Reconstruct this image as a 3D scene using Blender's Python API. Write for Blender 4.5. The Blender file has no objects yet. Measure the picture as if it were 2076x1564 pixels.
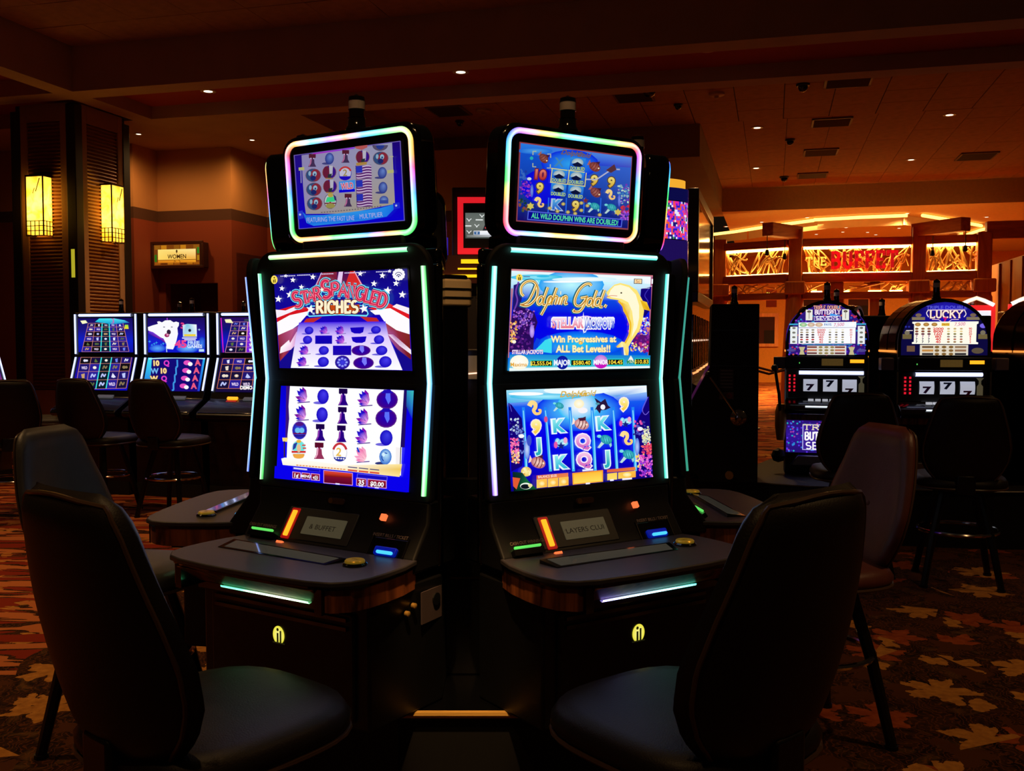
import bpy, bmesh, math, random
from mathutils import Vector, Matrix, Euler

scene = bpy.context.scene
COL = scene.collection
R = math.radians
rnd = random.Random(7)

# ---------------------------------------------------------------- camera, world, exposure
cam_data = bpy.data.cameras.new('camera')
cam = bpy.data.objects.new('camera', cam_data)
COL.objects.link(cam)
cam.location = (0, 0, 1.45)
cam.rotation_euler = (R(90 - 2.787), 0, 0)
cam_data.sensor_fit = 'HORIZONTAL'
cam_data.sensor_width = 36.0
cam_data.lens = 36.0 * 1974.6 / 2076.0
cam_data.clip_start = 0.05
cam_data.clip_end = 200
scene.camera = cam
scene.view_settings.view_transform = 'Standard'
scene.view_settings.look = 'None'
scene.view_settings.exposure = 0.0
scene.view_settings.gamma = 1.0
scene.view_settings.use_curve_mapping = False
world = bpy.data.worlds.new('hall_ambient')
scene.world = world
world.use_nodes = True
world.node_tree.nodes['Background'].inputs[0].default_value = (1.0, 0.55, 0.28, 1)
world.node_tree.nodes['Background'].inputs[1].default_value = 0.0062
try:
    scene.cycles.use_denoising = True
    scene.cycles.max_bounces = 6
    scene.cycles.sample_clamp_indirect = 3.0
    scene.cycles.caustics_reflective = False
    scene.cycles.caustics_refractive = False
except Exception:
    pass

RA = R(15)          # the building's axes are turned 15 degrees from the view
RC, RS = math.cos(RA), math.sin(RA)
def rm(p, q, z=0.0):
    "room axes (p to the right along the beams, q away) -> world"
    return Vector((p * RC + q * RS, -p * RS + q * RC, z))
FPX, PIT = 1974.6, R(2.787)
def at(px, py, Y):
    "point at depth Y on the line of sight of a photo pixel"
    u, v = (px - 1038) / FPX, (py - 782) / FPX
    d = Vector((u, math.cos(PIT) - v * math.sin(PIT), -math.sin(PIT) - v * math.cos(PIT)))
    t = Y / d.y
    return Vector((0, 0, 1.45)) + d * t

def lin(c):
    c = c / 255.0
    return c / 12.92 if c <= 0.04045 else ((c + 0.055) / 1.055) ** 2.4
def rgb(*c):
    return (lin(c[0]), lin(c[1]), lin(c[2]))

WARM = (1.0, 0.56, 0.22)
def spot(name, loc, power, angle=110, blend=0.6, color=WARM, target=None, size=0.06, parent=None):
    ld = bpy.data.lights.new(name, 'SPOT')
    ld.energy = power; ld.color = color; ld.spot_size = R(angle); ld.spot_blend = blend
    ld.shadow_soft_size = size
    o = bpy.data.objects.new(name, ld); COL.objects.link(o)
    o.location = loc
    if target is not None:
        o.rotation_euler = (Vector(target) - Vector(loc)).to_track_quat('-Z', 'Y').to_euler()
    if parent: o.parent = parent
    return o
def arealight(name, loc, power, sx, sy, target, color=WARM):
    ld = bpy.data.lights.new(name, 'AREA')
    ld.energy = power; ld.color = color; ld.shape = 'RECTANGLE'; ld.size = sx; ld.size_y = sy
    o = bpy.data.objects.new(name, ld); COL.objects.link(o)
    o.location = loc
    o.rotation_euler = (Vector(target) - Vector(loc)).to_track_quat('-Z', 'Y').to_euler()
    return o
P_DOWN = 1.0       # overall scale of the downlights

# ---------------------------------------------------------------- materials
MATS = {}
def mat(name, col, rough=0.5, metal=0.0, emis=None, estr=1.0, coat=0.0, var=0.0, vscale=20.0, bump=0.0, bscale=80.0, spec=0.5, stretch=(1, 1, 1), sampling=None):
    if name in MATS: return MATS[name]
    m = bpy.data.materials.new(name); m.use_nodes = True
    nt = m.node_tree; b = nt.nodes['Principled BSDF']
    c = rgb(*col)
    b.inputs['Base Color'].default_value = (*c, 1)
    b.inputs['Roughness'].default_value = rough
    b.inputs['Metallic'].default_value = metal
    b.inputs['Specular IOR Level'].default_value = spec
    b.inputs['Coat Weight'].default_value = coat
    b.inputs['Coat Roughness'].default_value = 0.08
    if emis is not None:
        e = rgb(*emis) if max(emis) > 100 else emis
        b.inputs['Emission Color'].default_value = (*e, 1)
        b.inputs['Emission Strength'].default_value = estr
    if var or bump:
        tc = nt.nodes.new('ShaderNodeTexCoord')
        mp = nt.nodes.new('ShaderNodeMapping'); mp.inputs['Scale'].default_value = stretch
        nt.links.new(tc.outputs['Object'], mp.inputs[0])
    if var:
        n = nt.nodes.new('ShaderNodeTexNoise'); n.inputs['Scale'].default_value = vscale; n.inputs['Detail'].default_value = 4
        r = nt.nodes.new('ShaderNodeValToRGB')
        r.color_ramp.elements[0].position = 0.3; r.color_ramp.elements[1].position = 0.7
        r.color_ramp.elements[0].color = (*[x * (1 - var) for x in c], 1)
        r.color_ramp.elements[1].color = (*[x * (1 + var) for x in c], 1)
        nt.links.new(mp.outputs[0], n.inputs['Vector']); nt.links.new(n.outputs[0], r.inputs[0])
        nt.links.new(r.outputs[0], b.inputs['Base Color'])
    if bump:
        n2 = nt.nodes.new('ShaderNodeTexNoise'); n2.inputs['Scale'].default_value = bscale
        bp = nt.nodes.new('ShaderNodeBump'); bp.inputs['Strength'].default_value = bump; bp.inputs['Distance'].default_value = 0.002
        nt.links.new(mp.outputs[0], n2.inputs['Vector']); nt.links.new(n2.outputs[0], bp.inputs['Height'])
        nt.links.new(bp.outputs[0], b.inputs['Normal'])
    if sampling: m.cycles.emission_sampling = sampling
    MATS[name] = m
    return m
def glow_mat(name, strength=1.0, gloss=True, sampling=None):
    "light-giving surface (screen, LED diffuser) whose colours are stored per corner"
    if name in MATS: return MATS[name]
    m = bpy.data.materials.new(name); m.use_nodes = True
    nt = m.node_tree; b = nt.nodes['Principled BSDF']
    b.inputs['Base Color'].default_value = (0.004, 0.004, 0.005, 1)
    b.inputs['Roughness'].default_value = 0.25
    b.inputs['Specular IOR Level'].default_value = 0.3
    a = nt.nodes.new('ShaderNodeAttribute'); a.attribute_name = 'Col'
    nt.links.new(a.outputs['Color'], b.inputs['Emission Color'])
    b.inputs['Emission Strength'].default_value = strength
    if sampling: m.cycles.emission_sampling = sampling
    MATS[name] = m
    return m
def wood(name, c1, c2, scale=6, along='z', rough=0.5, dist=3.0):
    if name in MATS: return MATS[name]
    m = bpy.data.materials.new(name); m.use_nodes = True
    nt = m.node_tree; b = nt.nodes['Principled BSDF']; b.inputs['Roughness'].default_value = rough
    tc = nt.nodes.new('ShaderNodeTexCoord'); mp = nt.nodes.new('ShaderNodeMapping')
    s = {'z': (1, 1, .12), 'x': (.12, 1, 1), 'y': (1, .12, 1)}[along]
    mp.inputs['Scale'].default_value = s
    n = nt.nodes.new('ShaderNodeTexNoise'); n.inputs['Scale'].default_value = scale; n.inputs['Detail'].default_value = 6; n.inputs['Distortion'].default_value = dist
    r = nt.nodes.new('ShaderNodeValToRGB')
    r.color_ramp.elements[0].position = .35; r.color_ramp.elements[1].position = .62
    r.color_ramp.elements[0].color = (*rgb(*c1), 1); r.color_ramp.elements[1].color = (*rgb(*c2), 1)
    nt.links.new(tc.outputs['Object'], mp.inputs[0]); nt.links.new(mp.outputs[0], n.inputs['Vector'])
    nt.links.new(n.outputs[0], r.inputs[0]); nt.links.new(r.outputs[0], b.inputs['Base Color'])
    MATS[name] = m
    return m

class V:
    "tiny expression helper for shader maths"
    def __init__(s, nt, sock): s.nt, s.s = nt, sock
    def op(s, o, *a):
        n = s.nt.nodes.new('ShaderNodeMath'); n.operation = o
        for i, x in enumerate((s,) + a):
            if isinstance(x, V): s.nt.links.new(x.s, n.inputs[i])
            else: n.inputs[i].default_value = x
        return V(s.nt, n.outputs[0])
    def __add__(s, o): return s.op('ADD', o)
    def __sub__(s, o): return s.op('SUBTRACT', o)
    def __mul__(s, o): return s.op('MULTIPLY', o)
def carpet_material():
    m = bpy.data.materials.new('leaf_carpet'); m.use_nodes = True
    nt = m.node_tree; b = nt.nodes['Principled BSDF']; b.inputs['Roughness'].default_value = 0.95
    b.inputs['Specular IOR Level'].default_value = 0.1
    tc = nt.nodes.new('ShaderNodeTexCoord')
    def noise(scale, vec, detail=4, dist=0):
        n = nt.nodes.new('ShaderNodeTexNoise'); n.inputs['Scale'].default_value = scale; n.inputs['Detail'].default_value = detail; n.inputs['Distortion'].default_value = dist
        nt.links.new(vec, n.inputs['Vector']); return n
    def mapping(loc=(0, 0, 0), rot=0, sc=(1, 1, 1)):
        mp = nt.nodes.new('ShaderNodeMapping'); mp.inputs['Location'].default_value = loc
        mp.inputs['Rotation'].default_value = (0, 0, rot); mp.inputs['Scale'].default_value = sc
        nt.links.new(tc.outputs['Object'], mp.inputs[0]); return mp.outputs[0]
    def ramp(sock, stops):
        r = nt.nodes.new('ShaderNodeValToRGB')
        while len(r.color_ramp.elements) < len(stops): r.color_ramp.elements.new(0.5)
        for e, (p, c) in zip(r.color_ramp.elements, stops): e.position = p; e.color = (*rgb(*c), 1)
        nt.links.new(sock, r.inputs[0]); return r.outputs[0]
    base = ramp(noise(5, mapping(), 8, 1.2).outputs[0], [(.3, (22, 12, 7)), (.45, (70, 40, 18)), (.55, (34, 18, 9)), (.7, (98, 66, 32))])
    cur = base
    def mix(f, col):
        nonlocal cur
        x = nt.nodes.new('ShaderNodeMix'); x.data_type = 'RGBA'
        nt.links.new(f.s, x.inputs[0]); nt.links.new(cur, x.inputs[6])
        if isinstance(col, tuple): x.inputs[7].default_value = (*rgb(*col), 1)
        else: nt.links.new(col, x.inputs[7])
        cur = x.outputs[2]
    # fine scribbled veins
    w = nt.nodes.new('ShaderNodeTexWave'); w.inputs['Scale'].default_value = 11; w.inputs['Distortion'].default_value = 26; w.inputs['Detail'].default_value = 3
    nt.links.new(mapping(), w.inputs['Vector'])
    mix(V(nt, w.outputs[1]).op('GREATER_THAN', .86) * .35, (140, 76, 32))
    def leaves(scale, off, rot, col, size, lobes, keep, sc=(1, 1, 1), jag=.18):
        vec = mapping(off, rot, sc)
        vo = nt.nodes.new('ShaderNodeTexVoronoi'); vo.inputs['Scale'].default_value = scale; vo.inputs['Randomness'].default_value = .8
        nt.links.new(vec, vo.inputs['Vector'])
        sub = nt.nodes.new('ShaderNodeVectorMath'); sub.operation = 'SUBTRACT'
        scl = nt.nodes.new('ShaderNodeVectorMath'); scl.operation = 'SCALE'; scl.inputs['Scale'].default_value = scale
        nt.links.new(vec, scl.inputs[0])
        scl2 = nt.nodes.new('ShaderNodeVectorMath'); scl2.operation = 'SCALE'; scl2.inputs['Scale'].default_value = scale
        nt.links.new(vo.outputs['Position'], scl2.inputs[0])
        nt.links.new(scl.outputs[0], sub.inputs[0]); nt.links.new(scl2.outputs[0], sub.inputs[1])
        sp = nt.nodes.new('ShaderNodeSeparateXYZ'); nt.links.new(sub.outputs[0], sp.inputs[0])
        x, y = V(nt, sp.outputs[0]), V(nt, sp.outputs[1])
        cs = nt.nodes.new('ShaderNodeSeparateColor'); nt.links.new(vo.outputs['Color'], cs.inputs[0])
        r0, g0 = V(nt, cs.outputs[0]), V(nt, cs.outputs[1])
        ang = y.op('ARCTAN2', x) + r0 * 6.28
        rad = (x * x + y * y).op('SQRT')
        lob = (ang * (lobes / 2)).op('COSINE').op('ABSOLUTE')
        fine = (ang * (lobes * 2 + 1)).op('COSINE')
        R_ = (lob * .55 + fine * jag * .5 + .42) * size
        jn = noise(26, mapping(), 3)
        rad = rad + (V(nt, jn.outputs[0]) - .5) * .28
        mask = rad.op('LESS_THAN', R_) * g0.op('GREATER_THAN', 1 - keep)
        mix(mask, col)
    tan = ramp(noise(30, mapping(), 3).outputs[0], [(.3, (168, 108, 46)), (.7, (205, 140, 62))])
    rust = ramp(noise(24, mapping(), 3).outputs[0], [(.3, (136, 56, 22)), (.7, (170, 82, 34))])
    leaves(2.6, (3.1, 1.7, 0), .4, rust, .36, 5, .40)
    leaves(3.2, (.4, 7.2, 0), 1.1, (84, 46, 22), .34, 3, .5)
    leaves(2.3, (0, 0, 0), .2, tan, .36, 5, .42)
    leaves(4.4, (5.3, 2.2, 0), .9, tan, .24, 2, .22, (1, .55, 1))
    # bold frond strokes in the aisle
    st = noise(3.2, mapping((0, 0, 0), .5, (.45, 2.6, 1)), 2, .6)
    sx = nt.nodes.new('ShaderNodeSeparateXYZ'); nt.links.new(tc.outputs['Object'], sx.inputs[0])
    zn = noise(1.2, mapping(), 1)
    zl = (V(nt, sx.outputs[0]) + V(nt, zn.outputs[0]) * .8).op('LESS_THAN', -1.75)
    zr = V(nt, sx.outputs[0]).op('GREATER_THAN', 2.0) * V(nt, sx.outputs[1]).op('GREATER_THAN', 8.8)
    zf = zl.op('MAXIMUM', zr)
    mix(V(nt, st.outputs[0]).op('GREATER_THAN', .53) * zf, (196, 112, 60))
    mix((V(nt, st.outputs[0]).op('LESS_THAN', .45)) * zf, (140, 44, 20))
    nt.links.new(cur, b.inputs['Base Color'])
    n2 = noise(400, mapping(), 2)
    bp = nt.nodes.new('ShaderNodeBump'); bp.inputs['Strength'].default_value = .4; bp.inputs['Distance'].default_value = .003
    nt.links.new(n2.outputs[0], bp.inputs['Height']); nt.links.new(bp.outputs[0], b.inputs['Normal'])
    return m

# ---------------------------------------------------------------- mesh helpers
class MB:
    def __init__(s): s.v, s.f = [], []
    def add(s, vs, fs):
        k = len(s.v); s.v += [tuple(v) for v in vs]; s.f += [tuple(i + k for i in f) for f in fs]; return s
    def box(s, x0, x1, y0, y1, z0, z1):
        return s.add([(x0, y0, z0), (x1, y0, z0), (x1, y1, z0), (x0, y1, z0), (x0, y0, z1), (x1, y0, z1), (x1, y1, z1), (x0, y1, z1)],
                     [(0, 3, 2, 1), (4, 5, 6, 7), (0, 1, 5, 4), (1, 2, 6, 5), (2, 3, 7, 6), (3, 0, 4, 7)])
    def prism(s, pts, a0, a1, axis='y'):
        "2D outline swept along an axis: x:(y,z)  y:(x,z)  z:(x,y)"
        n = len(pts)
        def mk(p, a):
            return {'x': (a, p[0], p[1]), 'y': (p[0], a, p[1]), 'z': (p[0], p[1], a)}[axis]
        vs = [mk(p, a0) for p in pts] + [mk(p, a1) for p in pts]
        fs = [tuple(range(n - 1, -1, -1)), tuple(range(n, 2 * n))] + [(i, (i + 1) % n, n + (i + 1) % n, n + i) for i in range(n)]
        return s.add(vs, fs)
    def lathe(s, prof, n=20, c=(0, 0, 0)):
        vs, fs = [], []
        for r, z in prof:
            for i in range(n):
                a = 2 * math.pi * i / n; vs.append((c[0] + r * math.cos(a), c[1] + r * math.sin(a), c[2] + z))
        for j in range(len(prof) - 1):
            for i in range(n):
                fs.append((j * n + i, j * n + (i + 1) % n, (j + 1) * n + (i + 1) % n, (j + 1) * n + i))
        fs.append(tuple(range(n - 1, -1, -1))); fs.append(tuple(range((len(prof) - 1) * n, len(prof) * n)))
        return s.add(vs, fs)
    def tube(s, pts, r, n=8, closed=False):
        pts = [Vector(p) for p in pts]; m = len(pts)
        vs, fs = [], []
        up = Vector((0, 0, 1))
        rad = r if isinstance(r, (list, tuple)) else [r] * m
        prev = None
        for i, p in enumerate(pts):
            a = pts[(i - 1) % m] if (closed or i > 0) else p
            b = pts[(i + 1) % m] if (closed or i < m - 1) else p
            t = (b - a).normalized()
            if prev is None:
                u = t.orthogonal().normalized()
            else:
                u = (prev - t * prev.dot(t)); u = u.normalized() if u.length > 1e-6 else t.orthogonal().normalized()
            prev = u; w = t.cross(u)
            for k in range(n):
                an = 2 * math.pi * k / n; vs.append(p + (u * math.cos(an) + w * math.sin(an)) * rad[i])
        for i in range(m if closed else m - 1):
            j = (i + 1) % m
            for k in range(n):
                fs.append((i * n + k, i * n + (k + 1) % n, j * n + (k + 1) % n, j * n + k))
        if not closed:
            fs.append(tuple(range(n - 1, -1, -1))); fs.append(tuple(range((m - 1) * n, m * n)))
        return s.add(vs, fs)
    def grid(s, fn, nu, nv, wrapu=False):
        vs = [fn(i / nu, j / nv) for j in range(nv + 1) for i in range(nu + (0 if wrapu else 1))]
        w = nu if wrapu else nu + 1
        fs = [(j * w + i, j * w + (i + 1) % w, (j + 1) * w + (i + 1) % w, (j + 1) * w + i) for j in range(nv) for i in range(nu)]
        return s.add(vs, fs)
    def mesh(s, name):
        me = bpy.data.meshes.new(name); me.from_pydata(s.v, [], s.f)
        bm = bmesh.new(); bm.from_mesh(me); bmesh.ops.recalc_face_normals(bm, faces=bm.faces); bm.to_mesh(me); bm.free()
        return me
    def build(s, name, m, parent=None, loc=(0, 0, 0), rot=(0, 0, 0), smooth=False, bevel=0.0, seg=2, angle=40):
        me = s.mesh(name); me.materials.append(m)
        return link(name, me, parent, loc, rot, smooth, bevel, seg, angle)
def link(name, me, parent=None, loc=(0, 0, 0), rot=(0, 0, 0), smooth=False, bevel=0.0, seg=2, angle=40):
    o = bpy.data.objects.new(name, me); COL.objects.link(o)
    o.location = loc; o.rotation_euler = rot
    if parent: o.parent = parent
    if bevel:
        bv = o.modifiers.new('bevel', 'BEVEL'); bv.width = bevel; bv.segments = seg; bv.limit_method = 'ANGLE'; bv.angle_limit = R(35)
        smooth = True
    if smooth:
        me.polygons.foreach_set('use_smooth', [True] * len(me.polygons))
        try: me.set_sharp_from_angle(angle=R(angle))
        except Exception: pass
    return o
def tag(o, label, cat, group=None, kind=None):
    if label: o['label'] = label
    if cat: o['category'] = cat
    if group: o['group'] = group
    if kind: o['kind'] = kind
    return o
def empty(name, loc, rz=0.0, label=None, cat=None, group=None):
    o = bpy.data.objects.new(name, None); COL.objects.link(o)
    o.location = loc; o.rotation_euler = (0, 0, rz); o.empty_display_size = .1
    return tag(o, label, cat, group)
def kids(o): return [c for c in bpy.data.objects if c.parent == o]
def copy_tree(o, parent=None, skip=()):
    c = o.copy(); COL.objects.link(c)
    if parent: c.parent = parent
    for k in list(o.children):
        if k.name.split('.')[0] not in skip: copy_tree(k, c, skip)
    return c
def structure(o, label=None):
    o['kind'] = 'structure'
    if label: o['label'] = label
    return o
def rrect(x0, x1, z0, z1, r, n=6):
    pts = []
    for cx, cz, a0 in ((x1 - r, z1 - r, 0), (x0 + r, z1 - r, 90), (x0 + r, z0 + r, 180), (x1 - r, z0 + r, 270)):
        for i in range(n + 1):
            a = R(a0 + 90 * i / n); pts.append((cx + r * math.cos(a), cz + r * math.sin(a)))
    return pts

# LED diffuser: a half-round strip along a path with colour stops; the middle is whiter than the rims
def led(name, path, w, stops, parent=None, normal=(0, -1, 0), closed=False, core=1.6, matname='led_diffuser', sub=1, depth=None, gain=1.3):
    pts = [Vector(p) for p in path]
    if sub > 1:
        q = []
        m = len(pts)
        for i in range(m if closed else m - 1):
            for k in range(sub): q.append(pts[i].lerp(pts[(i + 1) % m], k / sub))
        if not closed: q.append(pts[-1])
        pts = q
    nrm = Vector(normal).normalized(); m = len(pts)
    d = [0]
    for i in range(1, m): d.append(d[-1] + (pts[i] - pts[i - 1]).length)
    tot = d[-1] + ((pts[0] - pts[-1]).length if closed else 0)
    def colour(t):
        for (t0, c0), (t1, c1) in zip(stops, stops[1:]):
            if t <= t1:
                k = (t - t0) / max(t1 - t0, 1e-6); return [a + (b - a) * k for a, b in zip(c0, c1)]
        return list(stops[-1][1])
    prof = [(-1, 0, 0), (-.62, .78, .35), (0, 1, 1), (.62, .78, .35), (1, 0, 0)]
    dp = depth if depth is not None else w * .5
    vs, fs, cs = [], [], []
    for i, p in enumerate(pts):
        a = pts[(i - 1) % m] if (closed or i > 0) else p
        b = pts[(i + 1) % m] if (closed or i < m - 1) else p
        t = (b - a).normalized(); side = t.cross(nrm).normalized()
        c = colour(d[i] / tot)
        for s, h, k in prof:
            vs.append(p + side * (s * w / 2) + nrm * (h * dp))
            cs.append([x * (.8 + .2 * k) * gain + core * k for x in c])
    n = 5
    for i in range(m if closed else m - 1):
        j = (i + 1) % m
        for k in range(n - 1): fs.append((i * n + k, i * n + k + 1, j * n + k + 1, j * n + k))
    me = bpy.data.meshes.new(name); me.from_pydata([tuple(v) for v in vs], [], fs)
    ca = me.color_attributes.new(name='Col', type='FLOAT_COLOR', domain='POINT')
    ca.data.foreach_set('color', [x for c in cs for x in (*c, 1)])
    me.materials.append(glow_mat(matname))
    return link(name, me, parent, smooth=True, angle=80)
# ---------------------------------------------------------------- flat print and screen pictures
_glyph = {}
def glyphs(body, offset=0.0):
    "outline text -> (verts2d, faces, width) with cap height 1"
    key = (body, round(offset, 4))
    if key in _glyph: return _glyph[key]
    cu = bpy.data.curves.new('t', 'FONT'); cu.body = body; cu.size = 1.0; cu.offset = offset; cu.resolution_u = 3
    ob = bpy.data.objects.new('t', cu); COL.objects.link(ob)
    dg = bpy.context.evaluated_depsgraph_get()
    me = bpy.data.meshes.new_from_object(ob.evaluated_get(dg))
    vs = [(v.co.x / .69, v.co.y / .69) for v in me.vertices]; fs = [tuple(p.vertices) for p in me.polygons]
    bpy.data.objects.remove(ob); bpy.data.curves.remove(cu); bpy.data.meshes.remove(me)
    x0 = min((v[0] for v in vs), default=0); x1 = max((v[0] for v in vs), default=0)
    vs = [(x - x0, y) for x, y in vs]
    _glyph[key] = (vs, fs, x1 - x0)
    return _glyph[key]
def _arc(cx, cy, rx, ry, a0, a1, n=9):
    return [(cx + rx * math.cos(R(a0 + (a1 - a0) * i / n)), cy + ry * math.sin(R(a0 + (a1 - a0) * i / n))) for i in range(n + 1)]
# serif capitals drawn as strokes (y up, cap height 1) : (strokes, serif points, width)
SER = {
 'A': ([[(0, 0), (.36, 1), (.72, 0)], [(.14, .36), (.58, .36)]], [(0, 0), (.72, 0)], .72),
 'B': ([[(.1, 0), (.1, 1), (.38, 1)] , _arc(.36, .75, .26, .25, 90, -90), _arc(.36, .26, .32, .26, 90, -90), [(.36, .5), (.1, .5)], [(.38, 0), (.1, 0)]], [], .72),
 'C': ([_arc(.4, .5, .38, .5, 45, 315, 14), [(.68, .65), (.68, .95)]], [], .74),
 'D': ([[(.1, 0), (.1, 1), (.3, 1)] + _arc(.3, .5, .42, .5, 85, -85, 10) + [(.3, 0), (.1, 0)]], [], .76),
 'E': ([[(.1, 0), (.1, 1)], [(0, 1), (.6, 1), (.6, .82)], [(.1, .5), (.48, .5)], [(0, 0), (.62, 0), (.62, .2)]], [], .66),
 'F': ([[(.1, 0), (.1, 1)], [(0, 1), (.6, 1), (.6, .8)], [(.1, .5), (.46, .5)]], [(.1, 0)], .62),
 'G': ([_arc(.4, .5, .38, .5, 50, 360, 15), [(.5, .45), (.8, .45)], [(.76, .45), (.76, 0)]], [], .8),
 'H': ([[(.1, 0), (.1, 1)], [(.64, 0), (.64, 1)], [(.1, .5), (.64, .5)]], [(.1, 0), (.1, 1), (.64, 0), (.64, 1)], .76),
 'I': ([[(.14, 0), (.14, 1)]], [(.14, 0), (.14, 1)], .3),
 'K': ([[(.1, 0), (.1, 1)], [(.62, 1), (.1, .42)], [(.28, .6), (.68, 0)]], [(.1, 0), (.1, 1), (.62, 1), (.68, 0)], .76),
 'L': ([[(.1, 0), (.1, 1)], [(0, 0), (.6, 0), (.6, .24)]], [(.1, 1)], .64),
 'N': ([[(.1, 0), (.1, 1), (.66, 0), (.66, 1)]], [(.1, 0), (.66, 1), (.06, 1)], .78),
 'O': ([_arc(.4, .5, .38, .5, 0, 360, 18)], [], .8),
 'P': ([[(.1, 0), (.1, 1), (.34, 1)] + _arc(.34, .73, .28, .27, 80, -90) + [(.1, .46)]], [(.1, 0)], .66),
 'R': ([[(.1, 0), (.1, 1), (.34, 1)] + _arc(.34, .75, .27, .25, 80, -90) + [(.1, .5)], [(.32, .5), (.66, 0)]], [(.1, 0), (.66, 0)], .72),
 'S': ([_arc(.32, .74, .26, .26, 40, 270, 10) + _arc(.32, .25, .3, .25, 90, -140, 10)], [], .66),
 'T': ([[(.36, 0), (.36, 1)], [(0, .8), (0, 1), (.72, 1), (.72, .8)]], [(.36, 0)], .74),
 'U': ([[(.1, 1), (.1, .3)] + _arc(.37, .3, .27, .3, 180, 360, 8) + [(.64, 1)]], [(.1, 1), (.64, 1)], .74),
 'V': ([[(0, 1), (.34, 0), (.68, 1)]], [(0, 1), (.68, 1)], .7),
 'Y': ([[(0, 1), (.34, .5), (.68, 1)], [(.34, .5), (.34, 0)]], [(0, 1), (.68, 1), (.34, 0)], .7),
 ' ': ([], [], .4),
}
class Art:
    "flat picture drawn in the pixel frame of a quad (TL, TR, BR, BL) and squared up to w x h metres"
    def __init__(s, quad, w, h, eps=0.00006):
        s.w, s.h, s.eps = w, h, eps
        s.v, s.f, s.c, s.layer = [], [], [], 0
        s.gain = 1.0
        (x0, y0), (x1, y1), (x2, y2), (x3, y3) = quad
        dx1, dx2, dx3 = x1 - x2, x3 - x2, x0 - x1 + x2 - x3
        dy1, dy2, dy3 = y1 - y2, y3 - y2, y0 - y1 + y2 - y3
        den = dx1 * dy2 - dx2 * dy1
        g = (dx3 * dy2 - dx2 * dy3) / den; hh = (dx1 * dy3 - dx3 * dy1) / den
        s.H = Matrix(((x1 - x0 + g * x1, x3 - x0 + hh * x3, x0), (y1 - y0 + g * y1, y3 - y0 + hh * y3, y0), (g, hh, 1))).inverted()
        s.q = quad
    def uv(s, p):
        r = s.H @ Vector((p[0], p[1], 1)); return r.x / r.z, r.y / r.z
    def _pt(s, p):
        u, v = s.uv(p)
        u = min(max(u, 0), 1); v = min(max(v, 0), 1)
        return ((u - .5) * s.w, -s.layer * s.eps, (.5 - v) * s.h)
    def col(s, c):
        g = s.gain
        return tuple(x * g for x in rgb(*c)) if max(c) > 6 or min(c) < 0 else tuple(x * g for x in c)
    def raw(s, pts, faces, cols):
        k = len(s.v); s.v += [s._pt(p) for p in pts]
        for f in faces: s.f.append(tuple(i + k for i in f))
        s.c += cols
    def poly(s, pts, c, c2=None):
        s.layer += 1
        cols = [s.col(c)] * len(pts) if c2 is None else [s.col(c), *[s.col(x) for x in c2]]
        s.raw(pts, [tuple(range(len(pts)))], cols)
    def quad4(s, pts, cols, n=1):
        s.layer += 1; s.raw(pts, [(0, 1, 2, 3)], [s.col(c) for c in cols])
    def fill(s, *cols):
        "whole picture, colour rows from top to bottom; each row one colour or (left, right)"
        s.layer += 1
        n = len(cols); tl, tr, br, bl = [Vector(p) for p in s.q]
        pts, cc, fs = [], [], []
        for i, c in enumerate(cols):
            t = i / (n - 1)
            # rows in squared space: go through homography forward
            for u in (0, 1):
                Hf = s.H.inverted(); r = Hf @ Vector((u, t, 1)); pts.append((r.x / r.z, r.y / r.z))
            if isinstance(c[0], tuple): cc += [s.col(c[0]), s.col(c[1])]
            else: cc += [s.col(c)] * 2
        for i in range(n - 1): fs.append((2 * i, 2 * i + 1, 2 * i + 3, 2 * i + 2))
        s.raw(pts, fs, cc)
    def box(s, cx, cy, w, h, c, rot=0.0, c2=None):
        ca, sa = math.cos(rot), math.sin(rot)
        P = [(cx + x * ca - y * sa, cy + x * sa + y * ca) for x, y in ((-w / 2, -h / 2), (w / 2, -h / 2), (w / 2, h / 2), (-w / 2, h / 2))]
        s.quad4(P, [c, c, c2 or c, c2 or c])
    def ell(s, cx, cy, rx, ry, c, cc=None, n=18, rot=0.0, off=(0, 0), a0=0, a1=360):
        s.layer += 1; ca, sa = math.cos(rot), math.sin(rot)
        pts = [(cx + off[0], cy + off[1])]
        full = abs(a1 - a0) >= 359.9
        for i in range(n if full else n + 1):
            a = R(a0 + (a1 - a0) * i / n); x, y = rx * math.cos(a), ry * math.sin(a)
            pts.append((cx + x * ca - y * sa, cy + x * sa + y * ca))
        m = len(pts) - 1
        fs = [(0, 1 + i, 1 + (i + 1) % m) for i in range(m if full else m - 1)]
        s.raw(pts, fs, [s.col(cc or c)] + [s.col(c)] * m)
    def star(s, cx, cy, r, c, n=5, k=.42, rot=0.0):
        s.layer += 1
        pts = [(cx, cy)] + [(cx + (r if i % 2 == 0 else r * k) * math.sin(rot + math.pi * i / n), cy - (r if i % 2 == 0 else r * k) * math.cos(rot + math.pi * i / n)) for i in range(2 * n)]
        s.raw(pts, [(0, 1 + i, 1 + (i + 1) % (2 * n)) for i in range(2 * n)], [s.col(c)] * len(pts))
    def stroke(s, pts, w, c, c2=None, smooth=True, taper=None, lay=True):
        if lay: s.layer += 1
        P = [Vector(p) for p in pts]
        if smooth and len(P) > 2:
            Q = []
            for i in range(len(P) - 1):
                p0, p1, p2, p3 = P[max(i - 1, 0)], P[i], P[i + 1], P[min(i + 2, len(P) - 1)]
                for k in range(5):
                    t = k / 5
                    Q.append(.5 * ((2 * p1) + (p2 - p0) * t + (2 * p0 - 5 * p1 + 4 * p2 - p3) * t * t + (3 * p1 - p0 - 3 * p2 + p3) * t ** 3))
            Q.append(P[-1]); P = Q
        vs, cs = [], []
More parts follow.
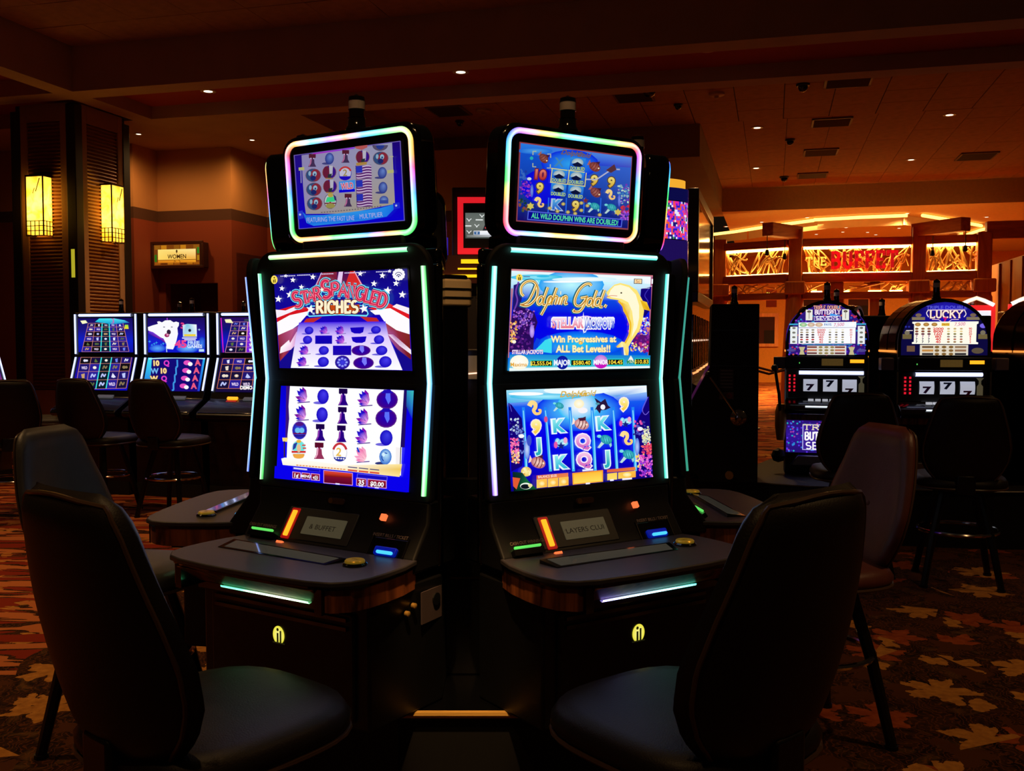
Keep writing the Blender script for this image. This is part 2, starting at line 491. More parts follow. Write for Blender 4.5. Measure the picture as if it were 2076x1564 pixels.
        n = len(P)
        for i, p in enumerate(P):
            t = (P[min(i + 1, n - 1)] - P[max(i - 1, 0)])
            t = t.normalized() if t.length else Vector((1, 0))
            nn = Vector((-t.y, t.x))
            ww = w / 2 * (1 if taper is None else taper(i / (n - 1)))
            vs += [p + nn * ww, p - nn * ww]
            cc = c if c2 is None else tuple(a + (b - a) * i / (n - 1) for a, b in zip(c, c2))
            cs += [s.col(cc)] * 2
        s.raw(vs, [(2 * i, 2 * i + 1, 2 * i + 3, 2 * i + 2) for i in range(n - 1)], cs)
    def text(s, body, cx, cy, h, c, rot=0.0, width=None, bold=0.0, shear=0.0, align='c', outline=None, ow=.05, c2=None):
        if outline: s.text(body, cx, cy, h, outline, rot, width, bold + ow, shear, align)
        s.layer += 1
        vs, fs, w0 = glyphs(body, bold)
        if not vs: return
        _, _, wb = glyphs(body, 0.0)
        sx = h if width is None else width / wb
        ox = {'c': -w0 / 2, 'l': -(w0 - wb) / 2, 'r': -w0 + (w0 - wb) / 2}[align]
        ca, sa = math.cos(rot), math.sin(rot)
        pts, cols = [], []
        for x, y in vs:
            X = (x + ox) * sx + (y - .5) * h * shear; Y = -(y - .5) * h
            pts.append((cx + X * ca - Y * sa, cy + X * sa + Y * ca))
            t = min(max(y, 0), 1)
            cols.append(s.col(c) if c2 is None else s.col(tuple(b + (a - b) * t for a, b in zip(c, c2))))
        s.raw(pts, fs, cols)
    def serif(s, body, cx, cy, h, c, w, width=None, rot=0.0, layers=None, arch=None):
        "stroke capitals with serifs; layers = [(extra stroke width, colour), ...] back to front; arch(x 0..1) -> (dy, dh)"
        tot = sum(SER[ch][2] for ch in body) + .12 * (len(body) - 1)
        sx = h if width is None else width / tot
        ca, sa = math.cos(rot), math.sin(rot)
        for ew, cc in (layers or [(0, c)]):
            s.layer += 1
            x = -tot / 2
            for ch in body:
                st, se, wd = SER[ch]
                mid = (x + wd / 2) / tot + .5
                dy, dh = arch(mid) if arch else (0, 1)
                def T(p):
                    X = (x + p[0]) * sx; Y = -(p[1] - .5) * h * dh + dy
                    return (cx + X * ca - Y * sa, cy + X * sa + Y * ca)
                for k in st: s.stroke([T(p) for p in k], w + ew, cc, smooth=False, lay=False)
                for p in se:
                    s.stroke([T((p[0] - .13, p[1])), T((p[0] + .13, p[1]))], w * .6 + ew, cc, smooth=False, lay=False)
                x += wd + .12
    def speck(s, pts_poly, n, cols, r0, r1, seed=1, kind='ell'):
        "scatter of little blobs inside a bounding box (x0,y0,x1,y1)"
        q = random.Random(seed); x0, y0, x1, y1 = pts_poly
        s.layer += 1
        for i in range(n):
            r = q.uniform(r0, r1); cx, cy = q.uniform(x0, x1), q.uniform(y0, y1); c = q.choice(cols)
            m = 6
            pts = [(cx + r * q.uniform(.6, 1.2) * math.cos(2 * math.pi * k / m), cy + r * q.uniform(.6, 1.2) * math.sin(2 * math.pi * k / m)) for k in range(m)]
            if i % 8 == 0: s.layer += 1
            s.raw(pts, [tuple(range(m))], [s.col(c)] * m)
    def build(s, name, parent=None, loc=(0, 0, 0), rot=(0, 0, 0), m=None, clip=None):
        me = bpy.data.meshes.new(name); me.from_pydata(s.v, [], s.f)
        ca = me.color_attributes.new(name='Col', type='FLOAT_COLOR', domain='POINT')
        ca.data.foreach_set('color', [x for c in s.c for x in (*c, 1)])
        me.materials.append(m or glow_mat('display_picture'))
        return link(name, me, parent, loc, rot)

NAVY = (20, 0, 190)
def egg(a, x, y, w, h, c=NAVY, hi=(70, 60, 240), sh=(110, 100, 220)):
    a.ell(x - w * .3, y + h * .42, w * .55, h * .1, sh)
    a.ell(x, y, w / 2, h / 2, c, hi, 16, off=(w * .1, -h * .2))
def crystal(a, x, y, w, h, c=NAVY, c2=(110, 20, 190), tip=(230, 120, 230)):
    a.box(x + w * .1, y + h * .44, w * .95, h * .06, (90, 60, 150), rot=-.08)
    for ax, ay, bx, by, cw, cc in ((.3, .3, -.42, -.3, .2, c), (.3, .3, .02, -.52, .22, c2), (.3, .35, -.55, .08, .17, c2), (.3, .3, -.2, -.45, .2, c), (.25, .4, -.45, .32, .12, c)):
        P0, P1 = (x + ax * w, y + ay * h), (x + bx * w, y + by * h)
        dx, dy = P1[0] - P0[0], P1[1] - P0[1]; L = math.hypot(dx, dy); nx, ny = -dy / L * w * cw * .5, dx / L * w * cw * .5
        m = .68
        nx *= 1.7; ny *= 1.7; kk = .22
        a.poly([(P0[0] + dx * kk + nx * .7, P0[1] + dy * kk + ny * .7), (P0[0] + dx * m + nx, P0[1] + dy * m + ny), P1, (P0[0] + dx * m - nx, P0[1] + dy * m - ny), (P0[0] + dx * kk - nx * .7, P0[1] + dy * kk - ny * .7), P0], cc, [cc, cc, tuple(min(255, v + 30) for v in cc), cc, tip])
def bell(a, x, y, w, h, c=(40, 0, 130), c2=(25, 0, 70), hi=(150, 60, 180)):
    a.poly([(x - w * .42, y - h * .5), (x + w * .42, y - h * .48), (x + w * .42, y - h * .22), (x + w * .3, y - h * .18), (x - w * .3, y - h * .18), (x - w * .42, y - h * .22)], c2)
    a.poly([(x - w * .22, y - h * .2), (x + w * .22, y - h * .2), (x + w * .28, y + h * .2), (x + w * .5, y + h * .46), (x - w * .5, y + h * .46), (x - w * .28, y + h * .2)], c)
    a.poly([(x - w * .2, y - h * .16), (x - w * .06, y - h * .16), (x - w * .12, y + h * .2), (x - w * .32, y + h * .42), (x - w * .42, y + h * .42), (x - w * .24, y + h * .16)], hi)
    a.box(x - w * .16, y - h * .17, w * .1, h * .09, (235, 210, 250)); a.box(x + w * .18, y - h * .16, w * .1, h * .09, (235, 210, 250))
def oval_eagle(a, x, y, w, h, c=(60, 0, 140), head=(120, 120, 250), ring=(90, 30, 140)):
    a.ell(x, y, w / 2, h / 2, ring, ring); a.ell(x, y, w * .45, h * .43, c, (20, 0, 180))
    a.poly([(x - w * .05, y - h * .46), (x + w * .14, y - h * .42), (x + w * .16, y + h * .05), (x + w * .06, y + h * .25), (x - w * .08, y - h * .1)], head)
def flag(a, x, y, w, h, rot=0.0):
    ca, sa = math.cos(rot), math.sin(rot)
    a.box(x, y, w, h, (90, 30, 110), rot)
    for k in range(5):
        yy = -h * .42 + h * .2 * k
        P = []
        for t in range(7):
            u = -w * .5 + w * t / 6; P.append((u, yy + math.sin(t * 1.1) * h * .035))
        P = [(x + u * ca - v * sa, y + u * sa + v * ca) for u, v in P]
        a.stroke(P, h * .09, (215, 190, 225), smooth=False)
    a.box(x - w * .28 * ca + h * .22 * sa, y - w * .28 * sa - h * .22 * ca, w * .42, h * .5, (40, 50, 190), rot)

def art_star_upper():
    a = Art([(330, 310), (1600, 265), (1655, 1245), (375, 1200)], .52, .289)
    a.fill((14, 4, 120), (18, 10, 150), (12, 0, 150), (20, 6, 190), (20, 0, 150))
    a.poly([(790, 285), (1085, 270), (1190, 470), (760, 470)], (60, 10, 90), [(70, 10, 80), (130, 30, 60), (90, 20, 90)])
    a.poly([(800, 285), (930, 280), (930, 470), (720, 430)], (150, 30, 50), [(130, 30, 60), (90, 10, 60), (160, 50, 90)])
    a.poly([(950, 280), (990, 278), (975, 400), (930, 400)], (230, 200, 240)); a.poly([(1055, 275), (1100, 270), (1190, 440), (1010, 420)], (215, 40, 40))
    a.stroke([(788, 290), (720, 440)], 10, (220, 170, 210), smooth=False); a.stroke([(1095, 270), (1180, 440)], 10, (230, 180, 200), smooth=False)
    a.poly([(345, 650), (535, 600), (700, 640), (600, 700), (470, 720), (360, 770)], (215, 20, 30))
    a.poly([(345, 640), (440, 650), (540, 610), (560, 640), (470, 675), (355, 720)], (250, 240, 250))
    a.poly([(358, 760), (480, 695), (700, 650), (700, 690), (600, 760), (500, 830), (365, 885)], (255, 252, 255))
    a.poly([(365, 885), (520, 820), (575, 790), (560, 900), (500, 1000), (385, 1150), (375, 1100)], (150, 40, 70), [(190, 90, 140), (120, 40, 160), (90, 20, 130), (130, 30, 90), (160, 40, 30), (120, 20, 20)])
    a.poly([(470, 930), (390, 1000), (380, 1060), (500, 1020), (560, 930), (545, 850), (480, 960)], (250, 235, 250), [(255, 255, 255), (255, 240, 250), (240, 190, 230), (190, 120, 210), (220, 160, 210), (255, 230, 250)])
    a.poly([(1230, 640), (1420, 590), (1620, 690), (1622, 760), (1420, 690)], (225, 25, 35))
    a.poly([(1500, 600), (1620, 640), (1620, 700), (1460, 625)], (250, 240, 250))
    a.poly([(1245, 660), (1440, 640), (1622, 745), (1626, 890), (1500, 860), (1380, 770)], (255, 252, 255))
    a.poly([(1390, 775), (1500, 850), (1628, 892), (1645, 1180), (1490, 1010), (1410, 900)], (170, 60, 60), [(150, 40, 60), (130, 40, 30), (110, 20, 20), (140, 30, 60), (170, 90, 160)])
    a.poly([(1420, 890), (1470, 890), (1640, 1040), (1643, 1085), (1530, 1000)], (250, 225, 245), [(170, 100, 170), (255, 240, 250), (255, 250, 255), (240, 210, 240)])
    a.poly([(375, 1200), (385, 1130), (560, 950), (500, 1205)], (20, 10, 140)); a.poly([(1480, 1010), (1650, 1140), (1655, 1245), (1560, 1235)], (20, 10, 140))
    a.poly([(640, 700), (1340, 700), (1400, 790), (560, 790)], (20, 0, 170), [(20, 0, 170), (30, 0, 200), (30, 0, 200)])
    a.poly([(640, 730), (790, 715), (700, 770), (610, 770)], (190, 40, 40)); a.poly([(1150, 715), (1310, 730), (1340, 770), (1230, 770)], (190, 40, 40))
    a.quad4([(570, 765), (1395, 765), (1425, 910), (540, 895)], [(70, 30, 230), (60, 20, 230), (225, 205, 255), (215, 190, 255)])
    a.quad4([(540, 894), (1425, 909), (1560, 1235), (485, 1200)], [(215, 190, 255), (225, 205, 255), (255, 255, 255), (255, 255, 255)])
    egg(a, 665, 843, 85, 75); egg(a, 1305, 845, 95, 75); egg(a, 650, 932, 90, 80); egg(a, 1335, 938, 100, 85)
    for x, y, w in ((810, 840, 90), (965, 843, 95), (970, 932, 100), (622, 1030, 105), (602, 1140, 110)): crystal(a, x, y, w, w * .86)
    for x, y, w in ((1130, 840, 135), (1147, 930, 145)): a.poly([(x - w / 2, y - 20), (x + w / 2, y - 25), (x + w * .42, y + 25), (x + w * .2, y + 38), (x - w * .2, y + 36), (x - w * .42, y + 20)], NAVY)
    a.box(809, 932, 162, 80, NAVY, .01, (10, 0, 170)); a.box(985, 1037, 176, 92, NAVY, .01, (30, 10, 170))
    egg(a, 810, 1035, 98, 86); egg(a, 1365, 1042, 112, 92); egg(a, 805, 1145, 108, 98); egg(a, 1402, 1152, 122, 110)
    oval_eagle(a, 1168, 1040, 185, 100); oval_eagle(a, 1192, 1160, 200, 118)
    a.ell(990, 1152, 72, 66, (40, 10, 140), (60, 60, 230))
    for k in range(8): a.ell(990 + 40 * math.cos(k * .78), 1152 + 36 * math.sin(k * .78), 12, 10, (150, 160, 255))
    for x, y, r in ((385, 540, 36), (420, 440, 28), (525, 362, 28), (605, 430, 28), (495, 500, 38), (715, 335, 30), (1295, 405, 32), (1375, 330, 32), (1425, 472, 40), (1505, 405, 32), (1565, 512, 38), (1165, 310, 28), (460, 322, 20), (1445, 290, 20)):
        a.star(x, y, r, (255, 255, 255), rot=.1)
    for x0, x1, y in ((410, 560, 325), (570, 700, 318), (790, 930, 310), (1020, 1230, 302), (1320, 1465, 295)):
        for k in range(int((x1 - x0) / 16)): a.box(x0 + 16 * k + 6, y - k * .4, 11, 9, (225, 220, 255))
    # title
    arch = lambda t: (-150 * (1 - (2 * t - 1) ** 2) + 60, 1)
    star_l = [('S', 572, 545, .95, -.2), ('T', 650, 525, .72, -.16), ('A', 705, 515, .68, -.14), ('R', 762, 490, .72, -.12), ('S', 850, 452, 1.12, -.05), ('P', 932, 452, .8, .0), ('A', 1012, 462, .78, .06), ('N', 1092, 478, .8, .1), ('G', 1178, 498, .82, .16), ('L', 1250, 520, .78, .2), ('E', 1312, 540, .82, .24), ('D', 1382, 562, .9, .28)]
    for ew, cc in ((44, (110, 225, 255)), (26, (60, 0, 40)), (12, (255, 150, 175)), (0, (215, 40, 80))):
        for ch, x, y, k, rt in star_l: a.serif(ch, x, y, 145 * k, cc, 20 * k, width=92 * k if ch != 'S' else 78 * k, rot=rt, layers=[(ew, cc)])
    a.poly([(700, 605), (840, 600), (960, 590), (1100, 600), (1230, 610), (1258, 690), (1240, 715), (970, 700), (690, 712), (672, 690)], (110, 225, 255))
    a.poly([(706, 615), (1226, 615), (1246, 690), (1236, 700), (970, 688), (694, 700), (682, 690)], (30, 20, 130))
    a.poly([(760, 600), (1170, 600), (1175, 670), (960, 692), (755, 675)], (200, 70, 20))
    a.serif('RICHES', 957, 620, 108, (255, 240, 200), 25, width=395, rot=.0, layers=[(16, (110, 40, 10)), (0, (255, 242, 205))])
    a.star(705, 640, 46, (255, 255, 255), rot=.2); a.star(1212, 640, 46, (255, 255, 255), rot=-.2); a.star(735, 680, 16, (200, 220, 255)); a.star(815, 455, 24, (255, 255, 230))
    a.ell(365, 357, 31, 40, (255, 225, 90)); a.ell(365, 338, 7, 7, (60, 40, 0)); a.box(358, 370, 9, 28, (60, 40, 0)); a.box(373, 368, 9, 32, (60, 40, 0))
    for k in range(12): a.ell(1545 + 46 * math.cos(k * .5236), 322 + 44 * math.sin(k * .5236), 15, 14, (250, 250, 255))
    a.ell(1545, 322, 46, 44, (250, 250, 255))
    a.stroke(_arc(1545, 335, 34, 34, 200, 340), 6, (20, 10, 120)); a.stroke(_arc(1545, 340, 18, 18, 190, 350), 8, (20, 10, 120)); a.ell(1545, 340, 7, 7, (20, 10, 120))
    return a

def art_star_lower():
    a = Art([(390, 105), (1655, 150), (1610, 1120), (340, 990)], .52, .289)
    a.fill((6, 0, 200), (8, 0, 235), (10, 0, 245), (8, 0, 235))
    a.poly([(470, 108), (1562, 148), (1535, 960), (440, 850)], (255, 255, 255))
    a.poly([(440, 106), (476, 108), (462, 300), (468, 420), (446, 620), (430, 610), (436, 300)], (60, 20, 120))
    a.poly([(1562, 148), (1600, 150), (1580, 480), (1570, 690), (1530, 690), (1545, 420)], (30, 10, 100))
    a.poly([(1590, 150), (1655, 152), (1640, 420), (1585, 300)], (40, 150, 190), [(60, 190, 180), (20, 30, 200), (30, 70, 160)])
    for x, y in ((595, 195), (585, 365)): crystal(a, x, y, 125, 155, c2=(110, 0, 150), tip=(255, 170, 240))
    for x, y in ((1190, 225), (1180, 402), (1170, 582)): crystal(a, x, y, 130, 160, c2=(120, 0, 170), tip=(255, 170, 240))
    crystal(a, 1165, 762, 130, 155, c=(235, 120, 170), c2=(245, 150, 190), tip=(255, 210, 220)); a.poly([(1115, 695), (1130, 690), (1150, 740), (1128, 738)], (30, 60, 200))
    egg(a, 797, 208, 110, 142); egg(a, 788, 380, 110, 142); egg(a, 1400, 600, 122, 150, hi=(60, 60, 230))
    egg(a, 1393, 780, 118, 150, c=(40, 110, 210), hi=(190, 235, 255), sh=(40, 50, 120))
    a.stroke(_arc(1393, 785, 34, 40, 120, 300), 10, (20, 70, 180)); a.ell(1375, 760, 16, 20, (210, 240, 255))
    for x, y in ((990, 215), (983, 390), (772, 552), (975, 565)): bell(a, x, y, 98, 168)
    bell(a, 763, 727, 100, 165, c=(150, 50, 90), c2=(90, 10, 40), hi=(240, 170, 200))
    for x, y in ((1412, 238), (1403, 415)):
        oval_eagle(a, x, y, 205, 180, head=(90, 110, 250)); a.poly([(x - 30, y - 95), (x + 30, y - 95), (x + 60, y - 60), (x - 60, y - 60)], (30, 10, 180))
    a.ell(578, 530, 72, 88, (120, 90, 210)); a.ell(578, 530, 66, 82, (20, 30, 170), (70, 80, 240)); a.box(578, 560, 120, 14, (110, 20, 90)); a.box(578, 582, 100, 12, (40, 10, 120)); a.ell(578, 470, 40, 20, (80, 20, 130)); a.ell(560, 530, 26, 26, (110, 190, 240)); a.ell(600, 530, 24, 26, (110, 190, 240))
    a.ell(570, 712, 72, 90, (235, 235, 245)); a.ell(570, 690, 60, 60, (110, 230, 225)); a.poly([(520, 660), (560, 640), (540, 700), (510, 720)], (40, 60, 160)); a.box(570, 735, 135, 18, (215, 40, 40)); a.box(570, 765, 110, 20, (235, 160, 60)); a.ell(570, 780, 50, 20, (240, 170, 70)); a.box(620, 672, 34, 12, (215, 60, 50)); a.box(625, 700, 34, 12, (215, 60, 50)); a.ell(572, 635, 24, 16, (235, 180, 60))
    a.ell(572, 700, 20, 40, (230, 190, 150)); 
    a.ell(965, 742, 72, 92, (225, 225, 235)); a.ell(965, 738, 62, 78, (255, 255, 255)); a.stroke(_arc(965, 742, 66, 86, 200, 340), 22, (200, 50, 60)); a.ell(965, 780, 60, 46, (30, 40, 160), a0=10, a1=170); a.text('2', 955, 735, 75, (235, 190, 80), rot=.1, bold=.02)
    for k in range(4): a.star(930 + 24 * k, 795 + 2 * k, 12, (255, 255, 255))
    a.poly([(415, 600), (470, 600), (460, 640), (420, 635)], (250, 215, 110)); a.box(435, 710, 12, 150, (60, 40, 20)); a.poly([(1500, 690), (1558, 695), (1535, 880), (1500, 875)], (245, 240, 240)); a.box(1545, 770, 8, 160, (60, 40, 40), .03)
    a.poly([(405, 800), (440, 790), (1000, 860), (1560, 850), (1552, 900), (1535, 972), (1000, 915), (420, 860)], (255, 255, 250), [(255, 255, 250), (255, 250, 235), (255, 230, 150), (240, 200, 90), (255, 225, 150), (255, 240, 200), (255, 245, 225)])
    for k in range(16): a.box(560 + 30 * k, 862 + 2.6 * k, 22, 9, (225, 130, 60), .08)
    for x in (1090, 1195, 1300): a.box(x, 882 + (x - 1090) * .1, 90, 9, (60, 60, 120), .1); a.box(x, 912 + (x - 1090) * .1, 92, 16, (220, 80, 60), .1)
    a.poly([(330, 985), (335, 870), (520, 880), (1000, 925), (1540, 975), (1620, 985), (1610, 1125)], (8, 0, 235))
    a.box(650, 904, 262, 26, (80, 70, 240), .1); a.box(650, 904, 254, 20, (20, 10, 190), .1); a.box(592, 897, 130, 14, (230, 225, 255), .1)
    def btn(x0, y0, x1, y1, t=None, th=40, sk=.1):
        dy = (x1 - x0) * sk
        a.poly([(x0, y0), (x1, y0 + dy), (x1, y1 + dy * .2), (x0, y1 - dy * .6)], (225, 160, 215))
        a.poly([(x0 + 6, y0 + 7), (x1 - 6, y0 + dy + 5), (x1 - 6, y1 + dy * .2 - 7), (x0 + 6, y1 - dy * .6 - 6)], (150, 20, 50), [(150, 20, 50), (90, 0, 40), (90, 0, 40)])
        if t: a.text(t, (x0 + x1) / 2, (y0 + y1) / 2 + dy * .3, th, (255, 255, 255), rot=.09, bold=.03)
    btn(515, 922, 595, 992, '1¢', 36); btn(604, 930, 686, 1000, 'MENU', 24); btn(694, 938, 778, 1010, '«))', 30)
    btn(814, 908, 1094, 1050); a.poly([(824, 920), (1084, 944), (1084, 985), (824, 965)], (235, 70, 50), [(230, 60, 40), (120, 10, 10), (130, 10, 10)])
    a.box(1280, 975, 290, 42, (110, 100, 240), .1); a.box(1280, 975, 280, 32, (20, 10, 190), .1)
    btn(1128, 982, 1226, 1062, '35', 42); btn(1236, 990, 1418, 1080, '$0.00', 40)
    for x, y in ((950, 1040), (1175, 1058), (1325, 1075)): a.box(x, y, 40, 14, (225, 220, 255), .1)
    return a

def art_star_topper():
    a = Art([(232, 297), (1760, 108), (1832, 1238), (318, 1345)], .415, .225)
    a.gain = .8
    a.fill((120, 100, 190), (110, 100, 190)); 
    a.poly([(245, 305), (1750, 120), (1820, 1228), (330, 1335)], (36, 14, 130), [(30, 6, 120), (10, 0, 225), (12, 0, 210)])
    a.poly([(345, 300), (1640, 135), (1690, 1000), (1000, 1130), (420, 1130), (400, 1000), (370, 700)], (150, 140, 190), [(160, 160, 190), (175, 165, 150), (170, 160, 150), (165, 155, 150), (160, 150, 185), (150, 145, 190)])
    a.poly([(500, 275), (1100, 190), (1100, 215), (520, 290)], (170, 30, 190), [(150, 60, 230), (140, 80, 235), (190, 40, 190)])
    for x, y in ((500, 378), (978, 325), (1022, 945)): bell(a, x, y, 118, 190, c=(70, 50, 90), c2=(90, 30, 50), hi=(200, 110, 160))
    for x, y in ((750, 352), (1508, 560), (1520, 770)): egg(a, x, y, 128, 165, c=(40, 50, 140), hi=(110, 140, 215), sh=(70, 70, 130))
    a.ell(1536, 945, 64, 60, (50, 70, 160), (130, 160, 220), a0=180, a1=360); a.box(1536, 970, 128, 50, (60, 80, 170))
    for x, y in ((522, 585), (535, 785), (550, 985), (1488, 355)):
        a.ell(x, y, 112, 96, (120, 90, 100)); a.ell(x, y, 104, 90, (50, 80, 130)); a.ell(x + 30, y, 72, 84, (140, 40, 60)); a.ell(x + 20, y - 20, 30, 36, (150, 190, 215)); a.ell(x - 50, y - 25, 20, 34, (140, 180, 205)); a.ell(x, y + 40, 40, 36, (30, 40, 110)); a.ell(x + 22, y - 10, 12, 16, (40, 60, 120))
    a.ell(1480, 170, 112, 80, (90, 80, 110), a0=0, a1=180); a.ell(1480, 170, 60, 60, (40, 60, 150), a0=0, a1=180)
    for x, y in ((758, 545), (772, 745), (1235, 335)):
        a.ell(x, y, 102, 98, (150, 110, 90)); a.ell(x, y, 94, 92, (60, 20, 140)); a.ell(x - 42, y, 52, 86, (110, 30, 60)); a.poly([(x - 5, y - 95), (x + 50, y - 90), (x + 45, y + 40), (x + 5, y + 70)], (190, 190, 205)); a.poly([(x - 20, y + 30), (x + 40, y + 20), (x + 20, y + 85), (x - 20, y + 80)], (40, 50, 60)); a.box(x, y + 88, 110, 14, (170, 130, 70))
    a.poly([(1120, 180), (1300, 160), (1300, 200), (1220, 235), (1140, 215)], (190, 90, 90)); a.box(1220, 430, 150, 40, (180, 140, 70), -.1)
    a.ell(988, 565, 92, 100, (90, 90, 180)); a.ell(988, 560, 82, 90, (205, 200, 225)); a.stroke(_arc(988, 560, 84, 84, 200, 340), 26, (200, 60, 60)); a.ell(988, 605, 84, 56, (30, 10, 200), a0=0, a1=180); a.text('2', 988, 555, 90, (170, 150, 90), bold=.02)
    a.poly([(900, 680), (1135, 655), (1135, 780), (905, 800)], (70, 150, 235)); a.box(1018, 810, 228, 40, (10, 0, 225), -.06); a.text('WILD', 1018, 742, 84, (225, 60, 90), rot=-.08, width=170, bold=.02, outline=(230, 215, 235))
    for x, y in ((1254, 550), (1262, 750), (1272, 945)): flag(a, x, y, 225, 190, -.06); a.box(x - 108, y, 6, 190, (40, 10, 90), -.05)
    a.ell(788, 955, 90, 108, (50, 60, 80)); a.ell(788, 955, 82, 102, (200, 200, 215)); a.poly([(740, 900), (830, 890), (860, 960), (720, 970)], (60, 220, 140)); a.box(788, 985, 155, 18, (120, 40, 50)); a.ell(790, 1020, 66, 36, (160, 150, 80)); a.ell(790, 870, 40, 30, (190, 170, 80)); a.box(788, 975, 26, 20, (150, 40, 60)); a.poly([(830, 870), (870, 890), (870, 950), (850, 940)], (40, 50, 120))
    a.box(370, 495, 80, 44, (190, 190, 120), -.1); a.box(365, 600, 14, 190, (150, 150, 190), -.04); a.box(1665, 420, 14, 190, (170, 165, 160), -.04); a.box(1645, 545, 90, 44, (190, 190, 120), -.1); a.box(1652, 335, 60, 12, (190, 185, 150), -.1)
    for k in range(22): a.box(670 + k * 40, 1112 - k * 2.6 - (k * k) * .06, 24, 14, (110, 100, 110), -.08)
    a.poly([(400, 1100), (450, 1150), (700, 1150), (1100, 1110), (1500, 1060), (1690, 1010), (1700, 1080), (1600, 1180), (1300, 1230), (900, 1270), (560, 1300), (460, 1260)], (30, 130, 240), [(40, 120, 240), (40, 150, 250), (50, 160, 250), (40, 150, 250), (30, 130, 240), (20, 110, 240), (30, 130, 250), (40, 150, 250), (40, 150, 250), (40, 140, 250), (30, 120, 240)])
    a.text('FEATURING THE FAST LINE', 800, 1205, 66, (190, 190, 240), rot=-.04, width=680); a.text('MULTIPLIER', 1380, 1160, 66, (190, 190, 240), rot=-.09, width=330)
    a.poly([(330, 1100), (400, 1080), (420, 1190), (340, 1210)], (40, 60, 220)); a.star(365, 1140, 22, (210, 220, 250)); a.poly([(1690, 990), (1780, 980), (1790, 1060), (1700, 1080)], (30, 40, 220)); a.star(1735, 1025, 22, (210, 220, 250))
    return a

def coral(a, box, cols, n, seed, r=(6, 16)): a.speck(box, n, cols, r[0], r[1], seed)
def fish(a, x, y, w, h, rot=0.5, c=(150, 70, 70), c2=(215, 150, 150)):
    ca, sa = math.cos(rot), math.sin(rot)
    T = lambda u, v: (x + u * ca - v * sa, y + u * sa + v * ca)
    a.poly([T(-w * .35, 0), T(-w * .62, -h * .35), T(-w * .55, h * .3)], c2); a.poly([T(-w * .2, -h * .4), T(w * .1, -h * .75), T(w * .2, -h * .35)], (70, 30, 60))
    a.ell(x, y, w * .45, h * .45, c, c2, rot=rot)
    for k in (-.2, .0, .2): a.stroke([T(k * w, -h * .38), T(k * w + w * .05, 0), T(k * w, h * .38)], w * .05, (110, 40, 40))
    a.ell(*T(w * .3, -h * .1), w * .06, w * .06, (255, 240, 200))
def turtle(a, x, y, w, h):
    a.poly([(x - w * .1, y - h * .1), (x - w * .5, y + h * .55), (x - w * .36, y + h * .6), (x + w * .05, y + h * .15)], (190, 225, 225))
    a.poly([(x + w * .2, y + h * .1), (x + w * .35, y + h * .55), (x + w * .45, y + h * .4), (x + w * .38, y)], (150, 215, 215))
    a.ell(x + w * .08, y - h * .05, w * .4, h * .34, (20, 140, 160), (90, 215, 225), rot=.35)
    a.ell(x - w * .38, y - h * .3, w * .14, h * .12, (120, 225, 230))
    for k in range(3): a.stroke([(x - w * .12 + k * w * .16, y - h * .28 + k * h * .06), (x - w * .02 + k * w * .16, y + h * .16 + k * h * .05)], w * .03, (10, 90, 130))
def seahorse(a, x, y, w, h):
    a.stroke([(x - w * .4, y - h * .2), (x - w * .25, y - h * .46), (x, y - h * .38), (x + w * .02, y - h * .1), (x - w * .1, y + h * .12), (x + w * .05, y + h * .36), (x + w * .32, y + h * .32), (x + w * .38, y + h * .1), (x + w * .22, y + h * .08)], w * .3, (255, 225, 150), (255, 200, 110), taper=lambda t: 1.15 - .75 * t)
def card(a, t, x, y, h, c, c2, ol, rot=0.0): a.text(t, x, y, h, c, rot=rot, bold=.045, outline=ol, ow=.07, c2=c2)
def shell(a, x, y, r):
    for k in range(4):
        a.ell(x - r * .45 + k * r * .3, y - r * .1 + (k % 2) * r * .2, r * .36, r * .5, (90, 200, 235), (230, 250, 255), rot=k * .5)
    a.ell(x - r * .7, y + r * .3, r * .25, r * .45, (235, 90, 170)); a.ell(x + r * .6, y - r * .3, r * .28, r * .4, (240, 170, 210)); a.star(x, y + r * .45, r * .6, (20, 30, 130), 5, .4)

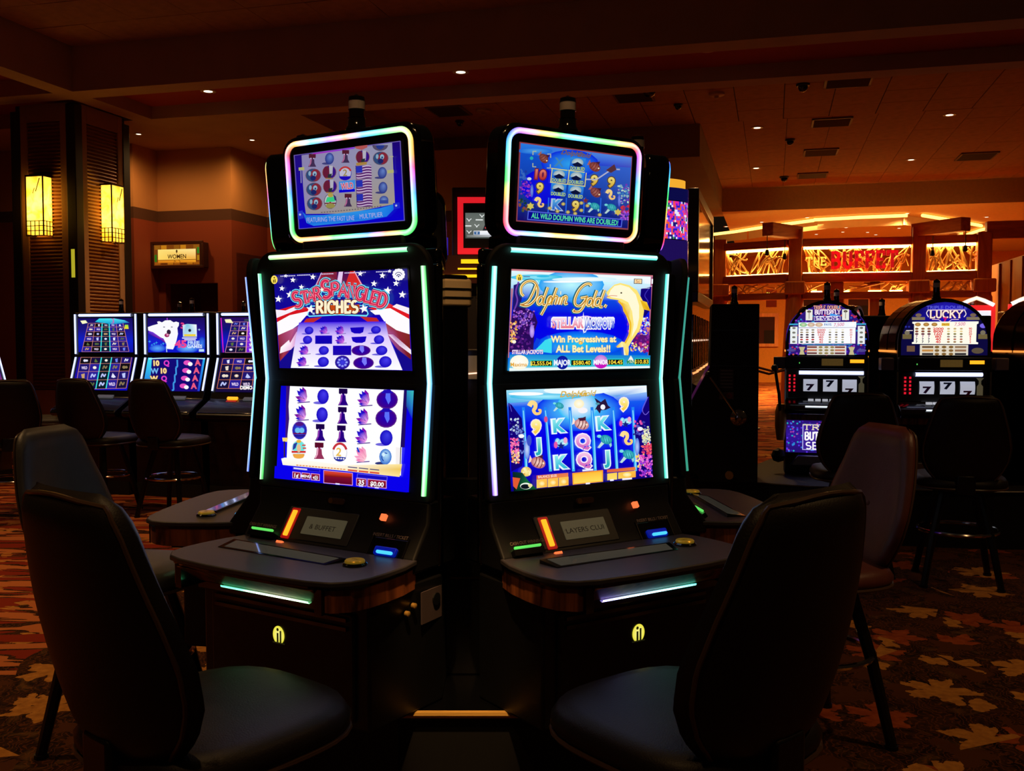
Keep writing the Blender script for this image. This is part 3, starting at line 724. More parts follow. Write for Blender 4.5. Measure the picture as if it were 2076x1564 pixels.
def art_dolphin_upper():
    a = Art([(330, 250), (1625, 315), (1575, 1155), (295, 1178)], .52, .289)
    a.fill((235, 250, 255), (190, 235, 250), (10, 70, 225), (5, 10, 225), (0, 0, 235), (4, 8, 225), (0, 90, 225), (20, 150, 220))
    a.poly([(330, 275), (1622, 340), (1618, 400), (1450, 380), (1100, 370), (800, 350), (560, 350), (325, 330)], (225, 248, 255), [(255, 255, 255), (235, 250, 255), (200, 240, 255), (255, 255, 255), (230, 250, 255), (120, 215, 240), (190, 235, 250)])
    a.poly([(560, 350), (1260, 380), (1200, 480), (1050, 620), (860, 560), (640, 460)], (110, 235, 250), [(210, 250, 255), (60, 200, 250), (0, 60, 240), (10, 90, 240), (60, 200, 250)])
    a.ell(880, 400, 300, 130, (30, 160, 245), (190, 250, 255)); a.ell(560, 330, 240, 26, (40, 190, 230), (150, 235, 250)); a.ell(1000, 350, 300, 20, (210, 245, 255), (255, 255, 255)); a.ell(620, 322, 60, 9, (50, 190, 230)); a.ell(820, 372, 200, 8, (255, 255, 255))
    a.poly([(330, 250), (1625, 315), (1625, 330), (330, 268)], (205, 120, 130)); a.poly([(328, 430), (345, 430), (310, 1060), (298, 1060)], (190, 110, 130)); a.poly([(1605, 330), (1624, 330), (1590, 1060), (1575, 1060)], (170, 90, 130))
    a.ell(960, 940, 400, 120, (0, 70, 240), (30, 200, 245)); a.poly([(540, 1000), (640, 900), (700, 880), (700, 1020)], (60, 220, 240)); a.poly([(550, 990), (600, 900), (560, 880), (520, 980)], (10, 60, 220))
    a.poly([(350, 400), (410, 380), (430, 500), (400, 640), (340, 640)], (30, 20, 110)); a.stroke([(395, 370), (370, 460), (385, 540), (360, 620)], 14, (110, 60, 170))
    a.poly([(345, 640), (380, 600), (460, 605), (540, 650), (570, 740), (540, 830), (530, 1000), (310, 1010), (320, 760)], (40, 10, 90))
    coral(a, (350, 620, 540, 800), [(110, 70, 200), (170, 90, 200), (90, 50, 170), (60, 20, 120), (190, 130, 220)], 110, 3, (7, 14))
    coral(a, (330, 780, 500, 1000), [(70, 20, 120), (40, 5, 80), (130, 50, 150), (90, 30, 130)], 60, 4, (8, 18))
    coral(a, (318, 730, 380, 930), [(235, 150, 60), (245, 190, 90), (220, 120, 120), (250, 220, 140)], 45, 5, (6, 13)); a.ell(352, 915, 18, 16, (255, 245, 220)); a.ell(515, 820, 22, 60, (150, 110, 225), (210, 180, 250))
    a.poly([(1510, 440), (1605, 420), (1600, 620), (1540, 700), (1500, 600)], (14, 0, 120)); a.stroke([(1580, 440), (1545, 500), (1575, 560), (1540, 620)], 7, (60, 50, 190))
    coral(a, (1390, 700, 1440, 880), [(210, 90, 200), (160, 60, 190), (120, 60, 200)], 24, 6); coral(a, (1480, 700, 1590, 860), [(190, 225, 240), (220, 120, 130), (235, 140, 90), (120, 90, 200), (230, 240, 250)], 60, 7, (6, 14))
    a.poly([(1450, 850), (1590, 860), (1580, 1010), (1420, 960)], (90, 20, 110)); coral(a, (1420, 860, 1580, 1010), [(170, 20, 110), (90, 10, 130), (130, 40, 150), (200, 60, 120)], 40, 8, (8, 18)); coral(a, (1400, 930, 1570, 1010), [(245, 220, 110), (255, 245, 200), (230, 150, 220), (150, 120, 230)], 40, 9, (6, 12))
    # golden dolphin leaping down the right side
    body = [(1190, 470), (1205, 500), (1195, 520), (1230, 530), (1300, 540), (1340, 600), (1370, 680), (1400, 760), (1395, 840), (1375, 910), (1340, 960), (1395, 960), (1430, 900), (1490, 820), (1520, 730), (1535, 640), (1520, 540), (1470, 450), (1400, 405), (1320, 385), (1265, 400), (1220, 440)]
    a.poly(body, (255, 230, 120)); a.poly([(1500, 540), (1560, 560), (1592, 640), (1530, 625)], (235, 185, 30), [(250, 215, 60), (220, 160, 10), (240, 190, 40)])
    a.poly([(1330, 560), (1420, 600), (1415, 720), (1375, 690), (1345, 640)], (240, 190, 50), [(255, 240, 150), (255, 240, 140), (225, 165, 20), (235, 180, 30)])
    a.poly([(1230, 450), (1265, 412), (1320, 400), (1400, 425), (1460, 490), (1490, 590), (1490, 700), (1470, 790), (1420, 880), (1440, 760), (1425, 640), (1390, 560), (1330, 530), (1240, 515), (1210, 500)], (255, 250, 215))
    a.poly([(1390, 930), (1330, 915), (1280, 960), (1290, 972), (1345, 965), (1350, 1030), (1365, 1085), (1385, 1080), (1395, 1000)], (250, 225, 110), [(255, 240, 150), (225, 170, 20), (240, 200, 70), (255, 250, 200), (255, 255, 225), (255, 255, 210), (235, 185, 40), (250, 225, 120)])
    a.stroke([(1192, 512), (1230, 500), (1290, 502)], 5, (220, 110, 90)); a.ell(1327, 475, 8, 7, (60, 40, 20)); a.stroke([(1300, 548), (1345, 600), (1390, 700), (1410, 760), (1400, 850), (1360, 930)], 16, (240, 185, 40))
    # script title
    def loop(cx, cy, rx, ry, sl=.28): return [(cx + rx * math.cos(t) - ry * math.sin(t) * sl, cy + ry * math.sin(t)) for t in [k * .63 for k in range(11)]]
    ST = [[(545, 400), (512, 480), (470, 550), (405, 582)], [(430, 500), (408, 470), (412, 410), (460, 368), (520, 368), (556, 420), (552, 500), (510, 560), (455, 588), (398, 575)], loop(582, 540, 22, 36), [(652, 420), (620, 510), (606, 572), (625, 575)], [(676, 505), (630, 600), (590, 672)], loop(668, 538, 18, 34), [(735, 425), (700, 520), (680, 580)], [(690, 545), (716, 505), (736, 512), (716, 580)], [(764, 510), (744, 578)], [(792, 505), (768, 580)], [(775, 545), (806, 505), (824, 515), (806, 570), (832, 565)],
          [(1048, 410), (1030, 390), (985, 400), (935, 450), (900, 530), (905, 580), (945, 590), (985, 550), (1005, 510)], [(1010, 500), (985, 580), (940, 640), (885, 640), (900, 625)], [(950, 520), (1015, 508)], loop(1032, 555, 22, 34), [(1100, 450), (1068, 540), (1056, 592), (1074, 594)], loop(1106, 556, 22, 34), [(1172, 448), (1138, 540), (1124, 596), (1150, 600)], [(1184, 580), (1168, 606)]]
    for w, c in ((40, (20, 120, 150)), (31, (40, 30, 20)), (24, (255, 240, 190))):
        for st in ST: a.stroke(st, w, c)
    for st in ST: a.stroke(st, 11, (225, 175, 60), (180, 110, 20))
    a.text('i', 765, 470, 30, (255, 240, 190), bold=.05)
    # jackpots badge
    a.ell(990, 745, 110, 66, (225, 200, 245)); a.ell(990, 745, 92, 52, (20, 20, 190)); a.star(972, 745, 100, (255, 255, 255), 4, .14)
    a.text('STELLAR', 830, 745, 84, (250, 225, 245), width=280, bold=.05, outline=(255, 255, 255), ow=.08, c2=(235, 120, 140)); a.text('JACKPOTS', 1115, 748, 84, (230, 235, 255), width=270, bold=.05, outline=(255, 255, 255), ow=.08, c2=(60, 90, 220))
    a.text('Win Progressives at', 972, 890, 56, (255, 250, 190), rot=.0, width=590, bold=.02, outline=(240, 180, 60), ow=.03); a.text('ALL Bet Levels!!', 968, 978, 60, (255, 250, 190), width=490, bold=.02, outline=(240, 180, 60), ow=.03)
    a.text('STELLAR JACKPOTS', 462, 1005, 34, (245, 235, 250), width=280, bold=.03, outline=(150, 80, 170))
    # meters
    a.poly([(300, 1028), (1580, 1040), (1575, 1155), (295, 1178)], (20, 140, 215), [(20, 130, 210), (60, 190, 225), (120, 215, 240)]); a.poly([(296, 1150), (1575, 1135), (1575, 1155), (295, 1178)], (235, 250, 250))
    for x, y, w, t in ((590, 1108, 190, '$2,555.04'), (950, 1104, 180, '$580.40'), (1260, 1100, 140, '$104.45'), (1505, 1096, 120, '$10.83')):
        a.box(x, y, w + 14, 62, (40, 210, 190)); a.box(x, y, w, 46, (8, 8, 20)); a.text(t, x + w * .46, y, 34, (255, 225, 60), align='r', bold=.02)
    a.ell(385, 1098, 84, 66, (255, 250, 225), (255, 255, 250)); a.text('Maxima', 380, 1118, 34, (230, 170, 60), bold=.02)
    a.ell(778, 1102, 56, 62, (10, 20, 150), (20, 40, 190)); a.text('MAJOR', 778, 1102, 46, (240, 245, 255), width=150, bold=.04); a.ell(1128, 1096, 62, 62, (190, 110, 215), (235, 190, 245)); a.ell(1128, 1110, 60, 46, (200, 20, 190), a0=0, a1=180); a.text('MINOR', 1128, 1100, 40, (255, 245, 255), width=130, bold=.04); a.poly([(1360, 1110), (1440, 1105), (1400, 1040)], (245, 245, 235)); a.text('MINI', 1400, 1098, 36, (20, 140, 90), width=72, bold=.03)
    a.ell(383, 330, 30, 32, (255, 225, 90)); a.box(377, 340, 9, 26, (60, 40, 0)); a.box(391, 340, 9, 28, (60, 40, 0)); a.ell(384, 314, 6, 6, (60, 40, 0)); a.box(450, 322, 60, 8, (90, 110, 160), .05)
    a.poly([(1430, 345), (1505, 348), (1503, 395), (1428, 392)], (60, 60, 90)); a.poly([(1436, 350), (1499, 353), (1497, 390), (1434, 387)], (250, 220, 160)); a.text('5c', 1466, 370, 30, (190, 90, 60)); 
    for k in range(4): a.box(1535 + 20 * k, 368 + k, 13, 44, (245, 250, 255), .04)
    for k in range(10): a.box(1450 + 15 * k, 415, 10, 7, (220, 225, 250)); a.box(1465 + 11 * k, 432, 8, 7, (220, 225, 250))
    return a

def art_dolphin_lower():
    a = Art([(293, 147), (1573, 105), (1615, 940), (330, 1060)], .52, .289)
    a.fill((190, 240, 255), (20, 90, 240), (6, 10, 235), (4, 0, 230), (4, 10, 225), (8, 0, 190), (10, 0, 120))
    a.poly([(295, 150), (1573, 108), (1574, 165), (1300, 205), (1000, 180), (760, 220), (500, 255), (300, 262)], (150, 225, 250), [(255, 255, 255), (235, 250, 255), (60, 150, 235), (230, 250, 255), (60, 170, 240), (30, 140, 235), (60, 180, 235)])
    a.ell(960, 330, 400, 190, (0, 40, 240), (90, 230, 255)); a.ell(945, 290, 190, 140, (40, 190, 250), (255, 255, 255)); a.ell(930, 150, 300, 40, (235, 252, 255), (255, 255, 255)); a.ell(650, 205, 330, 28, (60, 190, 235), (170, 240, 255)); a.ell(470, 180, 160, 16, (255, 255, 255)); a.ell(980, 640, 300, 60, (4, 0, 230), (20, 80, 235))
    for x0, x1 in ((445, 470), (645, 690), (868, 900), (1070, 1100), (1265, 1300), (1445, 1470)):
        a.stroke([(x0, 300), ((x0 + x1) / 2, 600), (x1, 880)], 26, (30, 130, 245), (60, 190, 245)); a.stroke([(x0, 330), ((x0 + x1) / 2 + 6, 600), (x1, 860)], 8, (140, 225, 255), (160, 235, 255))
    a.text('Dolphin', 905, 180, 52, (240, 190, 60), rot=-.03, shear=.35, outline=(120, 80, 30), ow=.02); a.text('Gold', 1035, 175, 48, (240, 200, 80), rot=-.03, shear=.35, outline=(120, 80, 30), ow=.02)
    seahorse(a, 550, 315, 130, 120); turtle(a, 765, 290, 100, 80); a.ell(950, 270, 46, 40, (255, 240, 190), (255, 255, 240)); a.ell(985, 330, 44, 26, (250, 245, 250))
    a.poly([(1090, 215), (1150, 255), (1190, 225), (1215, 285), (1240, 305), (1195, 325), (1150, 330), (1140, 360), (1110, 320), (1095, 325), (1120, 280)], (40, 20, 60)); a.ell(1168, 300, 22, 24, (245, 245, 255)); a.ell(1120, 270, 20, 10, (80, 150, 170))
    card(a, '9', 1362, 275, 100, (255, 245, 170), (250, 205, 60), (255, 240, 225), -.03)
    card(a, '9', 558, 478, 108, (255, 245, 170), (250, 205, 60), (255, 235, 215), -.03); card(a, 'K', 768, 468, 108, (140, 235, 240), (40, 180, 215), (235, 250, 255), -.08); card(a, 'K', 1172, 445, 104, (140, 235, 240), (40, 180, 215), (235, 250, 255), -.08)
    fish(a, 972, 455, 150, 105, .3, (200, 120, 130), (255, 230, 220)); a.poly([(935, 400), (980, 395), (1010, 420), (960, 425)], (70, 20, 50)); a.ell(645, 410, 16, 28, (220, 80, 140))
    shell(a, 1372, 430, 60); card(a, 'J', 570, 640, 106, (150, 230, 225), (40, 175, 190), (220, 250, 250), -.06); shell(a, 780, 620, 68); card(a, 'Q', 980, 605, 108, (245, 200, 235), (215, 110, 195), (250, 235, 250), -.04); turtle(a, 1182, 600, 140, 120); seahorse(a, 1382, 590, 120, 118)
    fish(a, 570, 800, 150, 110, .35, (190, 100, 110), (250, 215, 200)); card(a, 'K', 782, 795, 108, (140, 235, 240), (40, 180, 215), (235, 250, 255), -.08); card(a, 'Q', 990, 772, 108, (245, 200, 235), (215, 110, 195), (250, 235, 250), -.04); card(a, 'J', 1195, 755, 106, (150, 230, 225), (40, 175, 190), (220, 250, 250), -.06); turtle(a, 1385, 735, 140, 120)
    # reef at both sides
    a.poly([(300, 260), (330, 280), (420, 400), (440, 560), (440, 720), (420, 830), (320, 880)], (16, 0, 120)); a.stroke([(310, 270), (330, 340)], 6, (90, 80, 200)); coral(a, (315, 400, 410, 560), [(40, 30, 130), (140, 170, 215), (200, 220, 235), (20, 10, 100), (90, 90, 190)], 40, 21, (6, 14)); coral(a, (370, 490, 440, 720), [(20, 40, 150), (110, 130, 210), (20, 0, 100)], 40, 22, (6, 13)); a.ell(415, 560, 26, 18, (250, 250, 255)); a.ell(465, 680, 26, 90, (90, 130, 230), (200, 220, 250)); a.ell(485, 600, 22, 50, (60, 80, 200))
    coral(a, (318, 580, 390, 710), [(235, 60, 170), (250, 120, 170), (220, 60, 130), (250, 150, 200)], 50, 23, (7, 15)); coral(a, (325, 700, 395, 800), [(240, 110, 90), (250, 190, 110), (230, 140, 200), (255, 230, 180)], 40, 24, (6, 14)); a.ell(455, 880, 48, 44, (235, 200, 90), (255, 245, 170)); coral(a, (425, 850, 490, 910), [(255, 240, 190), (230, 170, 70)], 12, 25)
    a.poly([(330, 880), (420, 890), (470, 960), (550, 1040), (340, 1058)], (10, 40, 40), [(10, 60, 50), (20, 110, 60), (10, 80, 40), (0, 10, 20)]); a.poly([(330, 930), (400, 940), (365, 1040), (335, 1010)], (225, 90, 50)); a.ell(450, 1010, 52, 30, (235, 250, 235)); a.ell(445, 1015, 42, 22, (10, 20, 30)); a.ell(490, 1005, 20, 16, (235, 225, 160))
    a.poly([(1520, 330), (1580, 200), (1590, 500), (1615, 930), (1500, 945), (1470, 700), (1440, 480)], (16, 0, 120)); a.stroke([(1570, 210), (1520, 320), (1545, 370), (1580, 340)], 7, (110, 90, 215)); coral(a, (1440, 430, 1560, 560), [(30, 20, 130), (90, 90, 200), (230, 80, 170), (60, 60, 170)], 46, 26, (7, 15)); a.ell(1497, 498, 24, 18, (240, 240, 255)); coral(a, (1515, 480, 1590, 640), [(225, 235, 190), (245, 245, 220), (150, 170, 190), (235, 230, 160)], 60, 27, (7, 14)); coral(a, (1510, 630, 1605, 730), [(235, 60, 110), (250, 100, 110), (220, 50, 90)], 45, 28, (7, 15)); coral(a, (1460, 730, 1540, 840), [(245, 215, 100), (240, 170, 190), (255, 240, 190)], 36, 29, (7, 15)); coral(a, (1490, 740, 1608, 930), [(120, 60, 220), (225, 70, 190), (160, 50, 210), (240, 120, 220)], 90, 30, (7, 15)); a.ell(1465, 660, 22, 80, (80, 120, 225), (190, 210, 250))
    # button bar
    a.quad4([(543, 915), (832, 892), (832, 930), (543, 950)], [(225, 100, 60), (230, 110, 90), (240, 140, 70), (230, 110, 60)])
    for x0, x1 in ((543, 640), (645, 740), (745, 834)):
        dy = -(x0 - 543) * .08
        a.quad4([(x0, 952 + dy), (x1, 944 + dy), (x1, 1020 + dy), (x0, 1030 + dy)], [(255, 200, 90), (255, 195, 80), (250, 180, 60), (255, 215, 100)]); a.ell((x0 + x1) / 2, 988 + dy, 26, 22, (255, 210, 100), (255, 245, 190))
    a.quad4([(868, 895), (1150, 868), (1150, 975), (872, 1000)], [(255, 160, 40), (255, 150, 40), (255, 180, 50), (255, 170, 40)]); a.quad4([(878, 905), (1140, 880), (1140, 966), (882, 990)], [(255, 190, 60), (255, 190, 60), (255, 225, 90), (255, 220, 90)])
    a.quad4([(1186, 865), (1448, 842), (1448, 872), (1186, 892)], [(225, 90, 60), (235, 120, 60), (235, 130, 60), (225, 100, 60)]); a.quad4([(1188, 902), (1278, 892), (1278, 955), (1188, 962)], [(255, 215, 90), (255, 210, 80), (255, 225, 110), (255, 220, 100)]); a.quad4([(1288, 892), (1450, 876), (1450, 935), (1288, 950)], [(255, 200, 80), (255, 190, 70), (250, 170, 50), (255, 215, 90)]); a.ell(1370, 912, 40, 20, (255, 220, 110), (255, 250, 200))
    for x, y, w in ((1010, 868, 100), (1010, 990, 40), (1230, 960, 34), (1370, 950, 90)): a.box(x, y, w, 16, (240, 240, 255), -.08)
    a.text('BALANCE $0.00', 640, 922, 24, (255, 250, 240), rot=-.08, width=170)
    return a

def art_dolphin_topper():
    a = Art([(420, 487), (1440, 615), (1410, 1290), (400, 1220)], .415, .225)
    a.gain = .85
    a.fill((150, 60, 70), (150, 70, 80))
    a.poly([(432, 500), (1434, 626), (1404, 1276), (410, 1210)], (20, 90, 225), [(60, 110, 225), (16, 20, 120), (20, 10, 110)])
    a.poly([(432, 500), (1434, 626), (1432, 720), (1100, 700), (700, 640), (430, 580)], (40, 130, 235), [(90, 140, 235), (70, 80, 200), (30, 60, 220), (30, 110, 240), (30, 110, 235)])
    a.ell(880, 690, 260, 130, (10, 40, 235), (50, 170, 250)); a.ell(560, 570, 160, 30, (30, 110, 230), (80, 170, 245)); a.ell(640, 900, 200, 160, (8, 10, 225), (14, 20, 235))
    a.text('Dolphin', 905, 590, 44, (150, 110, 70), rot=.12, shear=.35, outline=(30, 30, 60), ow=.02); a.text('Gold', 1005, 606, 42, (150, 110, 70), rot=.12, shear=.35, outline=(30, 30, 60), ow=.02)
    for x in (690, 850, 1010, 1160): a.stroke([(x, 1000), (x - 4, 1140)], 10, (40, 110, 240))
    fish(a, 640, 640, 110, 80, .9, (110, 50, 50), (170, 100, 90)); fish(a, 1100, 715, 120, 90, .6, (120, 50, 50), (180, 100, 90)); fish(a, 1110, 950, 120, 86, .75, (120, 50, 60), (180, 110, 100))
    for x0, y0, sx, sy in ((540, 575, 1, 1), (700, 600, -1, 1), (540, 718, 1, -1), (698, 728, -1, -1)): a.stroke([(x0 + 30 * sx, y0), (x0, y0), (x0, y0 + 34 * sy)], 9, (190, 200, 150), smooth=False)
    a.text('X', 778, 675, 80, (70, 140, 190), rot=.1, bold=.02)
    card(a, '10', 612, 788, 82, (235, 130, 110), (190, 50, 50), (110, 30, 60), .08); card(a, '9', 605, 912, 84, (250, 230, 130), (225, 180, 60), (90, 70, 50), .08); card(a, '9', 1095, 838, 84, (250, 230, 130), (225, 180, 60), (90, 70, 50), .08); card(a, '9', 1248, 855, 84, (250, 230, 130), (225, 180, 60), (90, 70, 50), .08); card(a, 'K', 765, 1065, 84, (90, 180, 235), (40, 100, 215), (190, 210, 235), .06); card(a, '9', 928, 1075, 84, (250, 230, 130), (225, 180, 60), (90, 70, 50), .08)
    for x, y in ((942, 690), (776, 800), (930, 815), (770, 925), (925, 945)):
        a.box(x, y, 138, 112, (50, 150, 235), .1, (20, 60, 215)); a.ell(x, y - 12, 52, 40, (150, 180, 190), (225, 235, 235), a0=170, a1=390); a.poly([(x - 50, y + 4), (x, y - 20), (x + 50, y + 12), (x + 20, y + 26), (x - 24, y + 22)], (12, 20, 60)); a.text('DOUBLED', x, y + 42, 30, (190, 225, 160), rot=.08, width=128, bold=.03, outline=(20, 60, 90))
    for x, y, w, h, r in ((775, 740, 150, 8, .12), (775, 868, 150, 8, .12), (930, 757, 150, 8, .12), (930, 885, 150, 8, .12), (704, 800, 8, 130, .1), (858, 815, 8, 130, .1), (1012, 835, 8, 130, .1)): a.box(x, y, w, h, (235, 225, 120), r)
    a.stroke([(1015, 830), (1110, 832), (1250, 735), (1320, 738)], 12, (190, 190, 215), smooth=False); a.poly([(1195, 745), (1270, 690), (1290, 740), (1240, 770)], (90, 50, 60))
    seahorse(a, 600, 1050, 90, 90); seahorse(a, 1240, 975, 90, 90); turtle(a, 1090, 1080, 110, 90); turtle(a, 1240, 1090, 110, 90); a.star(1012, 1025, 30, (130, 50, 50))
    for x, y in ((690, 1098), (812, 1058), (975, 1048), (1030, 1072), (855, 1132), (975, 1115), (920, 1145), (1140, 1155), (760, 1125)): a.ell(x, y, 18, 16, (160, 140, 50), (235, 220, 140))
    coral(a, (420, 850, 520, 1000), [(120, 40, 190), (170, 60, 200), (70, 40, 170)], 46, 31, (7, 14)); coral(a, (425, 740, 470, 850), [(60, 110, 200), (30, 60, 170)], 18, 32); coral(a, (415, 1020, 520, 1130), [(20, 60, 60), (150, 80, 50), (60, 90, 60)], 24, 33, (8, 16)); a.star(515, 1080, 36, (225, 210, 90), 6, .6); a.ell(500, 830, 20, 14, (220, 235, 240)); a.ell(525, 940, 14, 60, (60, 90, 220), (140, 160, 235)); a.ell(518, 640, 16, 16, (40, 180, 190))
    coral(a, (1300, 880, 1400, 1050), [(190, 225, 210), (60, 130, 200), (120, 60, 190), (150, 190, 200)], 56, 34, (7, 14)); coral(a, (1330, 1060, 1400, 1150), [(220, 50, 60), (190, 40, 90)], 24, 35); coral(a, (1310, 1120, 1390, 1200), [(120, 60, 210), (180, 90, 220)], 24, 36); a.star(1300, 1130, 34, (225, 200, 90), 6, .6); a.ell(1310, 1020, 12, 60, (60, 90, 220), (140, 160, 235))
    a.poly([(490, 1122), (1342, 1192), (1334, 1268), (484, 1206)], (90, 110, 235)); a.poly([(498, 1132), (1332, 1200), (1326, 1258), (492, 1198)], (6, 4, 150))
    a.text('ALL WILD DOLPHIN WINS ARE DOUBLED!', 912, 1196, 46, (90, 235, 170), rot=.08, width=780, bold=.025)
    return a
# ---------------------------------------------------------------- the hall
def atz(px, py, z):
    u, v = (px - 1038) / FPX, (py - 782) / FPX
    d = Vector((u, math.cos(PIT) - v * math.sin(PIT), -math.sin(PIT) - v * math.cos(PIT)))
    return Vector((0, 0, 1.45)) + d * ((z - 1.45) / d.z)
def unrm(P): return (P.x * RC - P.y * RS, P.x * RS + P.y * RC)
def rbox(mb, p0, p1, q0, q1, z0, z1): return mb.box(p0, p1, q0, q1, z0, z1)
def rbuild(mb, name, m, parent=None, **k):
    "build in room axes"
    return mb.build(name, m, parent, rot=(0, 0, -RA) if parent is None else (0, 0, 0), **k)

M_PLASTER = mat('beam_plaster', (186, 152, 118), .9, var=.06, vscale=3)
M_FACE = mat('soffit_paint', (146, 124, 100), .9, var=.06, vscale=2)
M_RED = mat('recess_red_paint', (170, 60, 30), .9, var=.08, vscale=2)
M_TILE = mat('ceiling_tile', (176, 128, 84), .95, var=.12, vscale=9, bump=.4, bscale=120)
M_JOINT = mat('ceiling_grid', (60, 38, 24), .9)
M_BLACK = mat('black_plastic', (16, 16, 18), .42, var=.1, vscale=30)
M_GLOSS = mat('gloss_black', (9, 9, 11), .13, coat=.6)
M_MATTE = mat('matte_black', (7, 7, 8), .7, var=.15, vscale=25)
M_CHROME = mat('chrome', (205, 200, 195), .14, metal=1.0)
M_BRASS = mat('brushed_brass', (224, 176, 86), .45, metal=.55, bump=.2, bscale=300, stretch=(.05, 1, 1))
M_STEEL = mat('dark_steel', (70, 66, 64), .32, metal=1.0)

fl = MB().grid(lambda u, v: (-22 + 50 * u, -6 + 62 * v, 0), 10, 12).build('floor', carpet_material())
structure(fl, 'patterned leaf carpet of the gaming hall')

def tiled_ceiling(rects, z, tp, tq):
    base = MB()
    for p0, p1, q0, q1 in rects: rbox(base, p0, p1, q0, q1, z + .012, z + .1)
    root = structure(rbuild(base, 'ceiling', M_JOINT), 'tiled ceiling between the beams')
    t = MB()
    a, b = tp - .012, tq - .012
    t.prism([(0, 0), (a, 0), (a, b), (0, b)], 0, .02, 'z')
    me = t.mesh('ceiling_tile'); me.materials.append(M_TILE)
    for p0, p1, q0, q1 in rects:
        n, m = int(round((p1 - p0) / tp)), int(round((q1 - q0) / tq))
        for i in range(n):
            for j in range(m):
                link('ceiling_tile', me, root, (p0 + (p1 - p0) * i / n + .006, q0 + (q1 - q0) * j / m + .006, z + rnd.uniform(-.002, .002)))
    return root
tiled_ceiling([(-7.36, 5.5, 6.66, 9.1)], 4.6, .62, .61)
tiled_ceiling([(-5.5, 5.7, 10.76, 14.7), (-1.08, 5.7, 14.7, 21.2)], 4.6, .62, .66)

tr = [0]
def trim(mb, m, label):
    tr[0] += 1
    return structure(rbuild(mb, 'trim_%d' % tr[0], m), label)
trim(rbox(MB(), -14, 7, 9.1, 9.4, 4.12, 4.72), M_PLASTER, 'deep plaster beam in front of the red recess')
trim(rbox(MB(), -7.62, -7.37, 0, 9.1, 4.12, 4.72), M_PLASTER, 'plaster beam running towards the viewer')
trim(rbox(MB(), -14, 7, 10.48, 10.75, 4.12, 4.72), M_PLASTER, 'second plaster beam behind the red recess')
trim(rbox(MB(), -7.62, -7.36, 9.4, 10.48, 4.12, 4.72), M_PLASTER, 'short plaster beam closing the recess')
structure(rbuild(MB().box(-7.36, 7, 9.4, 10.48, 4.27, 4.33), 'ceiling', M_RED), 'red painted recess between the beams')
structure(rbuild(MB().box(-14, -7.62, 0, 10.48, 4.3, 4.36), 'ceiling', M_RED), 'red ceiling left of the long beam')
structure(rbuild(MB().box(-14, -5.5, 10.75, 19, 4.12, 4.72), 'ceiling', M_PLASTER), 'plain low ceiling over the restroom lobby')
structure(rbuild(MB().box(-5.5, -1.08, 14.7, 22, 4.12, 4.72), 'ceiling', M_FACE), 'dropped soffit behind the two machines')
structure(rbuild(MB().box(-1.08, 12, 21.2, 37, 4.12, 4.72), 'ceiling', mat('buffet_plaster', (196, 164, 112), .8, var=.06)), 'buffet ceiling beyond the soffit edge')

# restroom walls, painted in three bands
def band_paint():
    m = bpy.data.materials.new('banded_wall_paint'); m.use_nodes = True
    nt = m.node_tree; b = nt.nodes['Principled BSDF']; b.inputs['Roughness'].default_value = .85
    tc = nt.nodes.new('ShaderNodeTexCoord'); sp = nt.nodes.new('ShaderNodeSeparateXYZ')
    nt.links.new(tc.outputs['Object'], sp.inputs[0])
    z = V(nt, sp.outputs[2]) * .2
    r = nt.nodes.new('ShaderNodeValToRGB'); r.color_ramp.interpolation = 'CONSTANT'
    r.color_ramp.elements.new(.5)
    for e, (p, c) in zip(r.color_ramp.elements, ((0, (150, 62, 28)), (3.09 / 5, (88, 50, 28)), (3.25 / 5, (206, 144, 84)))): e.position = p; e.color = (*rgb(*c), 1)
    nt.links.new(z.s, r.inputs[0])
    n = nt.nodes.new('ShaderNodeTexNoise'); n.inputs['Scale'].default_value = 6; n.inputs['Detail'].default_value = 5
    mx = nt.nodes.new('ShaderNodeMix'); mx.data_type = 'RGBA'; mx.blend_type = 'MULTIPLY'; mx.inputs[0].default_value = .25
    nt.links.new(r.outputs[0], mx.inputs[6]); nt.links.new(n.outputs[0], mx.inputs[7]); nt.links.new(mx.outputs[2], b.inputs['Base Color'])
    return m
M_BAND = band_paint()
w = MB()
rbox(w, -14, -8.53, 11.7, 11.82, 0, 4.12); rbox(w, -8.65, -8.53, 11.82, 12.25, 0, 4.12)
rbox(w, -8.65, -8.42, 12.25, 12.37, 0, 4.12); rbox(w, -7.58, -7.35, 12.25, 12.37, 0, 4.12); rbox(w, -8.42, -7.58, 12.25, 12.37, 2.23, 4.12)
rbox(w, -7.47, -7.35, 12.37, 13.25, 0, 4.12)
rbox(w, -7.47, -6.7, 13.25, 13.37, 0, 4.12); rbox(w, -5.8, -3.4, 13.25, 13.37, 0, 4.12); rbox(w, -6.7, -5.8, 13.25, 13.37, 2.23, 4.12)
structure(rbuild(w, 'wall_left', M_BAND), 'restroom wall in three painted bands')
w = MB(); rbox(w, -8.65, -7.35, 13.4, 13.46, 0, 2.6); rbox(w, -8.65, -8.59, 12.37, 13.4, 0, 2.6); rbox(w, -7.41, -7.35, 12.37, 13.4, 0, 2.6); rbox(w, -8.65, -7.35, 12.37, 13.46, 2.6, 2.66)
rbox(w, -6.9, -5.6, 14.3, 14.36, 0, 2.6); rbox(w, -6.9, -6.84, 13.37, 14.3, 0, 2.6); rbox(w, -5.66, -5.6, 13.37, 14.3, 0, 2.6); rbox(w, -6.9, -5.6, 13.37, 14.36, 2.6, 2.66)
structure(rbuild(w, 'wall_lobby', mat('lobby_paint', (120, 52, 30), .9, var=.1)), 'dim inner lobby walls behind the restroom openings')
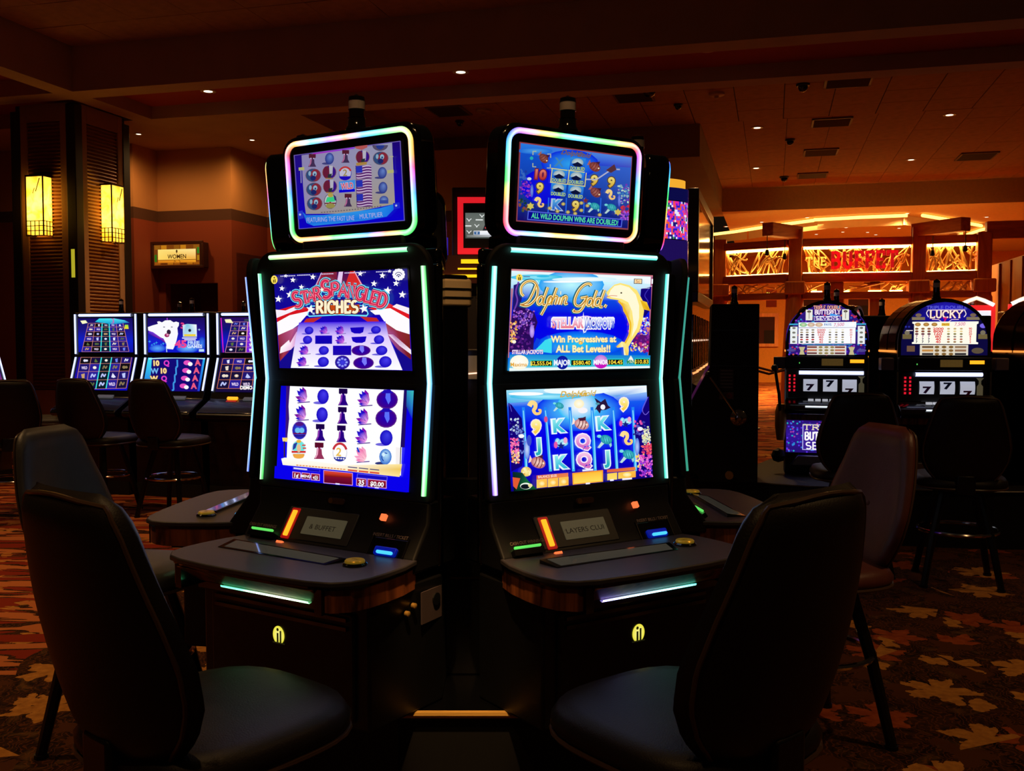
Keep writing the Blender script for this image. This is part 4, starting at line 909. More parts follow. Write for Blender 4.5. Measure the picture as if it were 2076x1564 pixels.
structure(rbuild(MB().box(-8.18, -7.82, 13.36, 13.4, 0, 2.08), 'door_1', mat('dark_door', (40, 20, 18), .5)), 'dark door inside the restroom lobby')
structure(rbuild(MB().box(-7.4, -1.5, 18.0, 18.15, 0, 4.12), 'wall_back', mat('dark_brown_wall', (84, 56, 44), .9, var=.1)), 'dark brown wall under the soffit')
structure(rbuild(MB().box(-3, 13, 33, 33.2, 0, 4.12), 'wall_buffet', mat('ochre_wall', (206, 128, 44), .9, var=.08)), 'ochre back wall of the buffet')
structure(rbuild(MB().box(4.2, 4.3, 18.6, 22.2, 0, 2.9), 'wall_right', wood('ochre_panel', (190, 120, 40), (206, 136, 52), 2)), 'ochre partition wall at the right')
for k in range(4): trim(MB().box(4.17, 4.2, 18.75 + k * .9, 18.8 + k * .9, 0, 2.88), mat('ochre_batten', (170, 100, 30), .7), 'narrow upright batten on the right partition')

# downlights: ring, glowing lens and the lamp itself
M_RING = mat('lamp_ring', (210, 190, 170), .4)
M_LENS = mat('lamp_lens', (255, 240, 220), .3, emis=(2.6, 2.2, 1.5), estr=1.0, sampling='NONE')
ring_me = MB().lathe([(.072, -.004), (.085, -.006), (.09, 0), (.09, .01), (.068, .012)], 20).mesh('ring'); ring_me.materials.append(M_RING)
lens_me = MB().lathe([(.001, -.005), (.045, -.005), (.068, -.001), (.068, .008)], 20).mesh('lens'); lens_me.materials.append(M_LENS)
def downlight(loc, label, group, power, k=1.0, angle=100, color=WARM, target=None, off=.03):
    e = empty('downlight', loc, 0, label, 'ceiling light', group); e.scale = (k, k, k)
    a = link('trim_ring', ring_me, e); b = link('lens', lens_me, e)
    if power: spot('downlight_beam', (loc[0], loc[1], loc[2] - off), power * P_DOWN, angle, .7, color, target or (loc[0], loc[1], 0), .07)
    return e
for px, py, lab in ((422, 185, 'leftmost'), (934, 146, 'middle'), (1434, 101, 'rightmost')):
    downlight(atz(px, py, 4.265), 'round lit downlight in the red recess, %s of the three big ones' % lab, 'downlights in the red recess', 210)
for px, py, lab, pw in ((1535, 259, 'nearer one on the left line', 100), (1925, 233, 'nearest one, far right', 100), (1533, 341, 'farther one on the left line', 60), (1847, 324, 'farther one on the right line', 60)):
    downlight(atz(px, py, 4.595), 'round lit downlight in the right tiled ceiling, ' + lab, 'downlights in the right tiled ceiling', pw)
for px, py, lab in ((281, 272, 'beside the lantern column'), (511, 284, 'above the second restroom wall')):
    downlight(atz(px, py, 4.115), 'small bright downlight in the low ceiling ' + lab, 'small downlights over the restroom walls', 62, .62, 172, (1.0, .55, .2))
buf = [(490, 210), (765, 183), (1370, 158), (1850, 180), (1975, 203), (940, 220), (1000, 243), (1108, 215), (820, 284), (980, 270), (1130, 272), (1180, 287), (1095, 307), (1320, 247), (275, 238), (362, 307), (485, 268)]
for i, (x, y) in enumerate(buf):
    P = atz(1380 + x * .3353, 380 + y * .3353, 4.115)
    ORD = ('first', 'second', 'third', 'fourth', 'fifth', 'sixth', 'seventh', 'eighth', 'ninth')
    n_ = sorted(range(len(buf)), key=lambda j: buf[j][0]).index(i)
    lab = ORD[n_] + ' from the left' if n_ < 9 else ORD[len(buf) - 1 - n_] + ' from the right'
    downlight(P, 'tiny bright downlight in the glowing buffet ceiling, ' + lab, 'tiny downlights over the buffet', 300 if i in (0, 2, 5, 9, 3) else 0, .75, 160, (1.0, .62, .2))
# unseen ceiling spots above and behind the viewer, outside the frame, light the carpet and the chairs
for p, q, pw in ((-4.6, 2.6, 190), (-3.0, 5.6, 90), (2.3, 3.0, 120), (-.9, .2, 60), (3.4, 6.6, 60), (-6.2, 6.0, 150)):
    P = rm(p, q, 4.56)
    spot('unseen_spot', P, pw, 95, .7, WARM, (P.x, P.y, 0), .07)
spot('unseen_spot', (-.1, 1.1, 4.5), 700, 6.5, .6, WARM, (-.14, 2.70, .50), .05)  # added narrow spot, aimed only at the brass plinth strip

# ceiling vents, camera domes, sprinklers
M_VENT = mat('vent_metal', (58, 44, 34), .6); M_VENTF = mat('vent_frame', (120, 92, 70), .6)
def vent(px, py, w_, d_, label, grille=False):
    P = atz(px, py, 4.59); p, q = unrm(P)
    e = empty('ceiling_vent', P, -RA, label, 'vent', 'vents in the tiled ceiling')
    f = MB()
    for x0, x1, y0, y1 in ((-w_ / 2, w_ / 2, -d_ / 2, -d_ / 2 + .03), (-w_ / 2, w_ / 2, d_ / 2 - .03, d_ / 2), (-w_ / 2, -w_ / 2 + .03, -d_ / 2, d_ / 2), (w_ / 2 - .03, w_ / 2, -d_ / 2, d_ / 2)): f.box(x0, x1, y0, y1, -.012, .012)
    f.build('frame', M_VENTF, e)
    MB().box(-w_ / 2 + .02, w_ / 2 - .02, -d_ / 2 + .02, d_ / 2 - .02, .002, .012).build('backing', mat('vent_dark', (20, 14, 10), .9), e)
    sl = MB().add([(-w_ / 2 + .03, -.02, -.002), (w_ / 2 - .03, -.02, -.002), (w_ / 2 - .03, .02, -.02), (-w_ / 2 + .03, .02, -.02)], [(0, 1, 2, 3)]).mesh('slat'); sl.materials.append(M_VENT)
    n = 7
    for k in range(n): link('slat', sl, e, (0, -d_ / 2 + d_ * (k + 1) / (n + 1), 0))
vent(1720, 165, .56, .55, 'square dark vent nearest in the right tiled ceiling')
vent(1686, 248, .56, .55, 'second dark square vent from the front in the right ceiling')
vent(1664, 309, .56, .6, 'third dark square vent from the front in the right ceiling')
vent(1647, 356, .56, .6, 'farthest dark square vent in the right ceiling')
vent(1285, 197, .5, .5, 'vent with a pale grille beside a camera dome')
vent(910, 225, .5, .6, 'dim vent above the gap between the two machines')
vent(1980, 317, .6, .7, 'dim vent at far right of the tiled ceiling')
M_DOME = mat('smoked_dome', (10, 9, 10), .12, coat=.5)
def dome(px, py, k, label):
    P = atz(px, py - 4, 4.59)
    e = empty('camera_dome', P, 0, label, 'camera', 'black camera domes on the ceiling'); e.scale = (k, k, k)
    MB().lathe([(.11, .01), (.115, -.01), (.10, -.025)], 20).build('base', M_BLACK, e, smooth=True)
    MB().lathe([(.08, -.02), (.078, -.06), (.06, -.095), (.03, -.115), (.002, -.12)], 20).build('dome', M_DOME, e, smooth=True)
for a in ((1317, 182, 1.0, 'large black camera dome beside the pale grille vent'), (1375, 217, .55, 'small black camera dome right of the right machine topper'), (1628, 176, .75, 'black camera dome left of the nearest vent'), (1602, 288, .7, 'black camera dome between second and third vents'), (1590, 363, .8, 'farthest black camera dome beside the farthest vent'), (932, 250, .6, 'small black camera dome between the two toppers')): dome(*a)
def sprinkler(px, py, label):
    P = atz(px, py, 4.59)
    e = empty('smoke_detector', P, 0, label, 'detector', 'pale detectors on the ceiling')
    MB().lathe([(.1, .01), (.1, -.02), (.08, -.03)], 16).build('plate', mat('detector_white', (190, 160, 135), .6), e, smooth=True)
    MB().lathe([(.03, -.028), (.028, -.06), (.012, -.065)], 12).build('sensor', mat('detector_white', (190, 160, 135), .6), e, smooth=True)
sprinkler(1453, 190, 'pale round detector right of the camera dome'); sprinkler(980, 224, 'pale round detector left of the right machine')

# square lantern column with pleated panels
col = empty('column', rm(-8.51, 9.48), -RA, 'tall square column with pleated panels and two lantern sconces', 'column')
W_, D_ = .85, .95
M_CREAM = mat('column_cream', (172, 128, 92), .8, var=.05); M_PILAR = mat('column_black', (30, 18, 14), .45)
MB().box(.03, W_ - .03, .03, D_ - .03, 0, 4.12).build('core', mat('column_core', (70, 44, 30), .9), col)
for x, y in ((0, 0), (W_ - .1, 0), (W_ - .1, D_ - .1), (0, D_ - .1)):
    MB().box(x - .012, x + .112, y - .012, y + .112, 0, 4.05 if (x, y) != (W_ - .1, 0) else 4.1).build('corner_post', M_PILAR, col, bevel=.006)
def face_boards(along):
    L = W_ if along == 'x' else D_
    for a0, a1, z0, z1 in ((.11, .2, 0, 4.12), (L - .2, L - .11, 0, 4.12), (.2, L - .2, 3.92, 4.12), (.2, L - .2, 0, .85)):
        m = MB()
        m.box(a0, a1, 0, .03, z0, z1) if along == 'x' else m.box(W_ - .03, W_, a0, a1, z0, z1)
        m.build('frame_board', M_CREAM, col, bevel=.004)
    n = 74; z0, z1 = .85, 3.92
    prof = []
    for k in range(n):
        a = z0 + (z1 - z0) * k / n; b = z0 + (z1 - z0) * (k + 1) / n
        prof += [(.026, a), (.010, a + (b - a) * .35), (.012, a + (b - a) * .6), (.026, b)]
    m = MB()
    vs, fs = [], []
    for d, z in prof:
        wob = .0
        if along == 'x': vs += [(.2, d, z), (L - .2, d, z)]
        else: vs += [(W_ - d, .2, z), (W_ - d, L - .2, z)]
    for k in range(len(prof) - 1): fs.append((2 * k, 2 * k + 1, 2 * k + 3, 2 * k + 2))
    m.add(vs, fs).build('pleated_panel', mat('bronze_pleats', (140, 86, 40), .34, metal=.25, spec=.6), col)['kind'] = 'stuff'
face_boards('x'); face_boards('y')
M_SHADE = bpy.data.materials.new('amber_glass_glow'); M_SHADE.use_nodes = True
nt = M_SHADE.node_tree; b = nt.nodes['Principled BSDF']; b.inputs['Base Color'].default_value = (*rgb(220, 150, 50), 1)
tc = nt.nodes.new('ShaderNodeTexCoord'); n = nt.nodes.new('ShaderNodeTexNoise'); n.inputs['Scale'].default_value = 7; n.inputs['Detail'].default_value = 3; n.inputs['Distortion'].default_value = 1
r = nt.nodes.new('ShaderNodeValToRGB'); r.color_ramp.elements[0].position = .34; r.color_ramp.elements[1].position = .62
r.color_ramp.elements[0].color = (1.0, .36, .012, 1); r.color_ramp.elements[1].color = (1.0, .56, .06, 1)
nt.links.new(tc.outputs['Object'], n.inputs['Vector']); nt.links.new(n.outputs[0], r.inputs[0]); nt.links.new(r.outputs[0], b.inputs['Emission Color']); 
sx_ = nt.nodes.new('ShaderNodeSeparateXYZ'); nt.links.new(tc.outputs['Object'], sx_.inputs[0])
zz = V(nt, sx_.outputs[2]); bulb = (zz * zz * -14.0).op('EXPONENT') * 5.0 + .75
nt.links.new(bulb.s, b.inputs['Emission Strength'])
M_BRONZE = mat('dark_bronze', (44, 24, 10), .5, metal=.4)
def sconce(loc, rz, label):
    e = empty('wall_sconce', loc, rz, label, 'wall lamp', 'lantern sconces on the column')
    w, d, h = .115, .15, .34
    MB().box(-w + .004, w - .004, -d + .004, 0, -h + .02, h - .01).build('glass_shade', M_SHADE, e)
    MB().box(-.06, .06, 0, .03, -.2, .2).build('back_plate', M_BRONZE, e)
    f = MB()
    for x in (-w, w):
        for y in (-d, 0): f.box(x - .006, x + .006, y - .006, y + .006, -h, h)
    f.box(-w - .006, w + .006, -d - .006, .006, h - .01, h + .008)
    f.build('frame', M_BRONZE, e)
    g = MB()
    for z in (-h, -h + .055, -h + .11, -h + .165):
        g.box(-w - .004, w + .004, -d - .005, -d + .001, z, z + .008); g.box(w - .001, w + .005, -d, 0, z, z + .008); g.box(-w - .005, -w + .001, -d, 0, z, z + .008)
    for k in range(1, 4):
        x = -w + 2 * w * k / 4; g.box(x - .004, x + .004, -d - .005, -d + .001, -h, -h + .17)
    for k in range(1, 3):
        y = -d + d * k / 3; g.box(w - .001, w + .005, y - .004, y + .004, -h, -h + .17); g.box(-w - .005, -w + .001, y - .004, y + .004, -h, -h + .17)
    g.build('lattice', M_BRONZE, e)
    tw = MB().tube([(.02, -d - .004, .16), (.05, -d - .004, .24), (.075, -d - .004, .31)], .005, 5).tube([(-.02, -d - .004, .14), (.005, -d - .004, .2)], .004, 5); tw.build('twig_motif', M_BRONZE, e)
    return e
sconce(rm(-8.51 + .40, 9.48 + .02, 2.95), -RA, 'glowing amber lantern on the left face of the column')
sconce(rm(-7.66 - .02, 9.48 + .56, 2.92), -RA + R(90), 'glowing amber lantern on the right face of the column')
# narrow lit amber slots in the black corner posts
for P, rz, z, lab in ((rm(-7.705, 9.46), -RA, 2.3, 'thin yellow lit strip on the front corner post of the column'),):
    e = empty('strip_lamp', (P.x, P.y, z), rz, lab, 'strip light')
    MB().box(-.012, .03, -.012, .004, -.16, .16).build('glass', mat('strip_glow', (200, 190, 20), .4, emis=(.42, .38, .02)), e); MB().box(-.018, .036, -.004, .008, -.17, .17).build('back_plate', M_BRONZE, e)

# lit signs over the restroom doors
def art_sign(word):
    a = Art([(0, 0), (100, 0), (100, 40), (0, 40)], .74, .29)
    a.fill((120, 60, 14), (110, 50, 10))
    for k in range(7): a.box(8 + 14 * k, 5, 12, 8, [(140, 84, 16), (190, 120, 20), (120, 60, 10)][k % 3]); a.box(8 + 14 * k, 36, 12, 5, [(150, 80, 14), (90, 40, 8), (170, 100, 16)][k % 3])
    a.box(4, 26, 5, 14, (40, 110, 20)); a.box(96, 12, 5, 12, (50, 120, 30)); a.box(96, 26, 5, 10, (170, 120, 20))
    a.quad4([(9, 9), (91, 9), (91, 29), (9, 29)], [(255, 225, 120), (255, 230, 150), (240, 170, 60), (255, 215, 100)]); a.quad4([(9, 30), (91, 30), (91, 35), (9, 35)], [(225, 140, 30), (235, 160, 40), (225, 140, 30), (200, 110, 20)])
    a.ell(50, 13, 1.8, 3.2, (70, 40, 10)); a.box(50, 16, .8, 3, (70, 40, 10))
    a.text(word, 50, 23, 8, (50, 26, 6), width=40 if word == 'WOMEN' else 22, bold=.015)
    a.stroke([(44, 35), (45, 31), (48, 34)], .8, (70, 36, 10)); a.stroke([(54, 30), (57, 33), (56, 35)], .8, (70, 36, 10))
    return a
def sign(p, q, z, word, label):
    e = empty('restroom_sign', rm(p, q, z), -RA, label, 'sign', 'lit restroom signs')
    MB().box(-.40, .40, -.06, .10, -.175, .175).build('sign_box', mat('sign_wood', (50, 22, 12), .5, var=.2), e, bevel=.006)
    f = MB()
    for x0, x1, z0, z1 in ((-.42, .42, .15, .19), (-.42, .42, -.19, -.15), (-.42, -.375, -.15, .15), (.375, .42, -.15, .15)): f.box(x0, x1, -.085, -.05, z0, z1)
    f.build('frame', mat('sign_frame', (70, 32, 16), .45), e, bevel=.004)
    art_sign(word).build('lit_panel', e, (0, -.065, 0), m=glow_mat('lit_sign', 1.0))
sign(-8.12, 12.15, 2.62, 'WOMEN', 'lit stained glass sign reading WOMEN over the left doorway')
sign(-6.3, 13.15, 2.66, 'MEN', 'lit amber sign half hidden behind the left machine')

# timber gateway of the buffet
M_PINE = wood('peeled_pine', (196, 106, 44), (222, 136, 66), 5, 'z', .55); M_PINEX = wood('peeled_pine_beam', (186, 98, 40), (216, 130, 60), 5, 'x', .55)
gate = empty('timber_gateway', rm(0, 20.8), -RA, 'large log and timber gateway with glowing branch panels over the buffet entrance', 'gateway')
posts = [(-1.12, .62), (.41, 0), (2.77, .08), (3.92, -.1)]
def log(x, y, zt, r0=.13, r1=.15, flare=.28, name='post'):
    MB().box(x - r0, x + r0, y - r0, y + r0, 2.2, zt).build(name, M_PINE, gate, bevel=.02)
    MB().lathe([(flare, 0), (flare * .9, .5), (flare * .72, 1.6), (flare * .62, 2.25), (.06, 2.52)], 12, (x, y, 0)).build('log_base', M_PINE, gate, smooth=True)
for i, (x, y) in enumerate(posts): log(x, y, (3.55, 3.66, 3.66, 3.5)[i])
def beam(a, b, z0, z1, d=.12, name='beam', m=M_PINEX):
    a, b = Vector((*a, 0)), Vector((*b, 0)); t = (b - a); L = t.length; ang = math.atan2(t.y, t.x)
    return MB().box(0, L, -d, d, z0, z1).build(name, m, gate, loc=a, rot=(0, 0, ang), bevel=.012)
M_COVE = mat('cove_strip', (255, 200, 90), .5, emis=(3.6, 1.9, .36), estr=1.0)
M_STRIP = mat('panel_strip', (255, 200, 90), .5, emis=(14.0, 8.0, 1.7))
def brs(seed, a, b, z0, z1, n):
    q = random.Random(seed); a, b = Vector((*a, 0)), Vector((*b, 0)); t = b - a; m = MB()
    t0 = Vector((-t.y, t.x, 0)).normalized()
    for k in range(n):
        u = q.uniform(.02, .9); v = min(max(u + q.uniform(-.36, .36), .02), .98); w_ = q.uniform(-.05, .05)
        if k % 3: pts = [(u, z0 + .01), ((u + v) / 2 + q.uniform(-.05, .05), (z0 + z1) / 2 + q.uniform(-.08, .08)), (v, z1 - .01)]
        else: pts = [(u, q.uniform(z0, z1)), ((u + v) / 2, q.uniform(z0, z1)), (min(max(v + q.uniform(-.1, .1), .02), .98), q.uniform(z0, z1))]
        P = []
        for i in range(7):
            s = i / 6; x = (1 - s) ** 2 * pts[0][0] + 2 * s * (1 - s) * pts[1][0] + s * s * pts[2][0]; z = (1 - s) ** 2 * pts[0][1] + 2 * s * (1 - s) * pts[1][1] + s * s * pts[2][1]
            P.append(a + t * x + t0 * (w_ + .03 * math.sin(s * 5 + k)) + Vector((0, 0, z)))
        m.tube(P, [.016 * q.uniform(.7, 1.4)] * 7, 5)
    o = m.build('branch_lattice', mat('pale_branches', (250, 214, 150), .6), gate, smooth=True); o['kind'] = 'stuff'
bays = [((-1.0, .6), (.28, .02), 41), ((.55, 0), (2.63, .06), 42), ((2.9, .06), (3.8, -.08), 43)]
for (a, b_, sd), n in zip(bays, (34, 46, 30)):
    beam(a, b_, 3.30, 3.46); beam(a, b_, 2.58, 2.76); beam(a, b_, 2.24, 2.38, name='rail')
    brs(sd, a, b_, 2.77, 3.29, n); brs(sd + 9, a, b_, 2.38, 2.57, n // 2)
    A, B = Vector((*a, 0)), Vector((*b_, 0)); t = (B - A).normalized(); nn = Vector((-t.y, t.x, 0)); L = (B - A).length
    ang = math.atan2(t.y, t.x)
    MB().box(0.02, L - .02, -.06, .05, 3.252, 3.298).build('light_strip', M_STRIP, gate, loc=A - nn * .02, rot=(0, 0, ang))
    MB().box(0.02, L - .02, .0, .10, 2.762, 2.785).build('light_strip', M_STRIP, gate, loc=A, rot=(0, 0, ang))
for k, x in enumerate((.85, 1.35, 1.95, 2.35)):
    MB().box(x - .12, x + .12, -.03, .03, 2.385, 2.405).build('light_strip', M_STRIP, gate)
MB().box(1.08, 1.36, -.06, .2, 0, 2.58).build('centre_post', M_PINE, gate, bevel=.02); MB().box(1.86, 2.06, -.02, .2, 0, 2.58).build('centre_post', M_PINE, gate, bevel=.02)
for x, y in posts: MB().box(x - .2, x + .2, y - .22, y + .2, 2.34, 2.6).build('corbel', M_PINE, gate, bevel=.03)
for (x, y), (dx, dy) in zip(posts[1:3], ((-.55, -.9), (.7, -.9))):
    a_, b_ = Vector((x, y, 0)), Vector((x + dx, y + dy, 0)); t = b_ - a_
    MB().box(-.1, t.length, -.12, .12, 3.46, 3.72).build('outrigger_beam', M_PINEX, gate, loc=a_, rot=(0, 0, math.atan2(t.y, t.x)), bevel=.015)
for x0, x1, y0, z0 in ((-2.6, -1.2, .62, 3.1), (3.95, 6.2, -.1, 3.36)): MB().box(x0, x1, y0 - .1, y0 + .12, z0, z0 + .34).build('beam', M_PINEX, gate, bevel=.015)
def lamp_spot(p, q, z, label):
    e = empty('track_spotlight', rm(p, q, z), -RA, label, 'spotlight', 'small spotlights under the timber beams')
    MB().lathe([(.03, -.02), (.045, -.1), (.042, -.12)], 12).build('head', M_BLACK, e, rot=(R(25), 0, 0), smooth=True); MB().tube([(0, 0, .26), (0, 0, -.02)], .008, 6).build('stem', M_BLACK, e)
    MB().lathe([(.001, -.123), (.036, -.122)], 12).build('lens', M_LENS, e, rot=(R(25), 0, 0))
lamp_spot(-.14, 19.9, 3.2, 'spotlight under the left outrigger beam'); lamp_spot(3.46, 19.95, 3.2, 'spotlight under the right outrigger beam'); lamp_spot(2.95, 20.35, 3.16, 'spotlight right of the right gateway post'); lamp_spot(.2, 20.45, 3.16, 'spotlight left of the left gateway post')
# THE BUFFET lettering
sg = empty('buffet_sign', rm(.62, 20.5, 2.85), -RA, 'THE BUFFET sign with yellow THE and large red letters', 'sign')
def letter(ch, x, z, h, m, w, kx=1.0):
    b = MB()
    for st in SER[ch][0]:
        for p0, p1 in zip(st, st[1:]):
            a_, c_ = Vector((p0[0] * h * kx, 0, p0[1] * h)), Vector((p1[0] * h * kx, 0, p1[1] * h)); t = c_ - a_
            if t.length < 1e-5: continue
            t2 = t.normalized(); nn = Vector((-t2.z, 0, t2.x)) * w / 2; e0 = t2 * w * .3
            a_, c_ = a_ - e0, c_ + e0; f0 = Vector((0, -.03, 0))
            b.add([a_ + nn, a_ - nn, c_ - nn, c_ + nn, a_ + nn + f0, a_ - nn + f0, c_ - nn + f0, c_ + nn + f0], [(0, 1, 2, 3), (4, 7, 6, 5), (0, 4, 5, 1), (1, 5, 6, 2), (2, 6, 7, 3), (3, 7, 4, 0)])
    b.build('letter', m, sg, loc=(x, 0, z))
M_LY = mat('letter_yellow', (255, 200, 60), .5, emis=(.95, .75, .08)); M_LR = mat('letter_red', (220, 10, 10), .5, emis=(.5, .006, .008))
for ch, x in (('T', 0), ('H', .14), ('E', .28)): letter(ch, x, .06, .15, M_LY, .025)
x = .48
for ch in 'BUFFET': letter(ch, x, .0, .30, M_LR, .06, .74); x += .222 * SER[ch][2] + .062
# cove lines and lit drum in the buffet ceiling
def cove(pts, label):
    e = empty('cove_light', (0, 0, 0), 0, label, 'cove light', 'glowing coves in the buffet ceiling')
    P = [atz(px, py, 4.06) for px, py in pts]
    m = MB().tube([(p.x, p.y, p.z) for p in P], .035, 6); m.build('light_strip', M_COVE, e)
    m = MB()
    for a_, b_ in zip(P, P[1:]):
        n_ = Vector((-(b_ - a_).y, (b_ - a_).x, 0)).normalized() * .14
        n_ = n_ if n_.y > 0 else -n_
        m.add([a_ + n_ * 3 + Vector((0, 0, .05)), b_ + n_ * 3 + Vector((0, 0, .05)), b_ + n_ * 3 - Vector((0, 0, .16)), a_ + n_ * 3 - Vector((0, 0, .16))], [(0, 1, 2, 3)])
    m.build('cove_lip', M_PLASTER, e)
cove([(1425, 478), (1490, 470), (1560, 459), (1650, 447)], 'curved glowing cove at left of the buffet ceiling')
cove([(1650, 446), (1740, 441), (1840, 437)], 'straight glowing cove across the buffet ceiling')
cove([(1870, 437), (1930, 447), (1990, 458)], 'glowing cove at right of the buffet ceiling'); cove([(1960, 476), (1990, 466), (2030, 458)], 'short glowing cove near the right partition')
arealight('buffet_fill_light', rm(2.5, 26, 4.0), 900, 6, 5, rm(2.5, 26, 0), (1.0, .6, .18))  # added broad area light to brighten the buffet, no fitting behind it
spot('unseen_spot', rm(-1.1, 3.1, 4.56), 14, 100, .8, WARM, None, .07)  # added weak spot lifting the toppers and decks of the pod
spot('unseen_spot', (-.80, 1.98, 4.56), 55, 16, .8, WARM, None, .07)  # added spot giving the near left stool its warm top edge
spot('unseen_spot', (-.15, 1.6, 4.5), 170, 9, .6, WARM, (-.38, 3.9, 1.63), .05)  # added narrow spot to brighten the beige rear hood
spot('unseen_spot', (-.1, .6, 4.5), 60, 26, .7, WARM, (-.15, 2.95, 2.2), .07)  # added spot that makes the candle lamps on the toppers show
# dark windows and opening in the far wall
def opening(px0, px1, py0, py1, label, name='serving_hatch'):
    # on the back wall plane q = 33
    def on(px, py):
        u, v = (px - 1038) / FPX, (py - 782) / FPX
        d = Vector((u, math.cos(PIT) - v * math.sin(PIT), -math.sin(PIT) - v * math.cos(PIT)))
        k = 32.95 / (d.x * RS + d.y * RC); P = Vector((0, 0, 1.45)) + d * k; return (P.x * RC - P.y * RS, P.z)
    p0, z1 = on(px0, py0); p1, z0 = on(px1, py1)
    e = empty(name, rm((p0 + p1) / 2, 32.97, 0), -RA, label, 'hatch')
    w2 = (p1 - p0) / 2
    MB().box(-w2, w2, -.02, .02, z0, z1).build('recess', mat('hatch_red', (60, 14, 8), .9), e)
    f = MB(); f.box(-w2 - .12, w2 + .12, -.06, .02, z1, z1 + .12); f.box(-w2 - .12, w2 + .12, -.06, .02, z0 - .1, z0); f.box(-w2 - .12, -w2, -.06, .02, z0, z1); f.box(w2, w2 + .12, -.06, .02, z0, z1)
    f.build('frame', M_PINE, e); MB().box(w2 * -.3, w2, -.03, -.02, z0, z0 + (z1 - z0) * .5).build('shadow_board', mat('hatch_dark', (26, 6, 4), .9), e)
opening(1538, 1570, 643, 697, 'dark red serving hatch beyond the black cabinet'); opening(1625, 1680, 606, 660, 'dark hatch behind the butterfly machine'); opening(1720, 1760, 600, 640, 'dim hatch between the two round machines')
pm = empty('menu_board', rm(.05, 21.6, 0), -RA, 'small dark red board with yellow handwriting on the left gateway post', 'board')
P = atz(1565, 600, 1.45 + 86 * 20.5 / 1975); pm.location = (at(1564, 605, 20.9).x, at(1564, 605, 20.9).y, at(1564, 605, 20.9).z)
MB().box(-.11, .11, 0, .03, -.19, .19).build('panel', mat('menu_red', (96, 14, 16), .7), pm)
a = Art([(0, 0), (100, 0), (100, 100), (0, 100)], .2, .16)
for k, (x, y) in enumerate(((30, 30), (55, 50), (70, 78))): a.stroke([(x - 26, y), (x - 18, y - 16), (x - 10, y + 10), (x, y - 12), (x + 8, y + 8), (x + 20, y - 6)], 7, (230, 200, 60))
a.build('handwriting', pm, (-.01, -.004, .07))
# ---------------------------------------------------------------- the pod of tall machines
POD = Vector((-.148, 3.466, 0)); APO = .664; ZB = .41
M_ZEBRA = wood('zebrano_band', (64, 26, 12), (176, 100, 54), 22, 'z', .42, 1.2)
M_DECK = mat('deck_charcoal', (66, 62, 66), .42, var=.06, vscale=60, bump=.15, bscale=900)
M_GLASS = mat('deck_glass', (34, 32, 28), .03, coat=1.0, emis=(.045, .04, .03), spec=.9)  # faint emission stands in for warm light reflected in the glass
M_PRINT = mat('pale_print', (176, 150, 130), .7)
M_DIM = mat('dim_print', (84, 80, 84), .7)
M_ORANGE = mat('reader_orange', (255, 150, 20), .4, emis=(1.6, .55, .02)); M_REDG = mat('reader_red', (120, 8, 8), .35, emis=(.30, .003, .003))
M_GREEN = mat('slot_green', (60, 255, 80), .4, emis=(.12, .75, .12)); M_RED = mat('indicator_red', (255, 60, 20), .4, emis=(1.3, .22, .06))
M_BLUE = mat('bill_blue', (6, 16, 120), .3, emis=(.0, .006, .22)); M_CYAN = mat('bill_cyan', (60, 170, 255), .3, emis=(.08, .7, 1.5))
M_LCD = mat('reader_lcd', (88, 80, 54), .35, emis=(.045, .04, .022))
M_GOLD = mat('spin_gold', (226, 170, 50), .3, metal=.6, emis=(.09, .055, .004))
M_LAMP1 = mat('lamp_smoked', (22, 17, 16), .06, coat=1.0); M_LAMP2 = mat('lamp_frosted', (226, 206, 196), .25, coat=.6)
def candle(parent, loc, k=1.0, r=None):
    r = r or k
    e = MB().lathe([(.036 * r, 0), (.038 * r, .012 * k), (.030 * r, .03 * k), (.028 * r, .062 * k), (.030 * r, .064 * k)], 18).build('candle_lamp', M_LAMP1, parent, loc, smooth=True)
    MB().lathe([(.026 * r, .064 * k), (.026 * r, .10 * k), (.028 * r, .102 * k)], 18).build('lamp_stack', M_LAMP1, e, smooth=True)
    MB().lathe([(.027 * r, .102 * k), (.027 * r, .14 * k)], 18).build('lamp_cap', M_LAMP2, e, smooth=True)
    MB().lathe([(.028 * r, .14 * k), (.026 * r, .158 * k), (.012 * r, .166 * k), (.004 * r, .172 * k)], 18).build('lamp_top', M_LAMP1, e, smooth=True)
    return e
